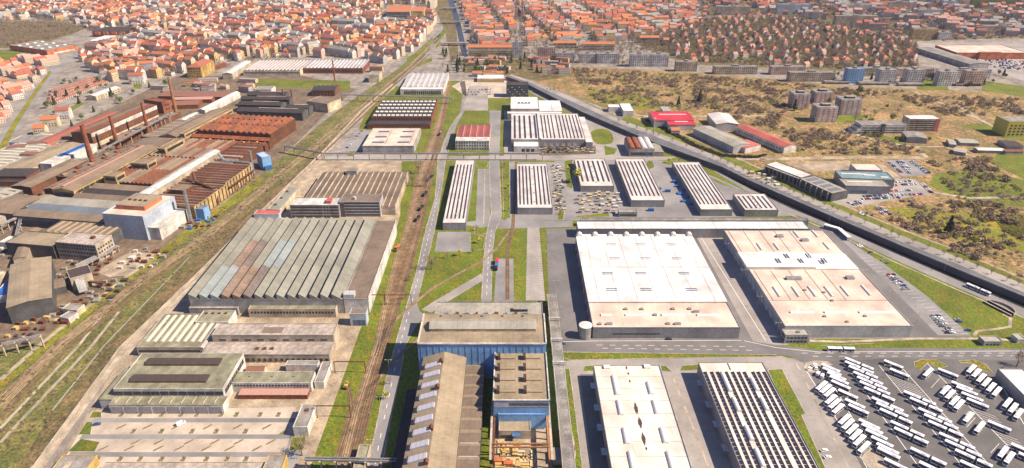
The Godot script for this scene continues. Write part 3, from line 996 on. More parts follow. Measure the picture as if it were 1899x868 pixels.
func ramp(x0: float, z0: float, x1: float, z1: float) -> void:
	var t := thing("underpass_ramp", "concrete underpass stair with brick walls beside the avenue", "underpass", x0, z0)
	var e := Vector2(x1 - x0, z1 - z0)
	var nrm := Vector2(-e.y, e.x).normalized()
	for k in [-1, 1]:
		var s := sf()
		var o: Vector2 = nrm * 2.4 * k
		ribbon(s, [o.x, o.y, e.x + o.x, e.y + o.y], 0.6, 0.0, 0.0, 1.3)
		part("wall", s, "brick", t)
		var c := sf()
		ribbon(c, [o.x, o.y, e.x + o.x, e.y + o.y], 0.8, 1.3, 0.0, 0.14)
		part("coping", c, "kerb", t)
	var f := sf()
	ribbon(f, [0, 0, e.x, e.y], 4.0, 0.1)
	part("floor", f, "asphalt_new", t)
	var pts: Array = []
	for i in 13:
		var a := PI * i / 12.0
		var p := e / 2 - nrm * 9.0 * sin(a) - e / 2 * cos(a)
		pts.append(p.x); pts.append(p.y)
	var r := sf()
	ribbon(r, pts, 0.7, 0.0, 0.0, 1.6)
	part("curved_wall", r, "wall_beige", t)
func wagon(x: float, z: float, rot: float, m: String, label: String, i: int) -> void:
	var t := thing("locomotive" if i == 0 else ("rail_trolley" if i == 6 else "rail_wagon"), label, "locomotive" if i == 0 else "wagon", x, z, rot, "" if i in [0, 6] else "wagons on the yard tracks", 0.34)
	var l := 5.0 if i == 6 else (11.0 if i != 4 else 18.0)
	boxp("frame", l, 0.5, 2.6, "rubber", t, Vector3(0, 0.7, 0))
	for k in [-0.38, -0.28, 0.28, 0.38]:
		for s in [-1, 1]: put("wheel", wheel_mesh(0.45, 0.2), "rail", t, Vector3(k * l, 0, s * 0.75))
	if i == 0:
		boxp("hood", 5.5, 1.6, 1.9, m, t, Vector3(2.2, 1.2, 0))
		boxp("cab", 3.0, 2.6, 2.6, m, t, Vector3(-2.4, 1.2, 0))
		boxp("window", 3.1, 0.8, 2.66, "glass", t, Vector3(-2.4, 2.6, 0))
	else:
		boxp("load", l * 0.4, 1.4, 2.0, m, t, Vector3(-l * 0.15, 1.2, 0))
		boxp("load", l * 0.2, 2.2, 1.6, "wall_white" if i == 5 else m, t, Vector3(l * 0.25, 1.2, 0))
		for k in [-1, 1]: boxp("headstock", 0.3, 1.0, 2.6, m, t, Vector3(k * l * 0.48, 1.2, 0))
func tram(x: float, z: float) -> void:
	var t := thing("truck_trailer", "red and blue lorry standing at the asphalt platform", "lorry", x, z, 88)
	boxp("cargo_box", 7.0, 3.0, 2.5, "red_roof", t, Vector3(5.0, 1.0, 0))
	boxp("cargo_box", 6.0, 3.0, 2.5, "blue_paint", t, Vector3(-2.6, 1.0, 0))
	boxp("cab", 2.2, 2.6, 2.4, "car_black", t, Vector3(-7.2, 0.7, 0))
	boxp("windscreen", 0.1, 1.0, 2.0, "glass", t, Vector3(-8.3, 1.9, 0))
	boxp("chassis", 16.0, 0.5, 1.8, "rubber", t, Vector3(0, 0.5, 0))
	for xx in [-7.0, -4.5, -1.0, 3.5, 6.5]:
		for s in [-1, 1]: put("wheel", wheel_mesh(0.48, 0.3), "rubber", t, Vector3(xx, 0, s * 1.0))
func grid_front(n: int, fl: int) -> void:
	for j in fl:
		for i in n:
			var y := 1.2 + j * (HH - 2.0) / fl
			boxp("window", W / n * 0.62, (HH - 2.0) / fl * 0.62, 0.2, "tile_red" if i % 2 == 0 else "wall_pink", T, Vector3(lx((i + 0.5) / n), y, D / 2))
		bands("l", 0.05, 0.95, [1.2 + j * (HH - 2.0) / fl], 1.4)
		bands("r", 0.05, 0.95, [1.2 + j * (HH - 2.0) / fl], 1.4)
func lamp(x: float, z: float, h: float, rot: float, label: String, group: String) -> void:
	if not protos.has("lamp"):
		var t := thing("street_lamp", label, "street lamp", x, z, rot, group)
		var s := sf()
		cyl(s, Vector3.ZERO, 0.16, 0.09, 1.0, 6, false)
		boxp("base", 0.5, 0.5, 0.5, "kerb", t, Vector3.ZERO)
		var p := sf()
		cyl(p, Vector3.ZERO, 0.15, 0.08, 10.0, 6)
		part("pole", p, "kerb", t)
		for k in [-1, 1]:
			boxp("arm", 1.6, 0.12, 0.12, "kerb", t, Vector3(k * 0.8, 9.8, 0))
			boxp("lamp_head", 0.9, 0.22, 0.4, "wall_white", t, Vector3(k * 1.8, 9.75, 0))
		protos["lamp"] = t
	else: copy(protos["lamp"], x, z, rot, label).set_meta("group", group)
func bed(x: float, z: float, w: float, d: float, rot: float) -> void:
	var t := thing("planting_bed", "brown planting bed between the pale parking bays", "planting bed", x, z, rot, "planting beds in the parking court", 0.06)
	boxp("soil", w, 0.22, d, "soil", t, Vector3.ZERO)
	boxp("border", w + 0.3, 0.14, d + 0.3, "kerb", t, Vector3.ZERO)
	for i in 3:
		var o := put("shrub", bush_cached(i), "bush_olive" if i != 1 else "bush_brown", t, Vector3((i % 2 - 0.5) * w * 0.3, 0.1, (i - 1) * d * 0.3))
		o.scale = Vector3(w * 0.42, 0.45, d * 0.2)
func bush_cached(v: int) -> Mesh:
	var k := "bush%d" % v
	if not cache.has(k): cache[k] = bush_mesh(v)
	return cache[k]
# a raised carriageway: up and low edges at deck height
func embank(up: Array, low: Array, h: float) -> void:
	var root := Node3D.new()
	root.name = numbered("avenue_embankment")
	add_child(root)
	root.set_meta("kind", "structure")
	var a := poly(up); var c := poly(low)
	var s := sf(); var w := sf(); var p := sf()
	for i in a.size() - 1:
		var u0 := Vector3(a[i].x, h, a[i].y); var u1 := Vector3(a[i + 1].x, h, a[i + 1].y); var l0 := Vector3(c[i].x, h, c[i].y); var l1 := Vector3(c[i + 1].x, h, c[i + 1].y)
		q(s, l0, l1, u1, u0)
		var dn := Vector3(0, -h, 0)
		q(w, l0 + dn, l1 + dn, l1, l0)
		q(w, u1 + dn, u0 + dn, u0, u1)
	part("carriageway", s, "asphalt_blue", root)
	part("retaining_wall", w, "retaining", root)
	ribbon(p, low, 0.5, h - 0.1, 0.0, 0.9)
	part("parapet", p, "wall_grey", root)
func mast(x: float, z: float, h: float) -> void:
	var t := thing("lattice_mast", "pale slender mast standing by the avenue", "mast", x, z)
	boxp("base", 2.4, 2.5, 2.4, "wall_beige", t, Vector3.ZERO)
	var s := sf()
	cyl(s, Vector3(0, 2, 0), 0.7, 0.4, h - 2, 8)
	part("pole", s, "wall_beige", t)
	boxp("crown_ring", 3, 0.6, 3, "kerb", t, Vector3(0, h - 2, 0))
func van(x: float, z: float, rot: float, label: String) -> void:
	var o := make_car("car_white", true)
	o.position = Vector3(x, 0.08, z); o.rotation_degrees.y = rot
	o.set_meta("label", label)
func grove(area: Array, n: int, kinds: Array, what: String, group: String, s0: float, s1: float, sd: int) -> void:
	var r := RandomNumberGenerator.new()
	r.seed = sd
	var p := poly(area)
	var mn := p[0]; var mx := p[0]
	for c in p:
		mn = mn.min(c); mx = mx.max(c)
	var k := 0
	var guard := 0
	while k < n and guard < n * 40:
		guard += 1
		var c := Vector2(r.randf_range(mn.x, mx.x), r.randf_range(mn.y, mx.y))
		if not Geometry2D.is_point_in_polygon(c, p): continue
		var kd: String = kinds[r.randi() % kinds.size()]
		tree(c.x, c.y, r.randf_range(s0, s1), kd, {"bare": "bare brown ", "green": "leafy green ", "conifer": "dark conifer ", "bud": "budding yellow "}[kd] + what, group)
		k += 1
func church(x: float, z: float) -> void:
	T = thing("church", "brick church with twin pointed towers in the old town", "church", x, z)
	W = 24; D = 50; HH = 16
	var s := sf()
	bx(s, -9, 0, -50, 9, 16, -4, false)
	part("nave", s, "wall_pink", T)
	var r := sf()
	prism(r, -9.4, 9.4, -50.4, -4, 16, 9, false, true)
	part("roof", r, "tile_brown", T)
	for k in [-1, 1]:
		var t := boxp("tower", 7, 36, 7, "wall_pink", T, Vector3(k * 8.0, 0, 0))
		var c := sf()
		cyl(c, Vector3.ZERO, 5.0, 0.2, 14, 4, false)
		put("spire", c.commit(), "tile_brown", t, Vector3(0, 36, 0), 45)
		for i in 4: boxp("window", 2, 4, 0.3, "glass", t, Vector3(0, 6 + i * 7.5, 3.5))
func portal(x: float, z: float) -> void:
	var t := thing("track_portal", "slender steel wire portal over the yard tracks", "portal", x, z, 0, "wire portals over the tracks")
	for k in [-1, 1]: boxp("post", 0.4, 9.0, 0.4, "rusty_steel", t, Vector3(k * 10.0, 0, 0))
	boxp("beam", 20.4, 0.5, 0.5, "rusty_steel", t, Vector3(0, 9.0, 0))
func shed(x: float, z: float, k: int) -> void:
	var w: float = [10.0, 16.0, 24.0, 30.0, 12.0, 20.0][k]
	house(x, z, [8.0, -20.0, 12.0, -8.0][R.randi() % 4], w, [8.0, 10.0][k % 2], [6.0, 6.0, 9.0][k % 3], 3.0, ["flat", "gx", "flat"][k % 3], k, [4, 0, 1, 4, 3, 2][k], "workshop_house", ["low cream workshop with grey flat roof", "white workshop with orange gable roof", "long ochre workshop with red flat roof", "long pinkish shed with grey flat roof", "small beige workshop with pale gable roof", "long grey workshop with brown flat roof"][k] + " between town and works", "workshop", "small workshops")
func far_cars(ax: float, az: float, bx_: float, bz: float, cx: float, cz: float, rows: int, fill: float) -> void:
	var A := Vector2(ax, az); var U := Vector2(bx_, bz) - A; var V := Vector2(cx, cz) - A
	var n := int(U.length() / 3.0)
	var tf: Array[Transform3D] = []
	for j in rows:
		for i in n:
			if R.randf() > fill: continue
			var p := A + U * (i + 0.5) / n + V * (j + 0.5) / rows
			tf.append(Transform3D(Basis(Vector3.UP, PI / 2 + R.randf_range(-0.1, 0.1)), Vector3(p.x, 0.1, p.y)))
	var s := sf()
	bx(s, -2.1, 0.1, -0.88, 2.1, 0.85, 0.88)
	bx(s, -1.4, 0.85, -0.75, 0.9, 1.45, 0.75)
	var mm := MultiMesh.new()
	mm.transform_format = MultiMesh.TRANSFORM_3D
	mm.use_colors = true
	mm.mesh = s.commit()
	mm.instance_count = tf.size()
	for i in tf.size():
		mm.set_instance_transform(i, tf[i])
		mm.set_instance_color(i, [Color(.75, .75, .75), Color(.75, .75, .75), Color(.4, .41, .43), Color(.05, .05, .06), Color(.05, .08, .25), Color(.45, .04, .04)][R.randi() % 6])
	var o := MultiMeshInstance3D.new()
	o.name = numbered("distant_cars")
	o.multimesh = mm
	o.material_override = M["far_paint"]
	add_child(o)
	tag(o, "crowd of parked cars filling the shopping centre car park", "cars")
	stuffpart(o)

func materials() -> void:
	make_textures()
	mat("ground", .40, .35, .30, .95, "mottle", 46.0, 0.0, 310.0, true)
	mat("grass", .33, .355, .11, .95, "grass", 52.0, 0.0, 230.0, true)
	mat("grass_dry", .52, .44, .19, .95, "grass", 61.0, 0.0, 250.0, true)
	mat("verge", .31, .325, .145, .95, "scrub", 57.0, 0.0, 240.0, true)
	mat("scrub", .56, .425, .275, .95, "scrub", 96.0, 0.0, 420.0, true)
	mat("soil", .38, .29, .20, .95, "mottle", 30.0, 0.0, 200.0, true)
	mat("sand", .54, .43, .305, .95, "mottle", 52.0, 0.0, 230.0, true)
	mat("paver", .64, .545, .44, .9, "asphalt", 33.0, 0.0, 150.0, true)
	mat("concrete", .42, .385, .355, .9, "asphalt", 43.0, 0.0, 290.0, true)
	mat("asphalt", .33, .32, .32, .9, "asphalt", 40.0, 0.0, 310.0, true)
	mat("asphalt_mid", .225, .215, .215, .9, "asphalt", 47.0, 0.0, 320.0, true)
	mat("asphalt_dark", .17, .163, .162, .88, "asphalt", 44.0, 0.0, 200.0, true)
	mat("asphalt_new", .012, .0125, .017, .8, "asphalt", 38.0, 0.0, 180.0, true)  # near-black tone paints the shadow below the avenue embankment into the asphalt
	mat("asphalt_blue", .17, .18, .20, .85, "asphalt", 38.0, 0.0, 180.0, true)
	mat("path", .58, .49, .38, .9, "mottle", 29.0, 0.0, 140.0, true)
	mat("ballast", .36, .265, .175, .95, "ballast", 21.0, 0.0, 160.0, true)
	mat("ballast_pale", .55, .46, .34, .95, "ballast", 23.0, 0.0, 160.0, true)
	mat("rail", .12, .08, .06, .5, "", 1.0, 0.3)
	mat("water", .018, .022, .03, .3, "")
	mat("kerb", .62, .58, .52, .85)
	mat("paint", .78, .77, .74, .7, "")
	mat("white_roof", .85, .83, .82, .6, "membrane", 62.0)
	mat("peach_roof", .78, .60, .50, .7, "membrane", 48.0)
	mat("white_sheet", .80, .77, .72, .55, "sheet", 24.0)
	mat("tan_roof", .385, .31, .21, .8, "sheet", 26.0)
	mat("grey_roof", .42, .40, .34, .8, "sheet", 28.0)
	mat("green_roof", .355, .34, .225, .8, "mottle", 30.0)
	mat("saw_a", .275, .275, .23, .7, "sheet", 22.0)
	mat("saw_b", .32, .325, .28, .7, "sheet", 22.0)
	mat("saw_c", .31, .36, .37, .7, "sheet", 22.0)
	mat("saw_d", .31, .22, .165, .8, "mottle", 14.0)
	mat("saw_e", .22, .175, .155, .8, "mottle", 14.0)
	mat("brown_roof", .24, .18, .135, .85, "sheet", 24.0)
	mat("umber_roof", .29, .215, .15, .85, "sheet", 30.0)
	mat("dark_roof", .055, .046, .046, .85, "sheet", 30.0)
	mat("rust_roof", .44, .20, .105, .85, "rust", 26.0)
	mat("rust_dark", .30, .16, .105, .85, "rust", 26.0)
	mat("blue_roof", .20, .24, .28, .6, "sheet", 26.0)
	mat("teal_roof", .22, .36, .40, .6, "sheet", 26.0)
	mat("red_roof", .70, .045, .07, .6, "sheet", 26.0)
	mat("salmon_roof", .56, .145, .115, .7, "sheet", 26.0)
	mat("old_concrete", .56, .48, .42, .95, "mottle", 17.0)
	mat("roof_grey", .36, .33, .30, .85)
	mat("sky_glass", .47, .46, .52, .25, "", 1.0)
	mat("sky_plate", .70, .665, .60, .5, "")
	mat("pale_roof", .84, .735, .655, .7, "membrane", 48.0)
	mat("works_ground", .25, .18, .12, .95, "mottle", 30.0, 0.0, 200.0, true)  # darkened soil colour, painting shadow and dark roofs into the gaps between halls
	mat("hall_roof", .72, .655, .615, .6, "membrane", 40.0)
	mat("strip_cream", .62, .56, .42, .5, "")
	mat("panel_grey", .70, .68, .69, .85)
	mat("garden", .30, .26, .16, .95, "scrub", 60.0, 0.0, 300.0, true)
	mat("retaining", .12, .12, .135, .9, "asphalt", 20.0)
	mat("monitor_dark", .085, .06, .05, .6, "sheet", 14.0)
	mat("wall_white", .80, .77, .72, .8)
	mat("wall_cream", .74, .63, .45, .85)
	mat("wall_yellow", .66, .45, .14, .85)
	mat("wall_ochre", .66, .48, .23, .85)
	mat("wall_pink", .72, .52, .44, .85)
	mat("wall_beige", .60, .51, .40, .85)
	mat("wall_grey", .46, .45, .44, .85)
	mat("wall_dark", .12, .12, .125, .8)
	mat("clad_grey", .33, .33, .345, .6, "sheet", 18.0)
	mat("clad_silver", .52, .53, .55, .5, "sheet", 18.0)
	mat("clad_blue", .24, .48, .85, .6, "sheet", 20.0)
	mat("clad_paleblue", .50, .58, .70, .6, "sheet", 20.0)
	mat("blue_paint", .06, .22, .55, .6)
	mat("brick", .34, .16, .10, .9, "rust", 16.0)
	mat("brick_dark", .26, .16, .12, .9, "rust", 16.0)
	mat("chimney_brick", .42, .20, .12, .9, "rust", 20.0)
	mat("chimney_tan", .56, .40, .24, .9, "rust", 20.0)
	mat("steel", .55, .55, .56, .4, "mottle", 20.0, 0.5)
	mat("rusty_steel", .20, .11, .07, .8, "rust", 18.0)
	mat("glass", .035, .04, .05, .12, "")
	mat("glass_blue", .10, .14, .20, .12, "")
	mat("solar", .035, .034, .048, .3, "")
	mat("timber", .72, .48, .17, .85)
	mat("timber_pale", .80, .64, .38, .85)
	mat("crate_grey", .40, .37, .33, .85)
	mat("tarp_blue", .03, .17, .55, .5)
	mat("orange_steel", .62, .19, .06, .7)
	mat("orange_band", .66, .21, .10, .7)
	mat("teal_steel", .02, .22, .26, .6)
	mat("bus_white", .84, .83, .84, .35, "")
	mat("bus_grey", .55, .55, .56, .5, "")
	mat("rubber", .03, .03, .032, .8, "")
	mat("car_white", .78, .78, .78, .3, "")
	mat("car_silver", .45, .46, .48, .3, "", 1.0, 0.4)
	mat("car_black", .03, .03, .035, .25, "")
	mat("car_blue", .04, .07, .22, .3, "")
	mat("car_red", .50, .03, .03, .3, "")
	mat("car_grey", .17, .17, .18, .3, "")
	mat("bark", .13, .095, .07, .95, "")
	for k in [["bare", .26, .19, .135], ["bud", .44, .40, .07], ["green", .13, .17, .05], ["conifer", .055, .075, .035]]:
		var m := mat("leaf_" + k[0], k[1], k[2], k[3], .9, "")
		m.cull_mode = BaseMaterial3D.CULL_DISABLED
	for k in [["brown", .25, .18, .12], ["grey", .33, .255, .18], ["olive", .30, .28, .10], ["straw", .50, .41, .26], ["hedge", .06, .05, .03], ["wood", .26, .20, .145]]:
		var m := mat("bush_" + k[0], k[1], k[2], k[3], .95, "")
		m.cull_mode = BaseMaterial3D.CULL_DISABLED
	mat("tile_orange", .46, .165, .07, .85, "tiles", 18.0, 0.0, 0.0)
	mat("tile_red", .35, .105, .065, .85, "tiles", 18.0, 0.0, 0.0)
	mat("tile_brown", .24, .11, .075, .85, "tiles", 18.0, 0.0, 0.0)
	mat("tile_pale", .46, .26, .20, .85, "tiles", 18.0, 0.0, 0.0)
	for k in [["cream", .54, .45, .31], ["white", .58, .545, .50], ["ochre", .52, .37, .17], ["pink", .56, .40, .33], ["beige", .47, .39, .30], ["grey", .38, .37, .36]]:
		mat("plaster_" + k[0], k[1], k[2], k[3], .85, "plaster", 30.0, 0.0, 0.0)
	mat("plaster_roof", .28, .26, .24, .85, "plaster", 30.0, 0.0, 0.0)
	var fp := mat("far_paint", 1, 1, 1, .9, "")
	fp.vertex_color_use_as_albedo = true

func _ready() -> void:
	R.seed = 20
	var cam := Camera3D.new()
	cam.name = "camera"
	add_child(cam)
	cam.position = Vector3(0, 280, 0)
	cam.rotation_degrees = Vector3(-26.256, 0, 0)
	cam.fov = 37.872
	cam.near = 1.0
	cam.far = 9000.0
	cam.current = true
	var env := Environment.new()
	env.background_mode = Environment.BG_SKY
	var sm := ProceduralSkyMaterial.new()
	sm.sky_top_color = Color(0.33, 0.42, 0.62)
	sm.sky_horizon_color = Color(0.68, 0.71, 0.78)
	sm.ground_horizon_color = Color(0.62, 0.64, 0.68)
	sm.ground_bottom_color = Color(0.30, 0.28, 0.26)
	sm.sky_curve = 0.12
	var sk := Sky.new()
	sk.sky_material = sm
	env.sky = sk
	env.background_energy_multiplier = 0.78
	env.tonemap_mode = Environment.TONE_MAPPER_LINEAR
	env.tonemap_exposure = 1.82
	env.sdfgi_enabled = true
	env.ssao_enabled = true
	env.ssil_enabled = true
	env.fog_enabled = true
	env.fog_density = 0.000032
	env.fog_light_color = Color(0.90, 0.90, 0.97)
	var we := WorldEnvironment.new()
	we.name = "environment"
	we.environment = env
	add_child(we)
	var sun := DirectionalLight3D.new()
	sun.name = "sun"
	add_child(sun)
	sun.light_energy = 1.6
	sun.light_color = Color(1.0, 0.93, 0.84)
	sun.light_angular_distance = 0.5
	sun.shadow_enabled = true
	sun.look_at_from_position(Vector3.ZERO, Vector3(-1.0, -1.0, -0.18), Vector3.UP)
	materials()
	stage_00()
	stage_01()
	stage_02()
	stage_03()
	stage_04()
	stage_05()
	stage_06()
	stage_07()
	stage_08()

func stage_00() -> void:
	patch("ground","ground",0.0,[-5200,-140,5200,-140,5200,-6200,-5200,-6200])
	patch("scrub_field","scrub",0.02,[100.6,-1273.4,327.1,-1216.9,454.4,-1168.7,544.6,-1120.1,818.9,-1078.4,970.8,-1052.1,454.7,-419.3,417.5,-482.1,368.7,-564.3,331.5,-627.8,278.5,-733.9,203.7,-886,123,-1014.7,32.6,-1157.1])
	patch("meadow","grass_dry",0.04,[114.8,-1102.4,212.5,-1058.6,248.6,-991.1,182.2,-976.8,131.9,-1020.8])
	patch("meadow","grass",0.04,[562.7,-755.2,568.2,-700.7,628,-789,595.7,-794.9])
	patch("meadow","grass",0.04,[473.2,-717,529,-739.1,568.2,-700.7,518.8,-627.8,466.9,-645.5,452.6,-685])
	patch("meadow","grass",0.04,[471.2,-608.3,509.9,-614.7,466.1,-550,458.5,-572.2])
	patch("meadow","grass",0.04,[614.4,-905.5,687.5,-915.4,689.4,-886,655.9,-836.2,624.8,-862.8])
	patch("meadow","grass",0.04,[803.9,-1157.1,847,-1120.1,801.2,-1052.1,759.2,-1092])
	patch("meadow","grass",0.04,[697.4,-1172.6,744,-1164.8,706.8,-1092,658.2,-1098.9])
	patch("meadow","grass",0.04,[476.5,-962.8,507.8,-954.7,479.8,-910.4,446.9,-920.5])
	patch("meadow","grass_dry",0.04,[374.9,-627.8,502.5,-608.3,449.2,-529.1,401.7,-560.9])
	patch("lawn","grass",0.05,[470.8,-871.9,511.5,-836.2,484.3,-823.4,457.4,-853.7])
	patch("sand_yard","sand",0.05,[320.2,-760.7,400.3,-763,395.4,-744.7,434.7,-753.8,434.8,-710.2,415.5,-702,376.9,-731.5,339.3,-727.1])
	patch("car_park","asphalt",0.06,[441.9,-765.4,477.3,-767.7,471.4,-718.6,435.9,-712.3])
	patch("car_park","concrete",0.06,[311.4,-690,349,-667,425.1,-706.1,446.3,-706.1,443.8,-663.3,387.4,-645.2,343.1,-628,325.4,-638.2,308.5,-659.6,306.9,-682.2])
	patch("grass_belt","grass",0.02,[-114.9,-278.1,-119.9,-345.8,-122.3,-419.3,-120.9,-519.2,-121.4,-608.3,-159,-760.6,-197.2,-760.6,-219,-1052.1,-192.4,-1157.1,32.6,-1157.1,122,-1005.7,193.8,-836.2,262.9,-685,309.9,-578,349.7,-519.2,380.1,-426.5,348.8,-380,40.2,-375.2,31.7,-265.9,-111.6,-265.9])
	patch("sand_yard","sand",0.03,[-258.3,-271.5,-250.7,-278.1,-265.8,-383,-255.5,-465.1,-250.5,-529.1,-245.4,-583.8,-236.1,-685,-227.3,-779.4,-131.4,-768,-109.8,-608.3,-107.6,-529.1,-108,-449.1,-109.7,-419.3,-109.8,-362.3,-110.5,-278.1,-111.6,-265.9])
	patch("parking_court","paver",0.05,[-255.6,-324.5,-132.6,-327.9,-125.4,-306.7,-122.3,-278.1,-121.6,-265.9,-241,-265.9,-249,-285.3])
	way("lane","asphalt",0.07,3.6,[-250.4,-316.1,-128,-316.1])
	way("lane","asphalt",0.07,3.6,[-249.6,-302.3,-126,-302.3])
	way("lane","asphalt",0.07,3.6,[-248.3,-288.2,-126.8,-288.2])
	patch("lane","asphalt",0.07,[-126.7,-278.1,-128.7,-303.1,-120.5,-304,-118.1,-289.4,-118.5,-278.1])
	patch("lawn","grass",0.08,[-254.7,-324,-249.2,-323.5,-246.4,-318.2,-253.8,-318.2])
	patch("lawn","grass",0.08,[-253.3,-314.5,-249.5,-314.5,-245,-304,-252.2,-304])
	patch("lawn","grass",0.08,[-248.6,-300.5,-236.3,-297.9,-235.2,-290.3,-250.4,-290.3])
	patch("lawn","grass",0.08,[-132.8,-308.5,-132.9,-313.1,-132.1,-304,-136.2,-304])
	patch("lawn","grass",0.08,[-127.6,-301.4,-119.3,-303.1,-118.1,-291.9,-125.8,-291.1])
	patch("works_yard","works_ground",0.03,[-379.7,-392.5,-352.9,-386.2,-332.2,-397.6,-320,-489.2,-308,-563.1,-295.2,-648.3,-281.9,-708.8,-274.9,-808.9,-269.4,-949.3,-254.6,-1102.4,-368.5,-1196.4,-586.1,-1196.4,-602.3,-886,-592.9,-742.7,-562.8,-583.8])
	patch("slag_heap_yard","sand",0.05,[-347.5,-496.8,-336.3,-533.6,-313.4,-528.4,-309.8,-513.4,-317.8,-489.9,-331.3,-487.6])
	patch("rail_corridor","verge",0.04,[-365.3,-362.3,-352.9,-386.2,-332.1,-396.3,-320,-487.4,-307,-560.9,-294.2,-645.5,-283,-712,-275.7,-789,-264,-915.4,-244.3,-1052.1,-209.3,-1238.1,-179.5,-1555.7,-147.4,-1492.9,-180.4,-1320.1,-198.3,-1102.4,-223.7,-898.1,-231.7,-789,-244.1,-627.8,-256.1,-519.2,-261.4,-471.8,-270.4,-386.2,-260.7,-278.1,-260.5,-265.9,-306.3,-265.9])
	way("path","path",0.07,4.0,[-258.3,-271.5,-258.4,-278.1,-267.5,-385.5,-257.7,-470.1,-247.4,-589.8,-228.1,-792.9,-213,-976.8,-192.4,-1127.4])
	way("path","path",0.07,3.2,[-331.2,-353.9,-329.4,-393.7,-324.2,-433.8,-318.2,-483.9,-314.2,-500.1])
	way("path","path",0.06,2.2,[-301,-309,-301.9,-392.5,-306.4,-427.9])
	way("path","path",0.06,2.2,[-293.2,-297.5,-292.8,-392.5,-296.2,-435.3])
	way("path","concrete",0.06,1.0,[-279.9,-325,-284.2,-392.5,-280.1,-523.1])
	track([-318.1,-334.4,-317.7,-392.5,-306.4,-471,-284.5,-566.5,-270.4,-674.4,-245.2,-851.5,-219,-1052.1,-189.6,-1273.4,-165.1,-1555.7],0.06,"ballast_pale",4.0)
	track([-313,-326.9,-313.5,-391.8,-302.1,-471,-279.6,-564.3,-264.9,-671.4,-239.9,-847.1,-213,-1042.5,-181.6,-1273.4,-156.7,-1542.7],0.06,"ballast_pale",4.0)
	track([-262.3,-529.1,-255.8,-630.4,-234.7,-808.9,-218.6,-957.4,-202.9,-1120.1,-171.7,-1380.5],0.06,"ballast",3.2)
	track([-270.4,-449.1,-256.8,-527.1,-249.9,-629.1,-229,-804.9,-211.9,-954.7,-196.7,-1120.1,-164.2,-1380.5],0.06,"ballast",3.2)
	patch("brush_strip","garden",0.05,[-278.4,-519.2,-272.3,-560.9,-257.2,-634.5,-234.2,-798.9,-233.8,-779.4,-244.1,-627.8,-256.1,-519.2,-262.1,-473.5,-271,-387.4,-262.5,-278.1,-268.7,-269.6,-278.7,-323,-282.5,-389.3])
	track([-306.9,-317.8,-307.9,-391.8,-294.8,-466.8,-290.5,-492.8,-273.9,-559.8,-259.7,-662.6],0.06,"ballast",3.0)
	patch("dry_strip","grass_dry",0.045,[-333.1,-356.7,-331.8,-397.6,-320.9,-489.2,-308,-563.1,-294.2,-645.5,-283,-712,-271.7,-695.9,-284.8,-627.8,-299.8,-550,-312,-482.1,-321.4,-389.3,-324,-343.2])
	patch("ballast_field","ballast",0.05,[-96.1,-273.5,-98.1,-330.4,-96.5,-392.5,-99.3,-449.1,-101.1,-500.1,-101.5,-572.2,-108.3,-742.7,-106.4,-886,-106.1,-991.1,-110,-1149.6,-103.6,-1149.6,-95.2,-976.8,-94,-886,-92.7,-760.6,-85.7,-583.8,-86,-519.2,-87.5,-465.1,-89.1,-426.5,-91.6,-392.5,-91.1,-345.8,-86.8,-273.5])
	track([-92.8,-271.5,-94.9,-327.4,-94.2,-392.5,-97.7,-457,-100,-519.2,-98.5,-583.8,-102.7,-742.7,-101,-898.1,-107.5,-1120.1],0.06,"ballast_pale",3.2)
	track([-89,-271.5,-90.6,-327.4,-90.5,-386.2,-92.2,-449.1,-92,-519.2,-90.8,-595.9,-95.2,-742.7,-95.5,-886,-104.2,-1113],0.06,"ballast",3.2)
	track([-85.5,-271.5,-87.3,-327.4,-87.8,-392.5,-87,-453,-85.6,-509.5,-85.9,-589.8,-90.9,-742.7,-91.8,-886],0.06,"ballast",3.2)
	track([-97.4,-271.5,-97.3,-306.7,-98.1,-326.9,-101.1,-338,-104.1,-345.8],0.06,"ballast",3.2)
	track([-91.2,-346.4,-84.6,-360.1,-78.3,-377,-70.2,-392.5,-66.1,-399.6],0.06,"ballast_pale",2.6)
	track([-92.7,-380,-91.3,-411,-81.7,-433.8,-74.3,-449.1,-64.3,-468.5,-46.6,-491,-27,-513.3,-14.1,-537.3,-2.3,-574.5],0.06,"ballast_pale",2.6)
	track([-3.6,-452.2,-4,-529.1,0.8,-581.5,3.9,-708.8,5.4,-760.6],0.06,"ballast",3.2)
	way("kerb_line","path",0.072,0.7,[-79.2,-278.1,-80.1,-312.6,-81.8,-360.1,-81.4,-392.5,-79.8,-494.6,-81.1,-583.8,-79.9,-652.5,-87.8,-762.5,-84.1,-898.1,-75.3,-962.8])
	way("kerb_line","path",0.072,0.7,[-71.3,-278.1,-72.6,-315.9,-73.3,-360.1,-74.3,-392.5,-72.1,-404.2])
	way("kerb_line","path",0.072,0.7,[-73.5,-449.1,-73.2,-485.7,-72.5,-579.1,-76.3,-705.5,-78.9,-762.5,-76.8,-898.1])
	way("kerb_line","path",0.072,0.7,[-27.1,-760.6,-20.5,-614.7,-23.4,-572.2,-24.5,-519.2,-23.6,-452.2])
	way("kerb_line","path",0.072,0.7,[-15,-760.6,-10.3,-608.3,-15.9,-572.2,-17.3,-529.1,-16.1,-452.2])
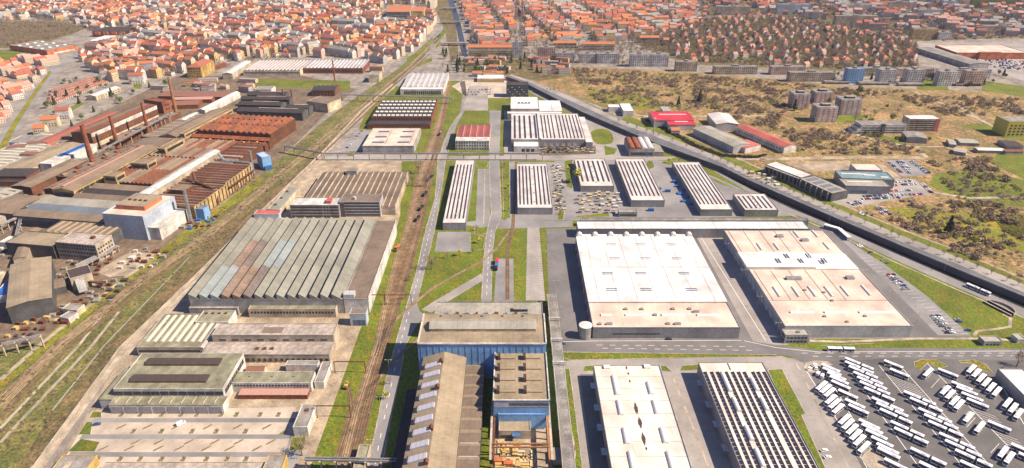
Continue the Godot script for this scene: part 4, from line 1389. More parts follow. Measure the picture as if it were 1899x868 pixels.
	patch("road","asphalt",0.06,[-78.9,-265.9,-79.2,-278.1,-80.1,-312.6,-81.8,-360.1,-81.4,-392.5,-81.8,-402.2,-79.8,-494.6,-81.4,-555.4,-81.1,-583.8,-79.9,-652.5,-87.8,-762.5,-88.2,-829.8,-84.1,-898.1,-75.3,-962.8,-77.8,-1061.8,-89.5,-1157.1,-80.3,-1157.1,-71,-1061.8,-69.2,-976.8,-76.8,-898.1,-80.6,-829.8,-78.9,-762.5,-76.3,-705.5,-72.5,-579.1,-73.2,-485.7,-73.5,-449.1,-69.8,-436,-64.3,-430.1,-69,-419.3,-72.1,-404.2,-74.3,-392.5,-73.3,-360.1,-72.6,-315.9,-71.3,-278.1,-70.9,-265.9])
	patch("road","asphalt",0.06,[-32.8,-976.8,-27.1,-760.6,-20.5,-614.7,-23.4,-572.2,-24.5,-519.2,-23.5,-449.1,-16,-449.1,-17.3,-529.1,-15.9,-572.2,-10.3,-608.3,-15,-760.6,-16.2,-976.8])
	patch("road","asphalt",0.065,[-42.9,-586.2,-22.6,-579.1,-4.8,-579.1,57.5,-582.6,58.5,-595.9,-7.6,-598.3,-18.1,-603.3,-43.3,-593.4])
	patch("road","concrete",0.065,[-224.1,-766.2,-133.8,-762.5,64.4,-766.2,183,-766.2,198.3,-777.4,98.3,-783.2,-133,-779.4,-227.3,-779.4])
	patch("road","concrete",0.066,[-68.4,-438.3,-62.1,-447.5,-25.3,-493.7,-23.5,-482.1,-49.7,-449.1,-60.6,-433.8])
	patch("car_park","asphalt",0.066,[-68.2,-532.2,-69.2,-572.2,-39,-572.2,-36.8,-532.2])
	patch("car_park","concrete",0.066,[10.7,-451.4,14.5,-581.5,25.8,-581.5,25.7,-451.4])
	patch("car_park","asphalt",0.066,[-34.7,-587.4,-39.4,-737.4,-25.1,-737.4,-21.3,-587.4])
	way("path","path",0.07,0.9,[-27.1,-589.8,-31.3,-737.4])
	patch("bus_platform","asphalt",0.07,[-13.9,-449.1,-13.3,-519.2,1.2,-519.2,1.5,-449.1])
	patch("car_park","asphalt",0.066,[-212.2,-798.9,-208.7,-886,-187.5,-881.3,-185.3,-796.9])
	patch("car_park","concrete",0.066,[-73.1,-976.8,-35.2,-976.8,-39.7,-1120.1,-70.9,-1120.1])
	patch("forecourt","paver",0.06,[-99.5,-1120.1,-82.7,-1164.8,-8.7,-1157.1,-3.8,-1045.7,-68.4,-1045.7])
	patch("car_park","concrete",0.064,[-197.2,-760.6,-190.3,-789,-85.3,-791,-83,-766.2])
	patch("hall_yard","asphalt",0.05,[-9.9,-760.6,61.2,-766.2,129.9,-775.5,191.5,-760.6,228.5,-708.8,280.7,-608.3,58.6,-597.1,-5,-598.3])
	patch("lawn","grass",0.07,[-11.8,-760.6,-2.9,-760.6,-1.8,-603.3,-8.1,-603.3])
	patch("lawn","grass",0.07,[7.4,-764.3,51.5,-764.3,51.2,-758.8,7.3,-758.8])
	patch("lawn","grass",0.07,[61.6,-762.5,72.3,-768,65,-677.4,58.5,-683.5])
	patch("lawn","grass",0.07,[158.3,-760.6,166.7,-764.3,165.2,-742.7,156.4,-735.7])
	patch("lawn","grass",0.07,[175.5,-760.6,199.9,-764.3,206.6,-757,182.9,-749.8])
	patch("lawn","grass",0.07,[62.1,-607,96.5,-616,95.2,-605.8,61.8,-603.3])
	patch("lawn","grass",0.07,[218.5,-717,238.2,-680.4,254.8,-659.7,224.1,-692.8])
	patch("lawn","grass",0.07,[45.9,-618.6,52.3,-618.6,49.9,-599.5,44.1,-598.3])
	patch("lawn","grass",0.075,[-35.4,-580.3,-22.8,-583.8,-23.3,-569.9,-27.2,-565.4,-34.7,-565.4])
	patch("lawn","grass",0.075,[-38.9,-569.9,-24.5,-560.9,-25.6,-537.3,-36.9,-533.2])
	patch("lawn","grass",0.075,[-44.4,-762.5,-28.4,-762.5,-28.4,-742.7,-40.2,-740.9])
	patch("lawn","grass",0.075,[104.4,-873.1,110.8,-885.1,120.5,-889.9,129.9,-883.9,132.8,-864.4,131.6,-841.8,127,-827.1,117.8,-822.8,107.7,-825,103.7,-839])
	patch("lawn","grass",0.075,[115.7,-819.2,131,-806.9,125,-787.1,112.7,-783.2])
	patch("yard","sand",0.055,[32.8,-779.4,102.2,-789,105.5,-819.2,34.1,-815.1])
	patch("yard","concrete",0.055,[-11.5,-976.8,128.3,-923.1,141.9,-886,166.1,-836.2,156.4,-779.4,-9.4,-779.4])
	patch("warehouse_yard","asphalt_mid",0.05,[32.3,-579.1,303.2,-586.2,311.5,-560.9,321.2,-482.1,329.6,-402.2,200.5,-395,34,-392.5,28.5,-449.1])
	patch("warehouse_yard","concrete",0.06,[169.8,-565.4,195.8,-565.4,192.8,-392.5,169.5,-392.5])
	patch("car_park","asphalt",0.06,[299.9,-572.2,307.6,-544.7,317,-509.5,325.1,-457,327,-404.2,303.9,-404.2,303.6,-482.1])
	patch("avenue_verge","grass",0.055,[306.5,-557.6,323.5,-537.3,352.4,-475.2,366.5,-449.1,382.5,-426.5,350.1,-378.8,331.2,-392.5,327.7,-402.2,325.1,-457])
	way("path","path",0.075,2.2,[329.7,-404.2,334.9,-409.6,351.4,-412.4,362.2,-415.1,370.1,-426.5,368.2,-432.3])
	patch("road","asphalt_mid",0.062,[29.3,-375.2,32.7,-395,57.2,-397.6,163.7,-398.3,184.5,-392.5,212.3,-386.8,250.7,-389.3,356.4,-388,347.3,-374.6,259.8,-377.6,195.8,-372.8,187.7,-380.6,147.8,-382.4,40.9,-384.3,34.8,-375.2])
	way("path","path",0.078,2.4,[209.9,-397.6,231.3,-396.3,286.4,-400.3,339.9,-400.3,362,-396.3])
	patch("lawn","grass",0.07,[59.6,-402.2,161.5,-403.6,161.5,-400.9,59.7,-399.6])
	patch("lawn","grass",0.07,[213.9,-400.3,255.9,-400.3,253.1,-394.4,214.3,-391.8])
	patch("lawn","grass",0.07,[33.5,-384.3,147.6,-381.8,180.6,-381.2,179.7,-378.8,128.3,-378.2,40.2,-375.2,33.8,-377.6])
	patch("service_yard","concrete",0.05,[29.9,-372.8,40.2,-375.2,128.1,-377.6,183.8,-380,195.3,-371.6,189.8,-273.5,192.9,-244.8,35.4,-244.8,32.4,-325.4])
	patch("service_yard","asphalt_mid",0.06,[44.3,-360.1,56.7,-360.1,58.5,-273.5,43.9,-273.5])
	patch("lawn","grass",0.075,[33.4,-365.8,38,-365.8,38.3,-345.8,38.5,-278.1,38.8,-265.9,31.1,-265.9,33,-325.4])
	patch("lawn","grass",0.075,[48.3,-368.7,55.9,-369.2,55.3,-363.5,47.1,-362.9])
	patch("lawn","grass",0.075,[98.7,-369.2,102.3,-369.2,105.2,-362.3,99,-363.5])
	patch("lawn","grass",0.075,[113.5,-369.2,126.4,-370.4,124.9,-364.6,111.1,-363.5])
	patch("lawn","grass",0.075,[169.1,-364.6,178.6,-365.2,177.5,-321.6,174.5,-320.6,170.6,-265.9,162,-265.9,165.8,-311.3,168.6,-356.7])
	way("path","path",0.08,1.1,[104.8,-355.6,105.5,-338,107.3,-293.6,107.7,-269.6])
	way("path","path",0.08,1.0,[32,-383,32.1,-362.3,32.4,-325.4,35.1,-302.3,35.6,-289.4,33.1,-277.3])
	patch("bus_yard","asphalt_dark",0.06,[196.3,-372.2,259.8,-377.6,347.3,-374.6,354.5,-356.7,298.8,-244.8,190.2,-244.8])
	way("kerb_strip","path",0.08,1.0,[190.7,-372.8,188.9,-345.8,186.2,-306.7,184,-273.5])
	yard = get_node("bus_yard")
	for l in [[194.1,-366.1,194.4,-278.1],[206.6,-371.5,202.9,-289.6],[222.8,-371.5,223,-281],[244.9,-369.2,247.1,-282.1],[258.9,-366.9,262.6,-278.1],[278.2,-373.8,282.3,-294],[315.7,-356.5,303.4,-312.6]]: mark(yard,0.35,l)
	for l in [[245.9,-358.7,258.6,-347.9],[245.9,-356.2,258.6,-345.5],[246,-353.7,258.6,-343.1],[246,-351.3,258.6,-340.8],[246.1,-348.8,258.6,-338.5],[246.1,-346.4,258.6,-336.2],[246.2,-344.1,258.6,-333.9],[246.2,-341.7,258.6,-331.6],[246.3,-339.4,258.6,-329.4],[277.6,-355.6,266.9,-346.2],[277.7,-349,267.2,-339.8],[277.8,-342.6,267.4,-333.6],[278.1,-324.3,268.1,-316],[278.2,-318.5,268.3,-310.4],[278.3,-312.8,268.5,-304.9],[278.5,-296.7,269.1,-289.4],[278.6,-291.5,269.2,-284.4],[278.7,-286.5,269.4,-279.6],[281.3,-327,291,-319.1],[281.8,-307.2,290.8,-299.6],[281.3,-324.1,291,-316.4],[281.8,-304.6,290.8,-297.1],[281.3,-321.3,290.9,-313.7],[281.8,-302,290.8,-294.7],[281.3,-318.6,290.9,-311],[281.8,-299.5,290.7,-292.2],[281.3,-315.9,290.8,-308.4],[281.8,-297,290.7,-289.8],[281.4,-313.2,290.8,-305.8],[281.8,-294.5,290.6,-287.4]]: mark(yard,0.2,l)
	patch("traffic_island","grass_dry",0.1,[270.1,-373,277.5,-376.2,286.7,-375.4,290.3,-368.4,283.4,-366.1,279.2,-372.3,269,-363.9,268.1,-368.4])
	patch("traffic_island","grass_dry",0.1,[301.5,-374.6,312.5,-375.4,316.7,-370,315.7,-360.9,312,-362.4,308.2,-371.5,300.6,-372.3])
	patch("traffic_island","path",0.09,[193.2,-366.1,197.5,-372.3,204,-374.3,212.2,-373.4,214.5,-370,206.3,-368.4,199.6,-360.9,194.6,-362.4])
	patch("traffic_island","path",0.09,[194.2,-285.3,203.5,-293.4,206.4,-285.3,216.1,-278.1,213.3,-272.8,195.9,-274.8])
	patch("avenue","asphalt_new",0.09,[-8.9,-1188.3,27.4,-1131,102.4,-968.4,147,-890.8,184.8,-825.5,243.8,-742.7,262,-700.7,290.2,-648.3,315.6,-602,346.1,-548.9,375.2,-498.3,400.6,-457,420.5,-426.5,407.9,-409.6,389,-439.8,364.6,-480.4,336.1,-529.1,307.4,-582.6,281.2,-623.8,254.7,-677.4,232.6,-742.7,184.7,-811,145.3,-878.9,99.8,-957.4,21.9,-1120.1,-13.6,-1180.4])  # dark strip painted where the embankment wall only casts shade
	embank([-5.1,-1172.9,32.4,-1116,103.2,-980.2,146.8,-892.5,188.6,-830.4,242.4,-740.3,259.8,-696.5,288.1,-645.3,313.6,-600.1,343,-545.6,373.2,-497.6,396.5,-453.6,415.4,-422.4],[-8.8,-1165,26.9,-1108.8,100.4,-949.4,144.1,-873.3,181.2,-809.3,239,-728.1,256.8,-686.9,284.5,-635.6,309.4,-590.2,339.3,-538.1,367.8,-488.5,392.7,-448,412.2,-418.1],5.5)
	patch("avenue","asphalt",0.08,[-13.6,-1180.4,21.9,-1120.1,99.8,-957.4,145.3,-878.9,184.7,-811,232.6,-742.7,254.7,-677.4,281.2,-623.8,307.4,-582.6,336.1,-529.1,364.6,-480.4,389,-439.8,407.9,-409.6,400,-398.9,380.4,-432.3,356.4,-470.1,328.8,-519.2,301.3,-575.6,275.6,-616,248,-674.4,227.9,-739.1,181.4,-800.9,141.8,-869.6,95.7,-946.6,14.6,-1109.4,-18.1,-1172.6])
	patch("promenade","concrete",0.08,[-1.4,-1204.5,38.8,-1149.6,107.8,-1026.9,152.7,-930.8,196.4,-867.3,251.9,-771.8,274.7,-722,301,-669.9,327.6,-623.8,359.3,-565.4,390.5,-517.2,414.3,-473.5,431.6,-441.3,423.7,-430.9,404.4,-462.7,380.7,-507.6,349.9,-556.5,319.9,-612.1,293.9,-658.2,265,-710.4,247.3,-755.2,192.4,-847.1,149.8,-910.4,105.3,-999.8,33,-1138.4,-5.2,-1196.4])
	patch("verge","grass",0.085,[152.7,-930.8,196.4,-867.3,251.9,-771.8,274.7,-722,301,-669.9,327.6,-623.8,359.3,-565.4,390.5,-517.2,414.3,-473.5,418.4,-479.5,396.5,-524.1,365.4,-573.3,333.2,-631.8,306.1,-683.5,280.7,-740.9,257.8,-792.9,202.4,-898.1,162.3,-949.3])
	way("path","path",0.09,2.0,[164.6,-954.7,204.8,-903,260.2,-796.9,283.1,-744.4,308.4,-686.6,335.5,-634.5,367.6,-575.6,398.6,-526.1,420.5,-481.3])
	way("path","path",0.088,1.5,[272.5,-613.4,298.3,-573.3,325.9,-517.2,353.7,-468.5,377.8,-430.9,397.5,-397.6])

func stage_01() -> void:
	way("road","sand",0.07,9.0,[295.8,-770.1,344,-772.5,419.4,-776.3,492.5,-774.9])
	way("road","path",0.07,6.0,[497.4,-774.9,505.9,-812.3,469.6,-836.3,443.5,-885.1])
	way("road","path",0.07,4.0,[507.3,-814.9,543.2,-814.9,558.3,-772.5])
	way("road","path",0.07,5.0,[445.9,-667,476.1,-652.3,534.2,-654.2])
	way("road","path",0.07,5.0,[647.2,-1090.2,652,-1012.9,658.6,-936.1,656.4,-890.3])
	way("road","path",0.07,5.0,[670.6,-1012.9,661.9,-941.4])
	way("path","path",0.07,2.5,[571.8,-1099,565.4,-1048.3])
	way("road","path",0.07,6.0,[154.8,-962.8,206.2,-942.3,274,-949.1,362.6,-949.1])
	way("road","path",0.07,6.0,[233.2,-749.2,254.3,-767.7,302.9,-770.1])
	patch("road","asphalt",0.05,[-594.1,-708.8,-698.4,-910.4,-782.3,-1102.4,-855.6,-1282.5,-867.3,-1354.7,-866.7,-1391,-836.9,-1320.1,-830.1,-1259.9,-771.2,-1120.1,-693.4,-949.3,-639.2,-829.8,-576.1,-708.8])
	patch("tram_reserve","grass_dry",0.055,[-611.5,-751.6,-687.7,-905.5,-777,-1102.4,-836.6,-1238.1,-822.4,-1221.1,-765.3,-1092,-675.5,-898.1,-605,-760.6])
	way("road","asphalt",0.055,10.0,[-836.9,-1320.1,-848.5,-1407.1,-857.4,-1542.7,-1117.9,-2155.6])
	patch("meadow","grass",0.05,[-1103.3,-1434.7,-990.9,-1407.1,-940.3,-1320.1,-1023.3,-1291.7])
	patch("meadow","garden",0.04,[-1370.3,-1776.6,-1116.3,-1760.1,-1018.6,-1681.7,-1003.4,-1588.9,-1008.6,-1434.7,-1133.7,-1446])
	patch("lawn","grass",0.05,[-657.2,-976.8,-660.4,-1026.9,-646.9,-1014.7,-641.2,-962.8])
	patch("lawn","grass",0.05,[-637.5,-1138.4,-624.9,-1149.6,-604.6,-1102.4,-618.7,-1105.9])
	patch("lawn","grass",0.05,[-445.6,-1172.6,-275,-1157.1,-261.2,-1092,-307.4,-1102.4,-425.3,-1113])
	patch("gardens","garden",0.03,[260.8,-1492.9,472.5,-1819.2,673.8,-1882,800.9,-1712.2,874.3,-1505.1,746.4,-1255.5,591.9,-1229.5,474.7,-1255.5,332.9,-1282.5,297.9,-1359.8])
	patch("gardens","garden",0.03,[497.4,-1863.6,680.1,-1900.7,807.7,-1727.9,880.9,-1517.5,1499.2,-1623.4,2105.7,-2336,597.2,-2336])
	patch("gardens","garden",0.03,[-96.4,-1380.5,-10,-1339.7,101.9,-1291.7,103.9,-1188.3,46.4,-1157.1,-18.4,-1196.4,-86,-1216.9])
	patch("retail_park","concrete",0.04,[856.3,-1492.9,1113.1,-1505.1,1306.2,-1463.3,1056.5,-1157.1,872.8,-1157.1,837.9,-1320.1])
	patch("river","water",0.06,[-214.2,-2308.5,-195.1,-2308.5,-139.8,-1863.6,-91.5,-1407.1,-88.1,-1349.7,-100.7,-1380.5,-126.8,-1623.4,-160.5,-1910.2])
	patch("river_bank","garden",0.05,[-245.7,-2179.7,-188.1,-2179.7,-134.6,-1696.8,-105.3,-1354.7,-119.2,-1329.8,-154.2,-1623.4])
	patch("lawn","grass",0.055,[-176.5,-1505.1,-164.2,-1623.4,-164.6,-1712.2,-151.7,-1623.4,-159,-1492.9,-171.6,-1480.9])
	patch("lawn","grass",0.055,[-206.9,-1339.7,-183.4,-1434.7,-173.3,-1423.5,-192.1,-1291.7])
	patch("lawn","grass",0.055,[-180.8,-1282.5,-157.7,-1349.7,-151.5,-1310.5,-173.5,-1264.4])
	bridge(-179.5,-1743.9,-122.1,-1743.9)
	bridge(-145.3,-1469.1,-90.6,-1469.1)
	bridge(-197.4,-1979.1,-149.4,-1979.1)
	way("road","asphalt",0.055,11.0,[-191.3,-1120.1,-184.9,-1238.1,-163.8,-1407.1,-171.1,-1696.8])
	dashes(yard,[56.6,-392.5,168.8,-390.6],0.09,0.3,4.0,5.0)
	dashes(yard,[196,-383,351.2,-383],0.09,0.3,4.0,5.0)
	dashes(yard,[202,-379.4,349.1,-380],0.09,0.3,4.0,5.0)
	dashes(yard,[59.9,-388.7,167.4,-386.2],0.09,0.3,4.0,5.0)
	mark(yard,0.35,[34.3,-396.3,57.1,-397.3,161.7,-398])
	mark(yard,0.35,[163.5,-397.6,183.4,-389.3,211.3,-384.3,352.5,-385.5])
	mark(yard,0.35,[173.7,-560.9,176.1,-482.1,178,-419.3,178.7,-397.6])
	for l in [[309.6,-521.1,300.8,-520.2],[310.6,-515.2,301.8,-514.2],[311.5,-509.3,302.8,-508.4],[312.4,-503.6,303.8,-502.6],[313.3,-497.9,304.8,-497],[314.2,-492.4,305.7,-491.5],[315.1,-486.9,306.7,-486],[315.9,-481.5,307.6,-480.7],[316.8,-476.3,308.5,-475.4],[317.6,-471.1,309.4,-470.2],[318.4,-466,310.3,-465.1],[319.2,-461,311.2,-460.2],[320,-456,312,-455.2],[320.8,-451.2,312.8,-450.4],[321.5,-446.4,313.7,-445.6],[322.3,-441.7,314.5,-441],[323,-437.1,315.3,-436.3],[323.7,-432.6,316.1,-431.8],[324.5,-428.1,316.8,-427.3],[325.2,-423.7,317.6,-423],[325.8,-419.3,318.3,-418.6],[326.5,-415.1,319.1,-414.4],[327.2,-410.9,319.8,-410.2],[327.9,-406.7,320.5,-406],[14.2,-579.1,17.5,-579.1],[22.6,-579.1,25.7,-579.1],[14.1,-573.9,17.4,-573.9],[22.6,-573.9,25.7,-573.9],[13.9,-568.8,17.2,-568.8],[22.6,-568.8,25.7,-568.8],[13.8,-563.7,17,-563.7],[22.6,-563.7,25.7,-563.7],[13.6,-558.7,16.8,-558.7],[22.6,-558.7,25.7,-558.7],[13.5,-553.8,16.7,-553.8],[22.6,-553.8,25.7,-553.8],[13.3,-548.9,16.5,-548.9],[22.6,-548.9,25.6,-548.9],[13.2,-544.1,16.3,-544.1],[22.5,-544.1,25.6,-544.1],[13.1,-539.4,16.2,-539.4],[22.5,-539.4,25.6,-539.4],[12.9,-534.7,16,-534.7],[22.5,-534.7,25.6,-534.7],[12.8,-530.1,15.9,-530.1],[22.5,-530.1,25.6,-530.1],[12.7,-525.6,15.7,-525.6],[22.5,-525.6,25.6,-525.6],[12.5,-521.1,15.6,-521.1],[22.5,-521.1,25.6,-521.1],[12.4,-516.7,15.4,-516.7],[22.5,-516.7,25.6,-516.7],[12.3,-512.4,15.3,-512.4],[22.5,-512.4,25.6,-512.4],[12.1,-508.1,15.1,-508.1],[22.4,-508.1,25.6,-508.1],[12,-503.8,15,-503.8],[22.4,-503.8,25.6,-503.8],[11.9,-499.7,14.8,-499.7],[22.4,-499.7,25.6,-499.7],[11.8,-495.5,14.7,-495.5],[22.4,-495.5,25.6,-495.5],[11.6,-491.5,14.6,-491.5],[22.4,-491.5,25.6,-491.5],[11.5,-487.4,14.4,-487.4],[22.4,-487.4,25.6,-487.4],[11.4,-483.5,14.3,-483.5],[22.4,-483.5,25.6,-483.5],[11.3,-479.5,14.1,-479.5],[22.4,-479.5,25.6,-479.5],[11.2,-475.7,14,-475.7],[22.4,-475.7,25.6,-475.7],[11.1,-471.8,13.9,-471.8],[22.4,-471.8,25.6,-471.8],[11,-468.1,13.8,-468.1],[22.3,-468.1,25.6,-468.1],[10.8,-464.3,13.6,-464.3],[22.3,-464.3,25.6,-464.3],[10.7,-460.6,13.5,-460.6],[22.3,-460.6,25.6,-460.6],[10.6,-457,13.4,-457],[22.3,-457,25.6,-457],[10.5,-453.4,13.3,-453.4],[22.3,-453.4,25.6,-453.4]]: mark(yard,0.16,l)
	dashes(yard,[-75.4,-278.1,-76.5,-314,-77.5,-360.1,-78.1,-397.6,-76.9,-491,-77,-583.8,-78.6,-692.8],0.09,0.3,4.0,6.0)
	dashes(yard,[-20,-457,-20.6,-529.1,-19,-578],0.09,0.3,4.0,6.0)
	b("white_warehouse","huge white membrane roofed warehouse beside the round tank","warehouse",108.6,-473.1,0.00,103.3,145.6,9.1,"clad_grey","peach_roof","flat",0,"")
	sub("upper_hall",0.0,1.0,0.224,1.0,HH-0.3,HH+1.0,"white_sheet","white_roof")
	for i in 7: boxp("roof_seam",0.35,0.12,D*0.760,"kerb",T,Vector3(lx(0.08+i*0.14),HH+1.34,lz(0.612)))
	boxp("roof_seam",W,0.16,0.5,"crate_grey",T,Vector3(0,HH+1.34,lz(0.586)))
	sky(0.278,0.854,8.5,1.1,0.5,"steel","smoke_vent","gable",HH+1.35)
	sky(0.278,0.872,8.5,1.1,0.5,"steel","smoke_vent","gable",HH+1.35)
	sky(0.527,0.854,8.5,1.1,0.5,"steel","smoke_vent","gable",HH+1.35)
	sky(0.527,0.872,8.5,1.1,0.5,"steel","smoke_vent","gable",HH+1.35)
	sky(0.784,0.854,8.5,1.1,0.5,"steel","smoke_vent","gable",HH+1.35)
	sky(0.784,0.872,8.5,1.1,0.5,"steel","smoke_vent","gable",HH+1.35)
	sky(0.278,0.679,8.5,1.1,0.5,"steel","smoke_vent","gable",HH+1.35)
	sky(0.278,0.697,8.5,1.1,0.5,"steel","smoke_vent","gable",HH+1.35)
	sky(0.528,0.679,8.5,1.1,0.5,"steel","smoke_vent","gable",HH+1.35)
	sky(0.528,0.697,8.5,1.1,0.5,"steel","smoke_vent","gable",HH+1.35)
	sky(0.782,0.679,8.5,1.1,0.5,"steel","smoke_vent","gable",HH+1.35)
	sky(0.782,0.697,8.5,1.1,0.5,"steel","smoke_vent","gable",HH+1.35)
	sky(0.189,0.507,8.5,1.1,0.5,"glass_blue","smoke_vent","gable",HH+1.35)
	sky(0.189,0.525,8.5,1.1,0.5,"glass_blue","smoke_vent","gable",HH+1.35)
	sky(0.447,0.507,8.5,1.1,0.5,"glass_blue","smoke_vent","gable",HH+1.35)
	sky(0.447,0.525,8.5,1.1,0.5,"glass_blue","smoke_vent","gable",HH+1.35)
	sky(0.782,0.507,8.5,1.1,0.5,"glass_blue","smoke_vent","gable",HH+1.35)
	sky(0.782,0.525,8.5,1.1,0.5,"glass_blue","smoke_vent","gable",HH+1.35)
	sky(0.189,0.334,8.5,1.1,0.5,"glass_blue","smoke_vent","gable",HH+1.35)
	sky(0.189,0.352,8.5,1.1,0.5,"glass_blue","smoke_vent","gable",HH+1.35)
	sky(0.445,0.334,8.5,1.1,0.5,"glass_blue","smoke_vent","gable",HH+1.35)
	sky(0.445,0.352,8.5,1.1,0.5,"glass_blue","smoke_vent","gable",HH+1.35)
	sky(0.781,0.334,8.5,1.1,0.5,"glass_blue","smoke_vent","gable",HH+1.35)
	sky(0.781,0.352,8.5,1.1,0.5,"glass_blue","smoke_vent","gable",HH+1.35)
	sky(0.111,0.110,8.2,2.6,1.0,"sky_plate","skylight","vault")
	sky(0.321,0.110,16.4,2.6,1.0,"sky_plate","skylight","vault")
	sky(0.575,0.110,16.4,2.6,1.0,"sky_plate","skylight","vault")
	sky(0.823,0.110,16.4,2.6,1.0,"sky_plate","skylight","vault")
	sky(0.050,0.029,2.4,2.2,1.1,"crate_grey","roof_vent")
	sky(0.518,0.032,2.4,2.2,1.1,"crate_grey","roof_vent")
	sky(0.256,0.163,2.4,2.2,1.1,"crate_grey","roof_vent")
	sky(0.370,0.163,2.4,2.2,1.1,"crate_grey","roof_vent")
	sky(0.591,0.165,2.4,2.2,1.1,"crate_grey","roof_vent")
	sky(0.710,0.165,2.4,2.2,1.1,"crate_grey","roof_vent")
	sky(0.450,0.110,2.4,2.2,1.1,"crate_grey","roof_vent")
	sky(0.115,0.028,4.4,2.0,1.5,"steel","cooling_unit")
	sky(0.583,0.029,4.4,2.0,1.5,"steel","cooling_unit")
	sky(0.747,0.138,4.4,2.0,1.5,"steel","cooling_unit")
	wins("f",0.14,0.46,17,[3.6],2.2,0.8)
	for i in 8: sky(0.03+i*0.135,0.985,5.0,5.0,2.6,"sky_plate","roof_dome","vault",HH+1.35)
	for i in 9:
		var p := side_pos("l",0.08+i*0.1,0.4,0.4)
		boxp("dock_door",3.4,3.8,0.5,"clad_silver",T,p[0],p[1])
	b("logistics_warehouse","large pale peach roofed warehouse with white raised roof band across it","warehouse",237.4,-479,0.00,90,153.5,9.1,"clad_silver","peach_roof","flat",0,"")
	sub("raised_roof",-0.02,0.60,0.531,0.701,HH-0.2,HH+2.2,"white_sheet","white_roof")
	sub("raised_roof",0.605,0.985,0.531,0.701,HH-0.2,HH+0.5,"white_sheet","white_roof")
	boxp("roof_seam",W-1,0.2,0.6,"crate_grey",T,Vector3(0,HH,lz(0.225)))
	boxp("roof_seam",0.4,0.2,0.294*D,"crate_grey",T,Vector3(lx(0.040),HH,lz(0.378)))
	boxp("roof_seam",0.4,0.2,0.287*D,"crate_grey",T,Vector3(lx(0.040),HH,lz(0.851)))
	boxp("roof_seam",0.4,0.2,0.294*D,"crate_grey",T,Vector3(lx(0.190),HH,lz(0.378)))
	boxp("roof_seam",0.4,0.2,0.287*D,"crate_grey",T,Vector3(lx(0.190),HH,lz(0.851)))
	boxp("roof_seam",0.4,0.2,0.294*D,"crate_grey",T,Vector3(lx(0.350),HH,lz(0.378)))
	boxp("roof_seam",0.4,0.2,0.287*D,"crate_grey",T,Vector3(lx(0.350),HH,lz(0.851)))
	boxp("roof_seam",0.4,0.2,0.294*D,"crate_grey",T,Vector3(lx(0.500),HH,lz(0.378)))
	boxp("roof_seam",0.4,0.2,0.287*D,"crate_grey",T,Vector3(lx(0.500),HH,lz(0.851)))
	boxp("roof_seam",0.4,0.2,0.294*D,"crate_grey",T,Vector3(lx(0.650),HH,lz(0.378)))
	boxp("roof_seam",0.4,0.2,0.287*D,"crate_grey",T,Vector3(lx(0.650),HH,lz(0.851)))
	sky(0.114,0.302,2.2,15,1.1,"sky_plate","skylight","vault")
	sky(0.277,0.302,2.2,15,1.1,"sky_plate","skylight","vault")
	sky(0.418,0.305,2.2,15,1.1,"sky_plate","skylight","vault")
	sky(0.558,0.305,2.2,15,1.1,"sky_plate","skylight","vault")
	sky(0.700,0.309,2.2,15,1.1,"sky_plate","skylight","vault")
	sky(0.886,0.316,2.2,15,1.1,"sky_plate","skylight","vault")
	sky(0.405,0.792,2.2,13,1.1,"sky_plate","skylight","vault")
	sky(0.695,0.948,2.2,13,1.1,"sky_plate","skylight","vault")
	sky(0.885,0.957,2.2,13,1.1,"sky_plate","skylight","vault")
	sky(0.890,0.800,2.2,13,1.1,"sky_plate","skylight","vault")
	sky(0.241,0.792,2.2,13,1.1,"sky_plate","skylight","vault")
	sky(0.207,0.115,17.2,2.6,1.0,"sky_plate","skylight","vault")
	sky(0.489,0.115,18.2,2.6,1.0,"sky_plate","skylight","vault")
	sky(0.818,0.115,26.9,2.6,1.0,"sky_plate","skylight","vault")
	sky(0.285,0.597,1.2,7,0.6,"glass_blue","smoke_vent","gable",HH+2.55)
	sky(0.309,0.597,1.2,7,0.6,"glass_blue","smoke_vent","gable",HH+2.55)
	sky(0.492,0.597,1.2,7,0.6,"glass_blue","smoke_vent","gable",HH+2.55)
	sky(0.516,0.597,1.2,7,0.6,"glass_blue","smoke_vent","gable",HH+2.55)
	sky(0.707,0.601,1.2,7,0.6,"glass_blue","smoke_vent","gable",HH+2.55)
	sky(0.731,0.601,1.2,7,0.6,"glass_blue","smoke_vent","gable",HH+2.55)
	sky(0.394,0.651,1.2,7,0.6,"glass_blue","smoke_vent","gable",HH+2.55)

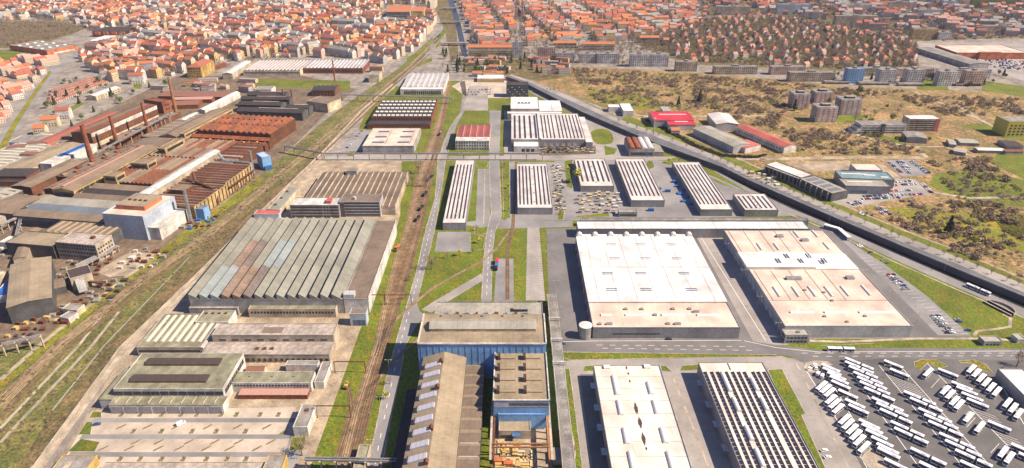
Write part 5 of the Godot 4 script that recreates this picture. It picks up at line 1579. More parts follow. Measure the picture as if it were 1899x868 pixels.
func stage_02() -> void:
	sky(0.418,0.651,1.2,7,0.6,"glass_blue","smoke_vent","gable",HH+2.55)
	sky(0.599,0.654,1.2,7,0.6,"glass_blue","smoke_vent","gable",HH+2.55)
	sky(0.623,0.654,1.2,7,0.6,"glass_blue","smoke_vent","gable",HH+2.55)
	sky(0.305,0.431,6,4,1.8,"steel","cooling_unit")
	sky(0.335,0.441,2,3,1.2,"crate_grey","roof_vent")
	sky(0.371,0.431,6,4,1.8,"steel","cooling_unit")
	sky(0.401,0.441,2,3,1.2,"crate_grey","roof_vent")
	sky(0.839,0.438,6,4,1.8,"steel","cooling_unit")
	sky(0.869,0.448,2,3,1.2,"crate_grey","roof_vent")
	sky(0.509,0.921,6,4,1.8,"steel","cooling_unit")
	sky(0.539,0.931,2,3,1.2,"crate_grey","roof_vent")
	sky(0.724,0.869,6,4,1.8,"steel","cooling_unit")
	sky(0.754,0.879,2,3,1.2,"crate_grey","roof_vent")
	sky(0.365,0.080,1.8,1.8,1,"crate_grey","roof_vent")
	sky(0.690,0.082,1.8,1.8,1,"crate_grey","roof_vent")
	sky(0.511,0.034,1.8,1.8,1,"crate_grey","roof_vent")
	sky(0.525,0.219,1.8,1.8,1,"crate_grey","roof_vent")
	sky(0.363,0.318,1.8,1.8,1,"crate_grey","roof_vent")
	sky(0.511,0.296,1.8,1.8,1,"crate_grey","roof_vent")
	for i in 14:
		var p := side_pos("l",0.06+i*0.065,0.4,0.4)
		boxp("dock_door",3.6,4.2,0.6,"clad_paleblue",T,p[0],p[1])
	b("link_gallery","long white roofed gallery behind the two big warehouses","building",165.8,-567.5,0.00,211.3,16.1,9,"clad_grey","white_roof","flat",0,"")
	for i in 24: boxp("roof_joint",0.3,0.12,D-1,"kerb",T,Vector3(lx((i+1)/25.0),HH,0))
	b("grey_shed_row","long low grey roofed strip shed behind the white gallery","shed",172.8,-586.7,0.00,215.6,6,6,"clad_grey","roof_grey","flat",0,"")
	b("gatehouse","small grey office block with square windows at the warehouse corner","office",198.7,-397.8,0.00,16.9,7.3,7,"wall_grey","grey_roof","flat",0,"")
	wins("f",0.06,0.94,6,[1.2,4.2],1.8,1.4)
	wins("l",0.1,0.9,3,[1.2,4.2],1.8,1.4)
	sky(0.6,0.5,2,1.6,1.2,"steel","cooling_unit")
	canopy_walk([295.1,-581.4,304.9,-572.6,306.1,-553.6])
	tank(52,-403.2,4.6,9.6,"white round steel water tank beside the white warehouse","steel")
	b("pale_warehouse","long pale warehouse with dark patches down its roof ridge","warehouse",73.8,-299.7,0.00,42.4,114,9.5,"clad_grey","pale_roof","flat",0,"")
	sky(0.272,0.823,3.6,18.4,1.5,"sky_plate","skylight","vault")
	sky(0.267,0.642,3.6,12.5,1.5,"sky_plate","skylight","vault")
	sky(0.265,0.435,3.6,12.3,1.5,"sky_plate","skylight","vault")
	sky(0.274,0.269,3.6,13.8,1.5,"sky_plate","skylight","vault")
	sky(0.761,0.799,3.6,11.5,1.5,"sky_plate","skylight","vault")
	sky(0.768,0.645,3.6,11.9,1.5,"sky_plate","skylight","vault")
	sky(0.768,0.438,3.6,11.8,1.5,"sky_plate","skylight","vault")
	sky(0.765,0.269,3.6,13.8,1.5,"sky_plate","skylight","vault")
	sky(0.192,0.980,4,3,1.2,"sky_plate","roof_hatch")
	sky(0.805,0.984,4,3,1.2,"sky_plate","roof_hatch")
	rag(0.492,0.980,1.2,4.0)
	rag(0.499,0.929,1.2,3.0)
	rag(0.492,0.861,1.2,3.0)
	rag(0.487,0.642,2.4,11.0)
	rag(0.494,0.535,2.4,10.0)
	rag(0.489,0.420,2.4,11.0)
	rag(0.494,0.353,1.2,3.0)
	for t in [0.12,0.3,0.45,0.62,0.8]:
		var p := side_pos("l",t,0,1.5)
		boxp("dock_canopy",5,0.5,3,"clad_silver",T,p[0]+Vector3(0,4,0),p[1])
		var p2 := side_pos("r",t,0,1.2)
		boxp("dock_canopy",4,0.5,2.4,"clad_silver",T,p2[0]+Vector3(0,4,0),p2[1])
	for i in 9: boxp("roof_seam",W-1,0.1,0.3,"kerb",T,Vector3(0,HH,lz(0.1+i*0.1)))
	b("solar_warehouse","long pale warehouse with rows of dark solar panels","warehouse",141.6,-302.6,0.00,41.6,114,9.5,"clad_grey","pale_roof","flat",0,"")
	solar([0.04,0.14,0.23,0.36,0.46,0.55,0.64,0.77,0.85,0.94],0.02,0.92,2.15,2.9,0.4,true)
	sky(0.295,0.823,3.2,18.6,1.8,"sky_plate","skylight","vault")
	sky(0.295,0.637,3.2,12.0,1.8,"sky_plate","skylight","vault")
	sky(0.295,0.425,3.2,11.3,1.8,"sky_plate","skylight","vault")
	sky(0.295,0.261,3.2,13.2,1.8,"sky_plate","skylight","vault")
	sky(0.700,0.801,3.2,12.3,1.8,"sky_plate","skylight","vault")
	sky(0.700,0.639,3.2,11.3,1.8,"sky_plate","skylight","vault")
	for t in [0.12,0.3,0.45,0.62,0.8]:
		var p := side_pos("l",t,0,1.5)
		boxp("dock_canopy",5,0.5,3,"clad_silver",T,p[0]+Vector3(0,4,0),p[1])
	for i in 3: rag(0.45,0.985-i*0.02,1.2,3)
	b("blue_factory","tall blue clad factory hall with tan roof and long roof lantern","factory",-19,-372.7,0.00,81.2,34.5,27,"clad_blue","tan_roof","flat",0.3,"")
	sub("roof_lantern",0.075,0.925,0.40,0.72,HH,HH+2.4,"wall_cream","grey_roof","gx",2.2)
	for i in 5: sky(0.15+i*0.17,0.93,1.4,1.4,1.2,"steel","roof_vent","cyl")
	bands("f",0.02,0.98,[0.4],2.0,"clad_paleblue","plinth")
	for i in 20: boxp("wall_rib",0.3,HH-1,0.3,"clad_blue",T,Vector3(lx((i+0.5)/20),0.4,D/2+0.05))
	boxp("roof_edge",0.9,0.9,D,"wall_white",T,Vector3(-W/2,HH,0))
	boxp("roof_edge",W,0.9,0.9,"wall_white",T,Vector3(0,HH,D/2))
	boxp("roof_edge",0.9,0.9,D,"wall_white",T,Vector3(W/2,HH,0))
	b("grey_annex","grey roofed annex with railing and ducts behind the blue factory hall","factory",-16.2,-408,0.00,75.4,16.5,20,"wall_grey","grey_roof","flat",0,"")
	sub("stair_house",0.73,0.86,0.25,0.5,HH,HH+2,"wall_dark","grey_roof")
	for i in 9: sky(0.12+i*0.09,0.06,1.6+(i%3)*0.7,1.8,1.6,"steel" if i%2==0 else "rusty_steel","roof_fan")
	for i in 14: boxp("rail_post",0.2,1.2,0.2,"crate_grey",T,Vector3(lx(0.02+i*0.073),HH+0.4,-D/2+0.3))
	boxp("railing",W,0.2,0.2,"crate_grey",T,Vector3(0,HH+1.5,-D/2+0.3))
	sub("lower_bay",0.0,0.12,0.1,0.8,0,HH-3,"wall_grey","grey_roof")
	b("ridge_hall","long tan ridge roofed hall with nine skylights and rusty ventilators","factory",-42.8,-301.9,0.00,26.7,109.4,17,"wall_dark","tan_roof","gz",4.5,"")
	slope_light(0.27,0.881,10.5,4.2,4.5,17.0)
	slope_light(0.27,0.798,10.5,4.2,4.5,17.0)
	slope_light(0.27,0.708,10.5,4.2,4.5,17.0)
	slope_light(0.27,0.615,10.5,4.2,4.5,17.0)
	slope_light(0.27,0.524,10.5,4.2,4.5,17.0)
	slope_light(0.27,0.434,10.5,4.2,4.5,17.0)
	slope_light(0.27,0.345,10.5,4.2,4.5,17.0)
	slope_light(0.27,0.253,10.5,4.2,4.5,17.0)
	slope_light(0.27,0.164,10.5,4.2,4.5,17.0)
	sky(0.46,0.891,2.6,2.6,3.0,"rusty_steel","roof_ventilator","gable",HH+4.0)
	sky(0.46,0.664,2.6,2.6,3.0,"rusty_steel","roof_ventilator","gable",HH+4.0)
	sky(0.46,0.347,2.6,2.6,3.0,"rusty_steel","roof_ventilator","gable",HH+4.0)
	sky(0.46,0.120,2.6,2.6,3.0,"rusty_steel","roof_ventilator","gable",HH+4.0)
	b("bay_row","row of low transverse bays with alternating tan and brown roofs beside the ridge hall","factory",-23.6,-302.7,0.00,12.1,110.9,9.5,"wall_dark","tan_roof","flat",0,"")
	saw(11,2.8,-1,["tan_roof"],"brown_roof","z",1,0,1,0,1,-1,0.45)
	for i in 11: boxp("roof_glazing",W*0.85,0.2,1.7,"monitor_dark" if i>5 else "sky_glass",T,Vector3(0,HH+0.5,D/2-(i+0.82)*D/11)) if i<4 else null
	b("lean_to","dark flat roofed lean-to along the road side of the ridge hall","shed",-60.7,-295.9,0.00,8,79.4,7,"wall_dark","dark_roof","flat",0,"")
	b("flat_hall","tan flat roofed hall with eight stepped roof lights behind the timber yard","factory",5.4,-332.6,0.00,32.3,46.1,20,"clad_blue","tan_roof","flat",0,"")
	roof_step(0.080,0.170)
	roof_step(0.570,0.170)
	roof_step(0.080,0.405)
	roof_step(0.570,0.405)
	roof_step(0.080,0.640)
	roof_step(0.570,0.640)
	roof_step(0.080,0.875)
	roof_step(0.570,0.875)
	boxp("parapet_cap",W+0.6,0.5,0.7,"wall_white",T,Vector3(0,HH+0.5,D/2))
	boxp("parapet_cap",0.7,0.5,D,"wall_white",T,Vector3(-W/2,HH+0.5,0))
	boxp("parapet_cap",0.7,0.5,D,"wall_white",T,Vector3(W/2,HH+0.5,0))
	bands("f",0.01,0.99,[HH-4.5],4.3,"clad_paleblue","fascia")
	wins("f",0.28,0.98,7,[HH-3.6],3.4,2.4,"glass_blue")
	for i in 9: boxp("pipe",0.5,HH-2,0.5,"teal_steel",T,Vector3(-W/2-0.4,0,D/2-4-i*4.2))
	b("blue_canopy","blue sheet canopy over the head of the timber yard","canopy",5.6,-310.7,0.00,27.1,4.7,11,"clad_blue","clad_blue","flat",0,"")
	b("yard_store","tan roofed yard store with blue awning beside the timber stacks","shed",1.5,-305,0.00,18.1,9.4,6,"wall_beige","tan_roof","flat",0,"")
	wins("f",0.05,0.45,4,[1.0],2.2,2.0)
	boxp("awning",4.5,0.3,2.6,"blue_paint",T,Vector3(lx(0.55),4.2,D/2+1.3))
	patch("timber_yard","sand",0.09,[-11.1,-324.3,22.3,-324.3,22.3,-275.4,-11.1,-275.4])
	crane_runway(-10.1,20.3,-324.3,-275.4)
	stack(-7.5,-296.6,1.5,5,1.2,2)
	stack(-4.5,-293.8,2.4,6,2.2,1)
	stack(-4.1,-290.2,5,3,1.6,2)
	stack(-1.2,-289.7,3,7,2.2,1)
	stack(-5.1,-289.3,3,6,2.4,2)
	stack(1.8,-295.7,7,2,1.4,2)
	stack(1.8,-293.4,6,1.6,1.2,2)
	stack(1.8,-288.8,3.2,7,2.6,2)

func stage_03() -> void:
	stack(5.4,-287.5,4,5,2.4,0)
	stack(7.3,-284.8,3,6,2,1)
	stack(-3.4,-284.8,6,2.6,1.8,0)
	stack(1.8,-284.8,5,2.6,1.6,2)
	stack(6.3,-282.2,5,2.6,1.6,0)
	stack(-4.4,-281.4,2,6,2,0)
	stack(0.4,-281.4,3.4,5,2,0)
	stack(3.7,-280.5,4,5,2.2,1)
	stack(7.5,-279.6,4,4,2,1)
	stack(-7.5,-291.1,1.4,6,1.4,0)
	stack(-6.6,-279.6,6,3,1.6,1)
	stack(11.6,-287.5,2.2,8,1.2,2)
	stack(12.1,-284,2.2,6,1.4,0)
	stack(11.1,-280.9,2.4,5,1.5,2)
	stack(-1.2,-293.8,4,2,1.8,0)
	crate(-2,-280.1,5,3,2.4,"orange_steel","rust orange steel container between the timber stacks","container","",0.1)
	crate(-7.3,-282.2,5,3,2.4,"orange_steel","rust orange steel container beside the runway column","container","",0.1)
	crate(17.2,-315,5.5,3.2,3.2,"tarp_blue","blue container at the head of the timber yard","container","",0.1)
	pipe_rack(30.5,-449.1,-264.1)
	crate(27.1,-284.8,9,9,4,"concrete","small pale pump house at the end of the pipe rack","building","",0.0)
	b("striped_hall","long narrow hall with five dark roof stripes beside the tracks road","warehouse",-53.9,-660.5,0.00,21.6,169.7,7.3,"clad_grey","hall_roof","flat",0,"halls with striped roofs")
	solar([0.140,0.320,0.500,0.680,0.860],0.06,0.93,1.4,2.6,0.8)
	for i in 5: boxp("roof_vent",1.2,0.9,1.2,"kerb",T,Vector3(lx(0.5),HH,lz(0.12+i*0.19)))
	b("striped_hall","wide hall with eight dark roof stripes and crates along its yard side","warehouse",22.7,-672.7,0.00,34.4,123.7,7,"clad_grey","hall_roof","flat",0,"halls with striped roofs")
	solar([0.080,0.190,0.300,0.410,0.560,0.680,0.800,0.920],0.07,0.96,1.4,2.6,0.8)
	for i in 5: boxp("roof_vent",1.2,0.9,1.2,"kerb",T,Vector3(lx(0.5),HH,lz(0.12+i*0.19)))
	b("striped_hall","short hall with six dark roof stripes beside the yellow budding tree","warehouse",90.3,-710.3,0.00,35.3,83.7,6.5,"clad_grey","hall_roof","flat",0,"halls with striped roofs")
	solar([0.100,0.260,0.420,0.580,0.740,0.900],0.16,0.96,1.9,2.6,0.8)
	for i in 5: boxp("roof_vent",1.2,0.9,1.2,"kerb",T,Vector3(lx(0.5),HH,lz(0.12+i*0.19)))
	b("striped_hall","hall with seven dark roof stripes across from the blue tarpaulins","warehouse",136.7,-689.7,0.00,33.6,121.3,7.1,"clad_grey","hall_roof","flat",0,"halls with striped roofs")
	solar([0.100,0.230,0.360,0.500,0.630,0.760,0.900],0.10,0.96,1.5,2.6,0.8)
	for i in 5: boxp("roof_vent",1.2,0.9,1.2,"kerb",T,Vector3(lx(0.5),HH,lz(0.12+i*0.19)))
	b("striped_hall","hall with seven dark roof stripes behind the blue tarpaulins","warehouse",199.8,-673.5,0.00,31,132.9,6.9,"clad_grey","hall_roof","flat",0,"halls with striped roofs")
	solar([0.100,0.230,0.360,0.500,0.630,0.760,0.900],0.10,0.96,1.4,2.6,0.8)
	for i in 5: boxp("roof_vent",1.2,0.9,1.2,"kerb",T,Vector3(lx(0.5),HH,lz(0.12+i*0.19)))
	b("striped_hall","small hall with striped roof close to the avenue behind the gallery","warehouse",243.3,-626,0.00,32.5,40.4,6.9,"clad_grey","hall_roof","flat",0,"halls with striped roofs")
	solar([0.100,0.250,0.400,0.550,0.700,0.850],0.12,0.96,1.7,2.6,0.8)
	for i in 5: boxp("roof_vent",1.2,0.9,1.2,"kerb",T,Vector3(lx(0.5),HH,lz(0.12+i*0.19)))
	b("multi_bay_hall","wide grey hall with many striped roof bays beside the round lawn","warehouse",45.3,-869.2,0.00,92.5,113.2,10,"clad_grey","hall_roof","flat",0,"")
	solar([0.05,0.12,0.19,0.27,0.34],0.05,0.95,2.4,2.4,0.9)
	solar([0.44,0.49,0.54,0.59,0.66,0.71,0.76,0.81,0.86,0.91,0.96],0.05,0.97,1.5,2.4,0.9)
	sub("raised_bay",0.385,0.4,0.0,1.0,HH-1,HH+1.5,"clad_grey","white_roof")
	wins("f",0.42,0.9,6,[1.5],4,4,"clad_silver","gate")
	sub("side_bay",1.002,1.09,-0.05,0.9,0,HH-1.5,"clad_grey","white_sheet")
	wins("f",0.03,0.3,6,[4],3,2)
	b("reception_hall","small white flat roofed front building before the multi bay hall","building",17.6,-804,0.00,30.6,18.5,7,"wall_white","white_roof","flat",0,"")
	wins("f",0.28,0.85,3,[0.2],4,4,"glass","gate")
	b("white_roof_block","white roofed block with letter shaped ducts next to the dark office","building",18.2,-971.4,0.00,40.3,63.7,13,"wall_grey","white_roof","flat",0,"")
	for i in 4: sky(0.3+i*0.12,0.45,3.5,2.5,1.6,"wall_dark","roof_duct")
	sub("side_block",1.02,1.45,0.0,0.85,0,HH-3,"wall_grey","white_roof")
	sub("side_block",1.47,1.80,0.0,0.85,0,HH-3,"wall_grey","white_roof")
	b("white_slab","low white slab building before the white roofed block","building",32,-936,0.00,76.9,13.4,9,"wall_grey","white_roof","flat",0,"")
	b("dark_office","dark grey office block with scattered window slots","office",8.3,-1059.2,0.00,34.2,20.7,19.5,"wall_dark","dark_roof","flat",0,"")
	for j in 5:
		for i in 9:
			if (i*7+j*3)%4!=0: boxp("window",W/14.0,1.4,0.2,"sky_glass" if (i+j)%3==0 else "glass_blue",T,Vector3(lx((i+0.5+0.2*(j%2))/9.4),1.5+j*HH/5.6,D/2))
	b("white_saw_hall","white sawtooth hall with arched front windows by the rail bridge","factory",-142.2,-1116.7,0.00,67.9,106.2,9,"wall_white","white_roof","flat",0,"")
	saw(8,3.0,1,["white_sheet"],"sky_glass","x",2,0,1,0.12,1)
	wins("f",0.08,0.95,18,[1.5],2.2,5)
	b("dotted_roof_hall","dark roofed brick hall with a grid of small white skylights","factory",-151.6,-951.9,0.00,82.6,88.6,10,"brick","dark_roof","flat",0,"")
	for j in 5:
		for i in 13: sky(0.05+i*0.075,0.1+j*0.2,4.2,3.6,1.8,"sky_plate","skylight","gable")
	wins("f",0.03,0.97,18,[2.5],3.0,4.5)
	sub("front_bay",-0.02,1.0,-0.22,-0.02,0,6,"brick","dark_roof")
	for i in 15: boxp("pilaster",1,HH-3,0.6,"brick",T,Vector3(lx(0.03+i*0.067),0,D/2+0.2))
	b("peach_flat_hall","flat peach roofed grey hall with six dark roof lights","factory",-150.6,-826.5,0.00,62.6,71.3,9,"wall_grey","peach_roof","flat",0,"")
	for j in 3:
		for i in 2: sky(0.27+i*0.5,0.2+j*0.3,14,5,1.2,"glass_blue","skylight","gable")
	for i in 2: boxp("roof_pipe",0.6,0.4,D*0.8,"crate_grey",T,Vector3(lx(0.42+i*0.48),HH,0))
	boxp("roof_edge",W+0.3,0.7,0.5,"white_sheet",T,Vector3(0,HH+0.1,D/2+0.1))
	b("red_saw_hall","old red sawtooth hall with ornate white facade by the crossroads","factory",-48.8,-840.5,0.00,41.7,49.2,11,"wall_beige","salmon_roof","flat",0,"")
	saw(5,3.2,1,["salmon_roof","saw_b","salmon_roof"],"sky_glass","x",1)
	sub("front_block",0.0,1.0,-0.3,0.0,0,HH+1,"wall_white","wall_white")
	for j in 3:
		for i in 13: boxp("window",1.6,2.0,0.2,"glass",T,Vector3(lx((i+0.5)/13),1.2+j*3.8,D/2+D*0.3))
	b("vaulted_workshop","old workshop with rusty and white vaulted roof bays by the avenue","factory",156.1,-799.9,0.00,29.7,42.9,9,"wall_grey","rust_roof","flat",0,"")
	for i in 4: sky(0.125+i*0.25,0.5,W/4.1,D*0.96,2.4,["rust_roof","rust_roof","white_sheet","white_sheet"][i],"roof_vault","vault")
	wins("f",0.05,0.95,8,[1.5],3,4)
	boxp("door",4,5,0.3,"blue_paint",T,Vector3(lx(0.72),0,D/2))
	sub("side_wing",1.01,1.4,0.05,0.8,0,5,"wall_grey","grey_roof")
	pipeline(-225.2,-765.5,36,-765.5,9.0,14,"long steel pipe bridge striding over tracks and roads")
	pipeline(-277.5,-792.9,-222.8,-765.5,9.0,4,"covered conveyor bridge over the rail corridor")
	pipeline(-261.1,-1030.3,-88.9,-1011.4,10.0,7,"pale pipe bridge beside the white sawtooth hall")
	b("depot_canopy","white flat roofed fuelling canopy at the bus depot","canopy",321.1,-341.3,-1.67,15.9,29.6,7,"clad_grey","white_roof","flat",0,"")
	wins("f",0.05,0.95,6,[1],4,3.5)
	b("road_kiosk","small grey flat roofed kiosk beside the footpath","kiosk",334.2,-394.5,0.00,12.7,6.5,3.6,"wall_grey","grey_roof","flat",0,"")
	wins("f",0.1,0.9,4,[0.8],1.6,1.2)
	b("meter_hut","tiny pale hut at the edge of the lawn","hut",356.3,-397.9,0.00,5.7,6.6,3,"wall_white","grey_roof","flat",0,"")
	ramp(365.4,-449.3,373.8,-429.1)
	b("crimson_shed","long crimson roofed shed with white ridge light by the mast","shed",219.1,-915.8,0.00,53.9,41.4,10,"clad_silver","red_roof","gx",2,"")
	boxp("ridge_light",W*0.7,0.5,2.4,"sky_plate",T,Vector3(2,HH+1.75,0))
	b("crimson_annex","lower crimson roofed annex before the long crimson shed","shed",227.3,-891.8,0.00,36,19.7,8,"clad_silver","red_roof","gx",1.2,"")
	boxp("ridge_light",W*0.5,0.5,2.2,"sky_plate",T,Vector3(1,HH+1.0,0))
	b("white_gable_hall","white gable roofed hall by the scrub land","warehouse",286.8,-901.2,-0.00,30,47.9,10,"clad_silver","white_sheet","gz",2.5,"")
	b("long_grey_hall","long pale roofed hall set diagonally beside the hedge line","warehouse",265.4,-830.8,-67.01,80.1,26.5,9,"clad_silver","grey_roof","gx",2,"")
	for i in 16: sky(0.08+(i/2)*0.12,0.3+(i%2)*0.4,1.6,1.6,0.5,"sky_glass","skylight","box",HH+0.9)
	b("red_annex","small red hipped annex at the end of the diagonal hall","shed",289.5,-806.1,28.76,26.6,23.3,7,"wall_white","salmon_roof","hip",2,"")
	b("salmon_hall","long salmon roofed hall running down to the country road","shed",322.7,-834,-67.77,89.1,19.4,8,"wall_white","salmon_roof","gx",2.5,"")
	wins("f",0.05,0.95,16,[3.5],3,1.2)
	b("white_workshop","white flat workshop by the scrub with a taller end block","workshop",150.6,-976.3,0.00,20.3,14.4,7,"wall_white","white_roof","flat",0,"")
	b("white_pavilion","white square roofed pavilion beside the white flat workshop","workshop",165.8,-965.9,0.00,15.3,39.6,8,"wall_white","white_roof","flat",0,"")
	b("farm_shed","small grey roofed sheds cluster by the conifers","shed",222.6,-964.3,0.00,12.3,22.4,6,"wall_white","grey_roof","flat",0,"")
	b("orange_hut","small orange roofed hut beside the hedge","hut",216.1,-872.6,0.00,11.4,14.1,5,"wall_white","tile_orange","gx",2,"")
	b("arcade_hall","long white roofed showroom with dark glazed arcade along the avenue","showroom",307.2,-711.2,-59.16,48.8,18.8,9,"wall_dark","white_sheet","flat",0,"")
	for i in 9: boxp("column",1,HH,1,"wall_grey",T,Vector3(lx((i+0.5)/9),0,D/2+1.5))
	boxp("canopy_edge",W,0.6,4,"wall_grey",T,Vector3(0,HH-1,D/2+1))
	b("glass_showroom","grey showroom with solar panels and slanted end by the avenue","showroom",328.1,-667.2,-66.78,45.1,23,9,"wall_dark","grey_roof","flat",0,"")
	for i in 4: boxp("solar_panel",W*0.15,0.3,D*0.6,"car_grey",T,Vector3(lx(0.15+i*0.22),HH,0))
	for i in 6: boxp("column",1,HH,1,"wall_grey",T,Vector3(lx((i+0.5)/6),0,D/2+1.5))
	b("teal_hall","teal roofed hall with white skylight strips at the car dealer","showroom",382,-691.1,-6.23,54.5,22.4,10,"clad_grey","teal_roof","flat",0,"")
	sky(0.3,0.6,26,2.5,0.6,"sky_plate")
	sky(0.6,0.5,12,2.5,0.6,"sky_plate")
	sky(0.85,0.3,8,2.5,0.6,"sky_plate")
	b("grey_service_hall","grey roofed service hall before the teal roof","showroom",373.3,-671.9,-3.76,45.9,20.4,9,"clad_grey","grey_roof","flat",0,"")
	sky(0.4,0.6,26,2,0.6,"sky_plate")
	wins("f",0.02,0.5,8,[0.5],3,4,"glass_blue","gate")
	b("cream_hall","cream flat hall behind the teal roof","warehouse",398.5,-721.5,-4.35,28,19.8,8,"clad_silver","peach_roof","flat",0,"")
	b("hostel_tower","grey hostel tower with red window grid beside the dark conifer","tower block",425.9,-996,0.00,24.4,20,21.8,"panel_grey","roof_grey","flat",0,"four hostel towers")
	grid_front(8,7)
	sub("lift_house",0.3,0.7,0.3,0.7,HH,HH+2.5,"wall_dark","roof_grey")
	b("hostel_tower","grey hostel tower with red window grid, hindmost of four","tower block",470.4,-1022.8,0.00,27.5,20,17.4,"panel_grey","roof_grey","flat",0,"four hostel towers")
	grid_front(8,6)
	sub("lift_house",0.3,0.7,0.3,0.7,HH,HH+2.5,"wall_dark","roof_grey")
	b("hostel_tower","white and red hostel tower standing before the other three","tower block",434.7,-927.4,0.00,28.2,20,21.5,"wall_white","roof_grey","flat",0,"four hostel towers")
	grid_front(8,7)

func stage_04() -> void:
	sub("lift_house",0.3,0.7,0.3,0.7,HH,HH+2.5,"wall_dark","roof_grey")
	b("hostel_tower","broad hostel tower with red window grid and shaded flank","tower block",483.3,-962,0.00,29.8,20,22.8,"panel_grey","roof_grey","flat",0,"four hostel towers")
	grid_front(8,7)
	sub("lift_house",0.3,0.7,0.3,0.7,HH,HH+2.5,"wall_dark","roof_grey")
	b("stepped_building","white terraced building with stepped dark balconies","apartment block",489,-876.3,0.00,59.5,19.3,12,"wall_white","roof_grey","flat",0,"")
	sub("step",-0.16,-0.08,0.0,0.9,0,4,"wall_white","roof_grey")
	sub("step",-0.08,0.0,0.0,0.9,0,8,"wall_white","roof_grey")
	bands("f",0.02,0.98,[1.5,4.5,7.5],1.1)
	sub("stair_tower",0.45,0.52,-0.1,0.1,0,13,"wall_dark","dark_roof")
	b("gridded_office","pale office slab with grid windows and dark red stair end","office",547.1,-885.2,0.00,40.7,17.4,17.1,"wall_beige","white_roof","flat",0,"")
	wins("f",0.2,0.85,10,[1.5,4.5,7.5,10.5,13.5],2.6,1.7)
	boxp("stair_strip",5,HH,0.5,"salmon_roof",T,Vector3(lx(0.93),0,D/2))
	bands("f",0.02,0.18,[1.5,4.5,7.5,10.5,13.5],1.6)
	b("sports_hall","dark grey roofed sports hall beside the round shrubs","hall",516.6,-840.8,-13.38,23.7,24.5,7,"wall_grey","roof_grey","gz",1.5,"")
	for i in 5: boxp("window",0.3,3,4,"glass",T,Vector3(-W/2,2,lz(0.15+i*0.17)))
	b("green_block","green painted gabled block at the edge of the fields","apartment block",661.4,-868.1,0.00,36.9,26.7,20,"leaf_bud","roof_grey","flat",0,"")
	wins("f",0.05,0.95,6,[2,6,10,14],3,2)
	b("yard_shed","long grey shed in the builders yard","shed",553.7,-822.1,-20.57,7.5,20.8,4,"wall_grey","grey_roof","gx",1,"")
	b("yard_shed","white roofed shed in the builders yard","shed",584.4,-794.6,-4.51,31.8,10.5,4,"wall_grey","white_sheet","gx",1,"")
	b("yard_shed","red brick garage row by the builders yard","shed",609.4,-789.3,-0.00,22.2,7.5,4,"wall_grey","brick","gx",1,"")
	b("yard_shed","pale flat shed beside the parked trailers","shed",575.5,-826.1,-6.76,22.5,17.1,4,"wall_grey","grey_roof","gx",1,"")
	b("yard_shed","dark roofed shed at the end of the builders yard","shed",624.3,-816.1,-7.64,19.4,23.3,4,"wall_grey","dark_roof","gx",1,"")
	b("yard_shed","greenish garage row by the country road","shed",546.8,-791.1,-35.21,12.9,16.5,4,"wall_grey","grey_roof","gx",1,"")
	b("sawtooth_works","vast sawtooth roofed works hall with patched grey and brown panels","factory",-182.7,-501,0.00,114.2,136.3,12,"wall_grey","grey_roof","flat",0,"")
	saw(14,5.0,-1,["saw_a","saw_c","saw_c","saw_d","saw_d","saw_e","saw_a","saw_a","saw_b","saw_a","saw_b","saw_a","saw_b","saw_a","saw_a","saw_a","saw_d","saw_e","saw_a","saw_c","saw_c","saw_a","saw_a","saw_b","saw_a","saw_b","saw_a","saw_b","saw_a","saw_a","saw_b","saw_a","saw_b","saw_a","saw_b","saw_b","saw_a","saw_b","saw_a","saw_b","saw_a","saw_b"],"glass_blue","x",3)
	b("brown_roof_bay","plain brown roofed bay with white east wall along the sawtooth works","factory",-115.9,-501,0.00,18.3,136.3,12.8,"wall_white","brown_roof","flat",0.3,"")
	boxp("stair_head",8,3,6,"clad_silver",T,Vector3(-W*0.3,HH,D/2-4))
	boxp("roof_edge",0.8,0.8,D,"wall_white",T,Vector3(W/2,HH,0))
	b("window_wing","low cream wing with a long row of square windows before the sawtooth works","building",-162.8,-432.6,0.00,64.5,10.5,7,"wall_beige","green_roof","flat",0,"")
	wins("f",0.02,0.98,26,[3.5],1.6,1.8)
	b("pale_lean_to","old grey lean-to beside the blue gate at the sawtooth works","shed",-222.3,-434.9,0.00,36.1,9,6,"wall_grey","old_concrete","flat",0,"")
	b("blue_portal","pale blue clad entrance block at the corner of the sawtooth works","building",-111.6,-420.1,0.00,11.7,7.9,10,"clad_paleblue","brown_roof","flat",0,"")
	wins("f",0.2,0.9,2,[0.2],5,5,"glass_blue","gate")
	b("brown_sawtooth_hall","brown sawtooth roofed hall with thin cream skylight edges","factory",-161.5,-657.2,0.00,94.5,94.8,8,"wall_beige","brown_roof","flat",0,"")
	saw(15,1.7,1,["brown_roof","umber_roof","umber_roof"],"wall_beige","x",3,0,1,0,1,-1,0.04)
	sub("roof_house",0.3,0.42,0.9,1.0,HH,HH+5,"wall_grey","roof_grey")
	b("grey_office_wing","four storey grey office wing with window bands before the brown sawtooth hall","office",-190.8,-611.2,0.00,47.3,18.4,13.8,"wall_grey","wall_white","flat",0,"")
	bands("f",0.02,0.66,[1.5,4.7,7.9,11.1],1.7)
	bands("f",0.8,0.98,[1.5,4.7,7.9,11.1],1.7)
	sub("roof_house",0.72,0.82,0.2,0.7,HH,HH+2.5,"salmon_roof","salmon_roof")
	wins("f",0.67,0.79,2,[1.5,4.7,7.9,11.1],2.2,1.7)
	b("brown_office_block","five storey office block with brown roof and ribbon windows","office",-147.6,-614.6,0.00,39.1,18.7,15.8,"clad_silver","brown_roof","flat",0,"")
	bands("f",0.12,0.98,[1.5,4.6,7.7,10.8,13.9],1.6)
	boxp("stair_strip",5,HH-1,0.5,"wall_dark",T,Vector3(lx(0.05),0,D/2))
	sky(0.35,0.4,3,3,2.5,"wall_white","roof_tank","cyl")
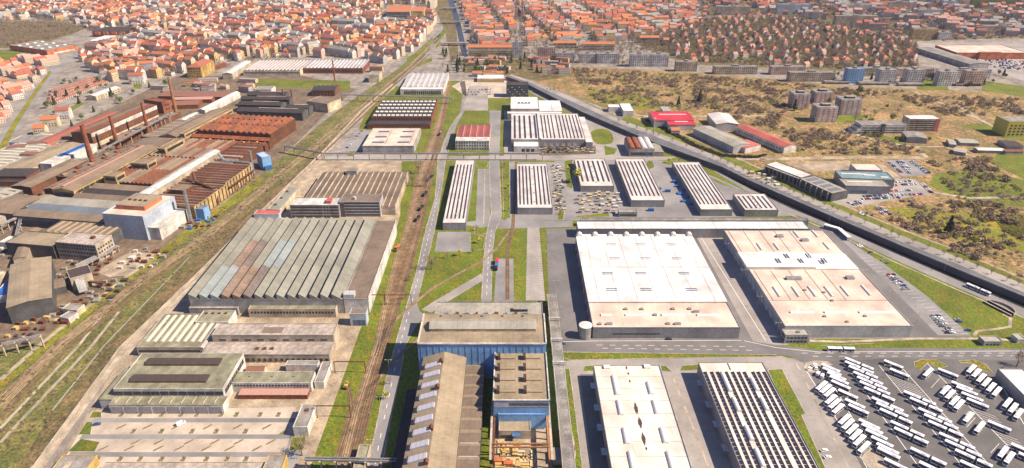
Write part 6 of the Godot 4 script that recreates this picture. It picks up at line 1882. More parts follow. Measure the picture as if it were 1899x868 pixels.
	b("green_roof_shed","long pale green roofed shed beside the boundary wall","shed",-230.9,-635,-3.14,12,55.9,7,"wall_cream","saw_b","flat",0,"")
	for i in 3: sky(0.3,0.2+i*0.3,2,2,1.2,"rusty_steel","roof_vent")
	b("red_roof_shed","red roofed shed with pale blue front beside the boundary wall","shed",-237,-603.3,0.00,24.1,10.7,6,"clad_paleblue","salmon_roof","flat",0,"")
	strip_wall("boundary_wall","long pale concrete wall along the rail corridor","wall","wall_beige",[-261.2,-271.5,-260.7,-278.1,-270,-386.2,-261,-471.8,-250.5,-589.8,-231,-789,-219.3,-976.8,-198.7,-1127.4],0.5,2.6)
	b("striped_roof_shed","olive roofed shed with eight cream skylight strips","shed",-232.3,-400.3,0.00,43.4,41.3,7,"wall_beige","green_roof","flat",0,"")
	for i in 8: sky(0.09+i*0.118,0.56,2.5,D*0.8,0.7,"strip_cream","skylight","gable")
	bands("f",0.02,0.98,[3.5],1.6)
	sub("gable_end",1.005,1.04,0.0,0.9,0,HH,"wall_white","wall_white")
	b("box_shed","olive flat shed with roof fans between the striped shed and the works","shed",-214.4,-416.3,0.00,23.4,15.3,8,"wall_white","green_roof","flat",0,"")
	for i in 4: sky(0.15+i*0.2,0.75,1.5,1.2,1,"rusty_steel","roof_fan")
	bands("f",0.05,0.7,[5],1.6)
	b("mottled_shed","long weathered concrete shed with mottled stepped roof","factory",-163.5,-393.9,0.00,83,14.1,12,"wall_beige","old_concrete","flat",0,"")
	wins("f",0.03,0.97,9,[7.5],4.5,1.4)
	sub("lower_shed",-0.03,1.0,-1.02,-0.02,0,6.5,"wall_beige","old_concrete")
	for i in 3: sky(0.4+i*0.06,-0.6,2,2,1,"rusty_steel","roof_vent","box",6.9)
	for i in 22: boxp("window",1.8,2.2,0.3,"glass",T,Vector3(lx((i+0.5)/22),1.2,lz(-1.03)))
	sky(0.48,0.45,14,D*0.5,0.15,"brown_roof","roof_patch")
	b("garage_depot","white depot hall with eight big garage doors and dark roof lights","depot",-209.1,-348,0.00,66.5,36.1,12,"wall_white","green_roof","flat",0,"")
	for i in 2:
		for j in 5: sky(0.17+j*0.142+i*0.02,0.27+i*0.47,W*0.14,7,2.2,"monitor_dark","roof_light","gable")
	for i in 12: boxp("window",W/13.5,2.6,0.4,"glass",T,Vector3(lx((i+0.5)/12),HH-4.2,D/2))
	sub("door_bay",0.0,1.03,-0.22,-0.002,0,6.5,"wall_white","green_roof")
	for i in 8: boxp("garage_door",W/9.6,5.2,0.4,"clad_grey",T,Vector3(lx((i+0.5)/8*1.02+0.005),0.1,lz(-0.22)))
	for i in 10: boxp("roof_brace",0.4,0.5,6.5,"wall_beige",T,Vector3(lx((i+0.5)/10),6.9,lz(-0.11)))
	sub("side_wing",-0.12,-0.005,-0.1,0.75,0,7,"clad_silver","green_roof")
	wins("r",0.06,0.94,9,[6.5],3.2,3.2,"glass")
	b("curved_store","long olive roofed store with a row of windows and a brick red awning","shed",-151.2,-347.5,0.00,50.1,11,7,"wall_white","green_roof","flat",0,"")
	wins("f",0.03,0.97,24,[4.5],1.3,1.5)
	sub("awning",0.13,0.98,-0.62,-0.08,0,3.2,"brick","tile_pale")
	for i in 3: sky(0.2+i*0.28,0.6,1.2,1.2,0.8,"steel","roof_vent")
	b("low_garage","low grey roofed garage court behind the olive store","shed",-138,-365.2,0.00,21,4.8,5,"wall_white","roof_grey","flat",0,"")
	b("lane_shed","narrow grey shed beside the sandy lane","shed",-122.1,-355.8,0.00,6,21.2,5,"wall_white","roof_grey","flat",0,"")
	b("brick_hut","small brick roofed hut in the sandy court","hut",-167.2,-360.6,0.00,11.5,5.5,4,"wall_cream","tile_brown","gx",1.5,"")
	b("white_box_house","white box building with grey roof at the end of the parking court","building",-121.9,-312.5,0.00,8.4,19.5,6.5,"wall_white","roof_grey","flat",0,"")
	sky(0.5,0.75,2,2,0.8,"rusty_steel","roof_vent")
	b("corner_garage","grey roofed building with yellow end wall at the parking corner","building",-236.5,-275.9,0.00,18.7,10.6,6,"wall_yellow","roof_grey","flat",0,"")
	sky(0.35,0.3,2.5,6,0.6,"wall_beige","skylight")
	b("long_parking_shed","long weathered flat shed along the end of the parking court","shed",-172.1,-273.3,0.00,97.6,8.5,4.5,"wall_beige","old_concrete","flat",0,"")
	b("trackside_hut","pale flat hut between the tracks and the road","hut",-82.5,-282.3,0.00,6.1,17.4,4.5,"wall_beige","green_roof","flat",0,"")
	sky(0.6,0.4,1.4,1.4,0.8,"steel","roof_vent")
	b("gate_house","small grey roofed house beside the pipe gantry at the parking corner","hut",-128.2,-275.4,0.00,10,11.7,6,"wall_yellow","roof_grey","flat",0,"")
	b("silver_mill","tall silver clad mill building with orange roof box","factory",-346.4,-580.4,-9.40,40.4,47.4,24,"clad_paleblue","peach_roof","flat",0,"")
	sub("roof_box",0.15,0.85,0.25,0.8,HH,HH+4,"orange_band","tan_roof")
	sub("side_bay",1.0,1.28,0.06,0.95,0,12,"wall_white","wall_white")
	bands("r",0.1,0.9,[4.5],2.5,"monitor_dark")
	for i in 4: sky(0.3+i*0.13,0.5,2.5,2,1.2,"rusty_steel","roof_fan","box",HH+4.3)
	b("white_duct_hall","long white roofed spine with silver duct above brown halls","factory",-352.1,-677.1,-9.40,11.4,138.4,19,"wall_beige","white_sheet","gz",1.6,"")
	for i in 9: boxp("roof_rib",W+0.8,0.2,0.4,"kerb",T,Vector3(0,HH+1.2,lz((i+0.5)/9)))
	b("furnace_hall","wide brown streaked roof furnace hall facing the rail corridor","factory",-326.1,-632.3,-9.40,51.4,58.4,13,"wall_ochre","umber_roof","flat",0,"")
	saw(9,1.3,-1,["umber_roof","brown_roof","rust_dark","tan_roof"],"rusty_steel","z",2,0,1,0,1,-1,0.35)
	for i in 9: boxp("wall_post",0.6,HH,0.8,"rusty_steel",T,Vector3(W/2+0.4,0,lz((i+0.5)/9)))
	sub("roof_house",0.2,0.5,0.45,0.7,HH,HH+5,"rusty_steel","umber_roof","gx",1.5)
	b("furnace_hall","brown furnace hall with ochre flank and pipe trestle","factory",-317.7,-689.1,-9.40,49.4,53.4,14,"wall_ochre","umber_roof","flat",0,"")
	saw(8,1.3,-1,["umber_roof","brown_roof","rust_dark"],"rusty_steel","z",2,0,1,0,1,-1,0.35)
	for i in 9: boxp("wall_post",0.6,HH,0.8,"rusty_steel",T,Vector3(W/2+0.4,0,lz((i+0.5)/9)))
	boxp("gutter_beam",1.2,1.0,D,"rusty_steel",T,Vector3(W/2+3.5,9,0))
	for i in 6: boxp("trestle_leg",0.7,9,0.7,"rusty_steel",T,Vector3(W/2+3.5,0,lz((i+0.5)/6)))
	b("yellow_clerestory_hall","long dark roofed hall with yellow clerestory wall","factory",-440.7,-702.4,-9.40,24.4,137.4,16,"wall_yellow","umber_roof","gz",2.5,"")
	bands("r",0.02,0.98,[HH-4.4],2.6,"glass")
	boxp("ridge_light",3,1.0,D*0.94,"tile_pale",T,Vector3(-3,HH+1.9,0))
	for i in 16: boxp("window_post",0.4,3.0,0.6,"wall_yellow",T,Vector3(W/2+0.1,HH-4.6,lz((i+0.5)/16)))
	bands("f",0.05,0.95,[HH-6],4,"wall_dark","gate_wall")
	b("truss_row_hall","long grey brown hall with trestle along its flank","factory",-460.9,-714.9,-9.40,16.4,139.4,12,"brick_dark","umber_roof","gz",1.8,"")
	for i in 12: sky(0.5,(i+0.5)/12,2.4,5,1.2,"rust_dark","roof_vent","gable",HH+1.4)
	b("brown_long_hall","long brown roofed hall below the tallest chimney","factory",-504.5,-699.8,-9.40,23.4,83.4,10,"brick_dark","umber_roof","gz",1.5,"")
	for i in 10: boxp("roof_rib",0.3,0.15,0.3,"brown_roof",T,Vector3(0,HH+1.5,lz((i+0.5)/10)))
	b("boiler_range","range of brown boiler roofs beside the chimney row","factory",-477.4,-737.9,-9.40,16.4,99.4,9,"rusty_steel","brown_roof","flat",0,"")
	for i in 9: sky(0.3+0.4*(i%2),(i+0.5)/9,5,6,2.2,["umber_roof","rust_dark","rusty_steel"][i%3],"roof_house","gable")
	b("cross_block","low cream cross block with glazed end over the yellow hall","factory",-417.7,-669.7,-9.40,14.4,14.4,20,"wall_ochre","umber_roof","flat",0,"cream cross blocks")
	bands("f",0.1,0.9,[HH-5],3.4)
	bands("r",0.1,0.9,[HH-5],3.4)
	b("cross_block","square cream cross block behind the small brick stack","factory",-405.4,-707.7,-9.40,20.4,15.4,20,"wall_ochre","umber_roof","flat",0,"cream cross blocks")
	bands("f",0.1,0.9,[HH-5],3.4)
	bands("r",0.1,0.9,[HH-5],3.4)
	b("cross_block","long cream cross block with yellow frame beside rusty roofs","factory",-401.9,-768.5,-9.40,9.4,38.4,20,"wall_ochre","umber_roof","flat",0,"cream cross blocks")
	bands("f",0.1,0.9,[HH-5],3.4)

func stage_05() -> void:
	bands("r",0.1,0.9,[HH-5],3.4)
	b("corrugated_hall","broad brown corrugated hall below the small brick stack","factory",-391.4,-700.3,-9.40,70.4,77.4,12,"rusty_steel","umber_roof","flat",0,"")
	saw(14,2.4,-1,["umber_roof","brown_roof","rust_dark"],"rusty_steel","x",2,0,1,0,1,-1,0.15)
	b("corrugated_hall","brown corrugated hall with close roof ridges by the white duct bend","factory",-377,-771.9,-9.40,75.4,63.4,12,"rusty_steel","rust_dark","flat",0,"")
	saw(15,2.4,-1,["rust_dark","brown_roof","umber_roof"],"rusty_steel","x",2,0,1,0,1,-1,0.15)
	b("side_bay_hall","brown side bay hall between the white spine and the rusty lower roofs","factory",-324.1,-757.6,-9.40,30.4,74.4,11,"rusty_steel","umber_roof","flat",0,"")
	saw(7,1.6,-1,["umber_roof","rust_dark","old_concrete"],"rusty_steel","z",1,0,1,0,1,-1,0.3)
	b("strip_roof_hall","grey brown strip roof nearest the concrete office","factory",-420.3,-584,-9.40,99.4,14.4,11,"wall_dark","umber_roof","gx",2.6,"strip roofed halls")
	bands("f",0.02,0.98,[7.5],2,"glass_blue")
	b("strip_roof_hall","blue grey strip roof beside the silver mill","factory",-417.8,-598.8,-9.40,99.4,14.4,11,"wall_dark","blue_roof","gx",2.6,"strip roofed halls")
	bands("f",0.02,0.98,[7.5],2,"glass_blue")
	b("strip_roof_hall","grey strip roof with dark valley behind the silver mill","factory",-417.2,-614.9,-9.40,95.4,16.4,11,"wall_dark","grey_roof","gx",2.6,"strip roofed halls")
	bands("f",0.02,0.98,[7.5],2,"glass_blue")
	b("strip_roof_hall","brown strip roof under the yellow clerestory","factory",-403.9,-627.9,-9.40,69.4,12.4,11,"wall_dark","brown_roof","gx",2.6,"strip roofed halls")
	bands("f",0.02,0.98,[7.5],2,"glass_blue")
	b("strip_roof_hall","dark strip roof between the brown strips","factory",-401.7,-640.7,-9.40,69.4,12.4,11,"wall_dark","dark_roof","gx",2.6,"strip roofed halls")
	bands("f",0.02,0.98,[7.5],2,"glass_blue")
	b("strip_roof_hall","brown strip roof touching the corrugated hall","factory",-399.5,-654,-9.40,69.4,13.4,11,"wall_dark","umber_roof","gx",2.6,"strip roofed halls")
	bands("f",0.02,0.98,[7.5],2,"glass_blue")
	b("rust_sawtooth_hall","rust red sawtooth hall with thirteen roof ridges","factory",-344.4,-858.8,-9.40,99.4,69.4,15,"rusty_steel","rust_roof","flat",0,"")
	saw(13,3.2,-1,["rust_roof","rust_roof","rust_dark"],"rusty_steel","x",3,0,1,0,1,-1,0.3)
	for j in 2:
		for i in 12: sky((i+0.75)/13.0,0.45+j*0.3,1.2,1.6,1.6,"rusty_steel","roof_vent","box",HH+1.2)
	b("rust_lower_hall","rusty orange roof band before the thirteen ridge hall","factory",-350.6,-817.8,-9.40,104.4,10.4,11,"rusty_steel","rust_roof","gx",2.6,"")
	b("rust_lower_hall","second rusty roof band cluttered with vents","factory",-352.5,-806.4,-9.40,104.4,9.4,9,"rusty_steel","rust_roof","gx",2.2,"")
	for i in 20: sky((i+0.5)/20,0.3+0.4*(i%2),2.4,2.4,1.5,["rust_dark","rusty_steel","wall_ochre"][i%3],"roof_vent","gable",HH+1.0)
	b("brown_vault_hall","long brown vaulted hall between rusty roofs and the tan chimney","factory",-418.2,-875.1,-9.40,28.4,119.4,12,"wall_ochre","brown_roof","gz",4.5,"")
	boxp("ridge_light",2.4,0.8,D*0.9,"umber_roof",T,Vector3(0,HH+4.1,0))
	b("cream_clerestory","narrow cream clerestory running along the rusty ridges","factory",-399.9,-869.5,-9.40,6.4,114.4,17,"wall_ochre","brown_roof","flat",0,"")
	bands("r",0.02,0.98,[13],2,"glass")
	b("brown_link_hall","brown roofed link hall behind the yellow clerestory hall","factory",-435.3,-799.3,-9.40,37.4,30.4,12,"brick_dark","brown_roof","gx",3,"")
	b("banded_hall","tall hall with white and brown wall bands under a rusty roof","factory",-516.6,-865.5,-9.40,27.4,128.4,22,"brick_dark","rust_dark","gz",2,"")
	bands("r",0.0,1.0,[HH-5.2],5.0,"wall_white","wall_band")
	bands("r",0.0,1.0,[3.0],5.5,"wall_cream","wall_band")
	boxp("ridge_light",6,1.6,D*0.92,"brown_roof",T,Vector3(0,HH+1.6,0))
	b("shadowed_annex","long brown roofed annex beyond the banded hall","factory",-543.2,-872.9,-9.40,22.4,114.4,12,"brick_dark","brown_roof","gz",1.4,"")
	b("low_red_hall","long low red roofed hall beyond the brown annex","factory",-569.6,-869.7,-9.40,23.4,129.4,8,"wall_beige","tile_red","gz",2,"")
	b("low_brown_range","low brown roof range under the chimney row","factory",-486,-878.7,-9.40,17.4,124.4,8,"brick_dark","umber_roof","flat",0,"")
	for i in 9: sky(0.4+0.2*(i%2),(i+0.5)/9,4,5,2,["brown_roof","rust_dark","steel"][i%3],"roof_unit","gable")
	b("low_brown_range","low grey brown roofs between chimneys and vaulted hall","factory",-449.1,-881.2,-9.40,27.4,107.4,8,"brick_dark","umber_roof","flat",0,"")
	for i in 8: sky(0.5,(i+0.5)/8,W*0.8,2,0.8,"grey_roof","skylight","gable")
	b("tan_long_hall","long tan roofed hall with a cream ridge beside the saw works","factory",-548.4,-764.8,-9.40,33.4,113.4,8,"wall_beige","tan_roof","gz",2,"")
	b("skylight_long_hall","long tan hall with slanting white skylight stripes","factory",-593.7,-773.3,-9.40,51.4,151.4,7,"wall_beige","grey_roof","flat",0,"")
	for i in 16: sky(0.5,0.04+i*0.06,W*0.85,2.6,0.6,"strip_cream","skylight")
	b("white_lab_block","white block with bright blue roof strip beside the tall brick chimney","factory",-521.6,-761.4,-9.40,15.4,71.4,10,"wall_white","wall_white","flat",0,"")
	boxp("roof_strip",W*0.5,0.6,D*0.6,"tarp_blue",T,Vector3(-W*0.2,HH,-D*0.15))
	b("concrete_office","old concrete block with rows of square windows beside the slag yard","office",-369.6,-525.9,-9.40,38.4,20.4,16,"wall_beige","old_concrete","flat",0,"")
	wins("f",0.02,0.98,14,[3.2,7.0,10.8,13.4],1.7,1.9)
	wins("r",0.05,0.95,6,[3.2,7.0,10.8],1.7,1.9)
	sky(0.7,0.6,3,3,2,"rusty_steel","roof_vent")
	b("ribbed_shed","brown shed with ribbed roof lights beside the concrete office","factory",-387.9,-555.8,-9.40,64.4,25.4,11,"wall_dark","umber_roof","flat",0,"")
	for i in 9: sky(0.06+i*0.11,0.5,2.2,D*0.85,1.0,"tan_roof","roof_light","gable")
	b("tan_canopy","broad tan canopy roof beside the concrete office","canopy",-413.9,-533.8,-9.40,46.4,23.4,12,"wall_dark","tan_roof","flat",0,"")
	b("annex_range","brown annex range by the overhead gantry","factory",-488.7,-614.6,-9.40,34.4,42.4,10,"wall_dark","umber_roof","gx",2.5,"")
	b("annex_range","grey annex range with ribbed roof by the tan wedge shed","factory",-526.7,-626.9,-9.40,35.4,54.4,9,"wall_dark","grey_roof","gz",2,"")
	for i in 6: sky(0.5,(i+0.5)/6,W*0.8,2,0.8,"umber_roof","roof_light","gable",HH+0.9)
	b("big_tan_shed","large tan gabled open shed over the scrap bay","shed",-373.2,-457.9,31.42,27.7,75.8,14,"wall_dark","tan_roof","gz",1.6,"")
	b("strip_shed","narrow grey shed beside the big tan shed","shed",-421.3,-522.7,23.90,8.9,42.5,9,"wall_beige","umber_roof","gz",1,"")
	b("blue_pool_roof","flat bright blue roof beside the big tan shed","shed",-395,-461.5,12.01,11.2,28.5,6,"wall_white","tarp_blue","flat",0,"")
	b("ribbed_glass_shed","pale ribbed shed beside the bright blue roof","shed",-430.9,-478.1,76.60,19.6,40.4,8,"wall_beige","grey_roof","flat",0,"")
	for i in 10: sky(0.6,0.06+i*0.095,W*0.6,1.2,0.6,"strip_cream","skylight")
	b("tan_wedge_shed","tan wedge roofed shed by the overhead gantry","shed",-471.3,-621.7,-19.38,17.2,29.3,10,"wall_dark","tan_roof","gz",1,"")
	b("pointed_kiln_shed","dark tiered old shed with hipped roof at the edge of the works","shed",-546.8,-703.1,0.00,39.7,24.6,9,"brick_dark","dark_roof","hip",4,"")
	sub("tier",-0.1,1.1,-0.3,0.0,0,5,"brick_dark","dark_roof")
	b("brick_gable_block","brick block with dark red roof beyond the banded hall","factory",-514.9,-972.6,-23.57,36.3,14.5,17,"chimney_brick","rust_dark","flat",0,"")
	wins("r",0.2,0.8,3,[4,10],2,3)
	b("red_strip_shed","long low red roofed strip shed beside the tan chimney","shed",-488,-1048.9,-3.19,113.8,32.6,6,"brick","tile_brown","gx",2,"low red strip sheds")
	b("red_strip_shed","low pale red strip shed before the long red one","shed",-484.4,-1023.3,3.06,57.6,15.7,6,"brick","tile_pale","gx",2,"low red strip sheds")
	b("red_strip_shed","short low red strip shed behind the brick gable block","shed",-486.2,-997.7,8.20,40.8,27.4,6,"brick","tile_brown","gx",2,"low red strip sheds")
	b("white_ridge_shed","long white ridge roofed shed running diagonally","shed",-436.2,-1000.3,-8.26,11.4,100.3,8,"wall_white","white_sheet","gz",2,"")
	b("white_ridge_shed","short white roofed shed by the tan chimney","shed",-447.7,-920.3,-8.34,8.7,34.2,8,"wall_beige","white_sheet","gz",1,"")
	b("dark_roof_hall","long dark roofed hall beside the rust ridges","factory",-338.4,-940.9,-6.40,95.9,21.5,11,"wall_dark","dark_roof","gx",3,"dark roofed works halls")
	boxp("ridge_light",W*0.6,0.6,2,"wall_pink",T,Vector3(W*0.1,HH+2.6,0))
	b("dark_roof_hall","dark roofed hall with pale ridge lights","factory",-364.8,-976.2,-5.08,64.5,20.2,11,"wall_dark","dark_roof","gx",3,"dark roofed works halls")
	boxp("ridge_light",W*0.6,0.6,2,"wall_pink",T,Vector3(W*0.1,HH+2.6,0))
	b("dark_roof_hall","dark hall under the twin brick stacks","factory",-366.8,-1004.6,-2.36,73.2,15.2,11,"wall_dark","dark_roof","gx",3,"dark roofed works halls")
	boxp("ridge_light",W*0.6,0.6,2,"wall_pink",T,Vector3(W*0.1,HH+2.6,0))
	b("dark_roof_hall","hindmost dark hall by the green strip","factory",-372.9,-1032.7,-3.09,58.4,22.3,11,"wall_dark","dark_roof","gx",3,"dark roofed works halls")
	boxp("ridge_light",W*0.6,0.6,2,"wall_pink",T,Vector3(W*0.1,HH+2.6,0))
	b("dark_roof_hall","short dark hall by the cream headhouse","factory",-306,-958.9,-4.59,34.7,16.6,11,"wall_dark","dark_roof","gx",3,"dark roofed works halls")
	boxp("ridge_light",W*0.6,0.6,2,"wall_pink",T,Vector3(W*0.1,HH+2.6,0))
	b("cream_headhouse","cream head house with brown roof at the end of the dark halls","factory",-276.6,-986.7,66.44,32.1,36.5,13,"wall_cream","brown_roof","flat",0,"")
	wins("r",0.1,0.9,4,[3,8],2.5,3)
	b("light_blue_shop","pale shop hall with blue and yellow fronts by the avenue of the town","shop",-585.9,-820.9,0.00,76.8,25.6,8,"wall_white","roof_grey","flat",0,"")
	boxp("sign_band",W*0.12,5,0.4,"blue_paint",T,Vector3(lx(0.08),2,D/2))
	boxp("sign_band",W*0.3,4,0.4,"wall_yellow",T,Vector3(lx(0.45),2,D/2))
	chimney(-490.4,-751.6,47.6,3.4,2.2,"chimney_brick","tallest red brick chimney with white base beside the long tan halls","wall_white")
	chimney(-486.7,-802.9,43.2,2.8,1.7,"chimney_brick","red brick chimney before the white banded hall","")
	chimney(-475,-858.2,44.6,2.6,1.5,"chimney_brick","slim brick chimney at the far end of the banded hall","")
	chimney(-479.1,-949.3,55.6,2.7,1.6,"chimney_tan","tan brick chimney rising over the low red sheds","")
	chimney(-444.4,-773.7,15.6,2.2,1.8,"chimney_brick","short brick stack beside the cream cross block","")
	chimney(-348,-1023.8,20,1.4,1.1,"chimney_brick","short brick stack on the dark halls near the headhouse","")
	chimney(-334,-1020.8,19.9,1.4,1.1,"chimney_brick","short brick stack nearer the cream headhouse","")
	chimney(-301.7,-1157.1,34.6,1.4,1.0,"chimney_brick","thin dark red chimney before the long glass roofed hall","")
	chimney(-308.3,-593.4,33.6,1.6,1.4,"steel","silver steel stack beside the light blue container","")
	chimney(-293.5,-725.4,25.8,1.6,1.4,"steel","silver steel stack by the blue filter house","")
	b("blue_filter_box","light blue steel filter box on legs by the rail corridor","filter house",-302.9,-604,79.77,9,14,11,"clad_blue","blue_roof","flat",0,"")
	boxp("side_panel",0.3,6,D*0.9,"clad_blue",T,Vector3(W/2,4,0))
	b("blue_filter_house","bright blue filter house with ducts by the conveyor bridge","filter house",-285.7,-742.7,38.00,10,18,15,"clad_blue","clad_paleblue","flat",0,"")
	for i in 4: boxp("hopper",2.4,5,2.4,"blue_paint",T,Vector3(lx(0.2+i*0.2),0,D/2+2))
	duct([Vector3(-332.1,24,-664.8),Vector3(-328.1,16,-658.1),Vector3(-301.9,14,-640.8),Vector3(-298.4,1,-635.9)],"big rusty duct bending down the furnace hall")
	duct([Vector3(-331.3,20,-730.8),Vector3(-324.9,14,-727.1),Vector3(-294.7,12,-723.7),Vector3(-290.2,3,-715.1)],"silver duct from the white spine to the steel stack")
	b("ore_bunker","concrete ore bunker with slanted hopper beside the tracks","bunker",-347.1,-477,38.23,15.3,17.7,11,"wall_beige","monitor_dark","flat",0,"")
	boxp("chute",6,0.6,14,"wall_grey",T,Vector3(-2,6,D/2+6)).rotation_degrees.x=28
	boxp("conveyor_frame",2,1,16,"rusty_steel",T,Vector3(W/2,4,D/2+4)).rotation_degrees.y=40
	b("flat_hut","small grey roofed hut by the corridor track","hut",-326.6,-424.3,-18.01,8.5,8,4,"wall_white","roof_grey","flat",0,"")
	b("cream_hut","small cream walled hut with flat roof by the corridor track","hut",-328.7,-434,-10.01,12.5,8.1,5,"wall_cream","roof_grey","flat",0,"")
	pipeline(-344.7,-379.9,-325.1,-390.4,10.0,3,"pale travelling crane across the scrap bay")
	wagon(-101.6,-536.3,74,"orange_steel","orange shunting locomotive beside the white walled bay",0)
	wagon(-91.6,-598.3,74,"rubber","dark flat wagon, nearest the sawtooth works of the wagon string",1)
	wagon(-91,-623.8,74,"rubber","dark flat wagon loaded with machinery in the middle of the string",2)
	wagon(-91.3,-659.7,75,"rubber","dark flat wagon at the head of the string",3)
	wagon(-91,-703.9,75,"rubber","long dark bogie wagon by the bare trees",4)
	wagon(-94.7,-862.8,76,"rubber","white and dark rail wagons by the peach hall",5)
	wagon(-105.3,-346.4,80,"wall_yellow","yellow buffer trolley at the end of the stub track",6)
	tram(-13,-505.7)
	pipeline(-483.7,-752.4,-469.6,-911.4,14,7,"pale trestle pipes beside the brick chimneys")
	pipeline(-501.3,-732.6,-487.8,-741.7,12,3,"low pipe trestle by the tallest chimney")
	pipeline(-470.2,-908.3,-475.5,-879.7,13,3,"short pipe trestle by the far chimney")
	pipeline(-112.5,-278.2,-62.6,-277,7,6,"cream pipe gantry crossing tracks and road by the parking court")
	portal(-107.2,-444.4)

func stage_06() -> void:
	portal(-86.9,-444.4)
	portal(-106,-361.2)
	portal(-106.6,-318.2)
	b("gantry_shed","low white cabin row at the edge of the works","shed",-448.7,-545.6,-8.65,12.9,12.5,5,"wall_white","wall_white","flat",0,"")
	b("gantry_shed","brown shed between the overhead gantry and the strip shed","shed",-438.2,-554.9,-19.17,12.1,18.1,8,"wall_dark","umber_roof","gz",1,"")
	b("gantry_shed","long grey shed along the works boundary","shed",-494.8,-590.4,63.14,25,17.3,7,"wall_beige","grey_roof","gx",1.5,"")
	b("gantry_shed","rust roofed shed behind the long grey boundary shed","shed",-505.8,-609.2,69.86,27.7,16.8,9,"brick_dark","rust_dark","gx",2,"")
	b("gantry_shed","brown lean-to beside the ore bunker","shed",-359.1,-467.5,34.46,8,17.1,6,"wall_dark","brown_roof","gx",1,"")
	pipeline(-473,-569,-463.8,-602.5,9,5,"grey overhead conveyor gantry at the works edge")
	pipeline(-445.1,-548.3,-473.2,-600.1,8,4,"rusty trestle between the sheds at the works edge")
	pipeline(-362.6,-496.6,-346.6,-532.7,6,6,"rusty conveyor along the slag yard")
	pipeline(-363,-488.3,-348.2,-525.2,5,6,"low steel conveyor beside the slag yard rails")
	for a in [[209.6,-363.1,-44.3],[208.7,-359.4,-44.3],[209.7,-354.6,-44.3],[209.6,-350.6,-44.3],[208.7,-346,-44.3],[209.3,-337,-44.3],[209.6,-328,-44.3],[209.5,-323,-44.3],[209.8,-309.8,-44.3],[209.6,-305.9,-44.3],[209.9,-301.3,-44.3],[210.4,-295.5,-44.3],[210.8,-290,-44.3],[209.8,-286.7,-44.3],[209.5,-278.3,-44.3]]: bus(a[0],a[1],a[2],0,"white single bus back to back with the herringbone row by the pale island","buses in the depot rows")
	for a in [[252.9,-367.3,-44.3],[252.3,-358.3,-44.3]]: bus(a[0],a[1],a[2],0,"white single bus at the head of the hatched bay","buses in the depot rows")
	for a in [[283.9,-358.3,-44.3],[285,-344.9,-44.3],[285.3,-340.1,-44.3],[285.1,-334.3,-44.3],[285,-328.7,-44.3],[285.4,-308.6,-44.3],[286.8,-289.7,-44.3],[286.4,-282.7,-44.3]]: bus(a[0],a[1],a[2],0,"white single bus back to back with the herringbone row by the dry islands","buses in the depot rows")
	for a in [[230.4,-367.9,-44.3],[228.5,-363.9,-44.3],[228.8,-358.9,-44.3],[229.1,-352.7,-44.3],[229.2,-347.7,-44.3],[228.7,-342.9,-44.3],[228.8,-337,-44.3],[229.1,-327.4,-44.3],[229.5,-322.6,-44.3],[229,-316.9,-44.3],[230.1,-306,-44.3],[229.4,-300.5,-44.3],[230.4,-284.2,-44.3],[229.7,-273.7,-44.3]]: bus(a[0],a[1],a[2],1,"white articulated bus in the long row between lane and single buses","buses in the depot rows")
	for a in [[251.9,-333.3,-44.3],[252.5,-327.1,-44.3],[252.6,-317.5,-44.3],[253.1,-312,-44.3],[252.5,-306.3,-44.3],[253.2,-296.2,-44.3],[253.3,-290.4,-44.3],[254.7,-282.8,-44.3],[252.6,-274.5,-44.3]]: bus(a[0],a[1],a[2],1,"white articulated bus in the long row below the hatched bay","buses in the depot rows")
	for a in [[196.2,-345.3,-140.4],[197.5,-342.2,-140.4],[198.6,-338.8,-140.4],[196.6,-332.1,-140.4],[197.1,-328.1,-140.4],[197.4,-323.6,-140.4],[197.1,-314.2,-140.4],[197.3,-309.9,-140.4],[197.9,-305.7,-140.4],[197.9,-301.1,-140.4],[198.1,-296.8,-140.4],[198.3,-291.4,-140.4]]: bus(a[0],a[1],a[2],2,"white bus in the herringbone row by the pale island","buses in the herringbone bays")
	for a in [[271.1,-358.7,-140.4],[272,-340.8,-140.4],[272.8,-336.7,-140.4],[271.9,-330.7,-140.4],[272.9,-327.2,-140.4],[271.8,-316,-140.4],[273.3,-307.5,-140.4],[274.1,-287.6,-140.4],[274.8,-283.3,-140.4]]: bus(a[0],a[1],a[2],2,"white bus in the herringbone row by the dry islands","buses in the herringbone bays")
	for a in [[301.5,-362.4,-140.4],[302.1,-358,-140.4],[302.1,-352.9,-140.4],[302.6,-348.5,-140.4],[302.7,-343.6,-140.4],[303.6,-339.5,-140.4],[303.3,-328.8,-140.4],[303.8,-324.2,-140.4],[303.8,-319.1,-140.4]]: bus(a[0],a[1],a[2],2,"white bus in the herringbone row beside the white canopy","buses in the herringbone bays")
	for a in [[369.4,-465.2,-58.8]]: bus(a[0],a[1],a[2],1,"white articulated bus driving on the avenue","")
	for a in [[226,-385.4,-3]]: bus(a[0],a[1],a[2],1,"white articulated bus driving on the depot road","")
	car(196.7,-365.4,30,0,"on the pale island of the bus depot","cars at the bus depot")
	car(201.5,-369.2,30,0,"on the pale island of the bus depot","cars at the bus depot")
	car(201.3,-365.7,60,0,"on the pale island of the bus depot","cars at the bus depot")
	van(200.2,-359.7,50,"white minibus parked by the pale depot island")
	van(202,-357.2,50,"white minibus parked against the first single bus")
	car(176,-290.9,10,0,"on the service lane beside the solar warehouse","cars on the service lane")
	car(175.8,-285.8,10,0,"on the service lane beside the solar warehouse","cars on the service lane")
	van(-195.9,-312.6,40,"white van standing alone in the parking court")
	car(-245.7,-312.2,15,3,"at the corner of the parking court","")
	car(35.3,-393.7,0,3,"on the cross road before the white warehouse","")
	car(110.6,-398.9,0,2,"on the cross road before the white warehouse","")
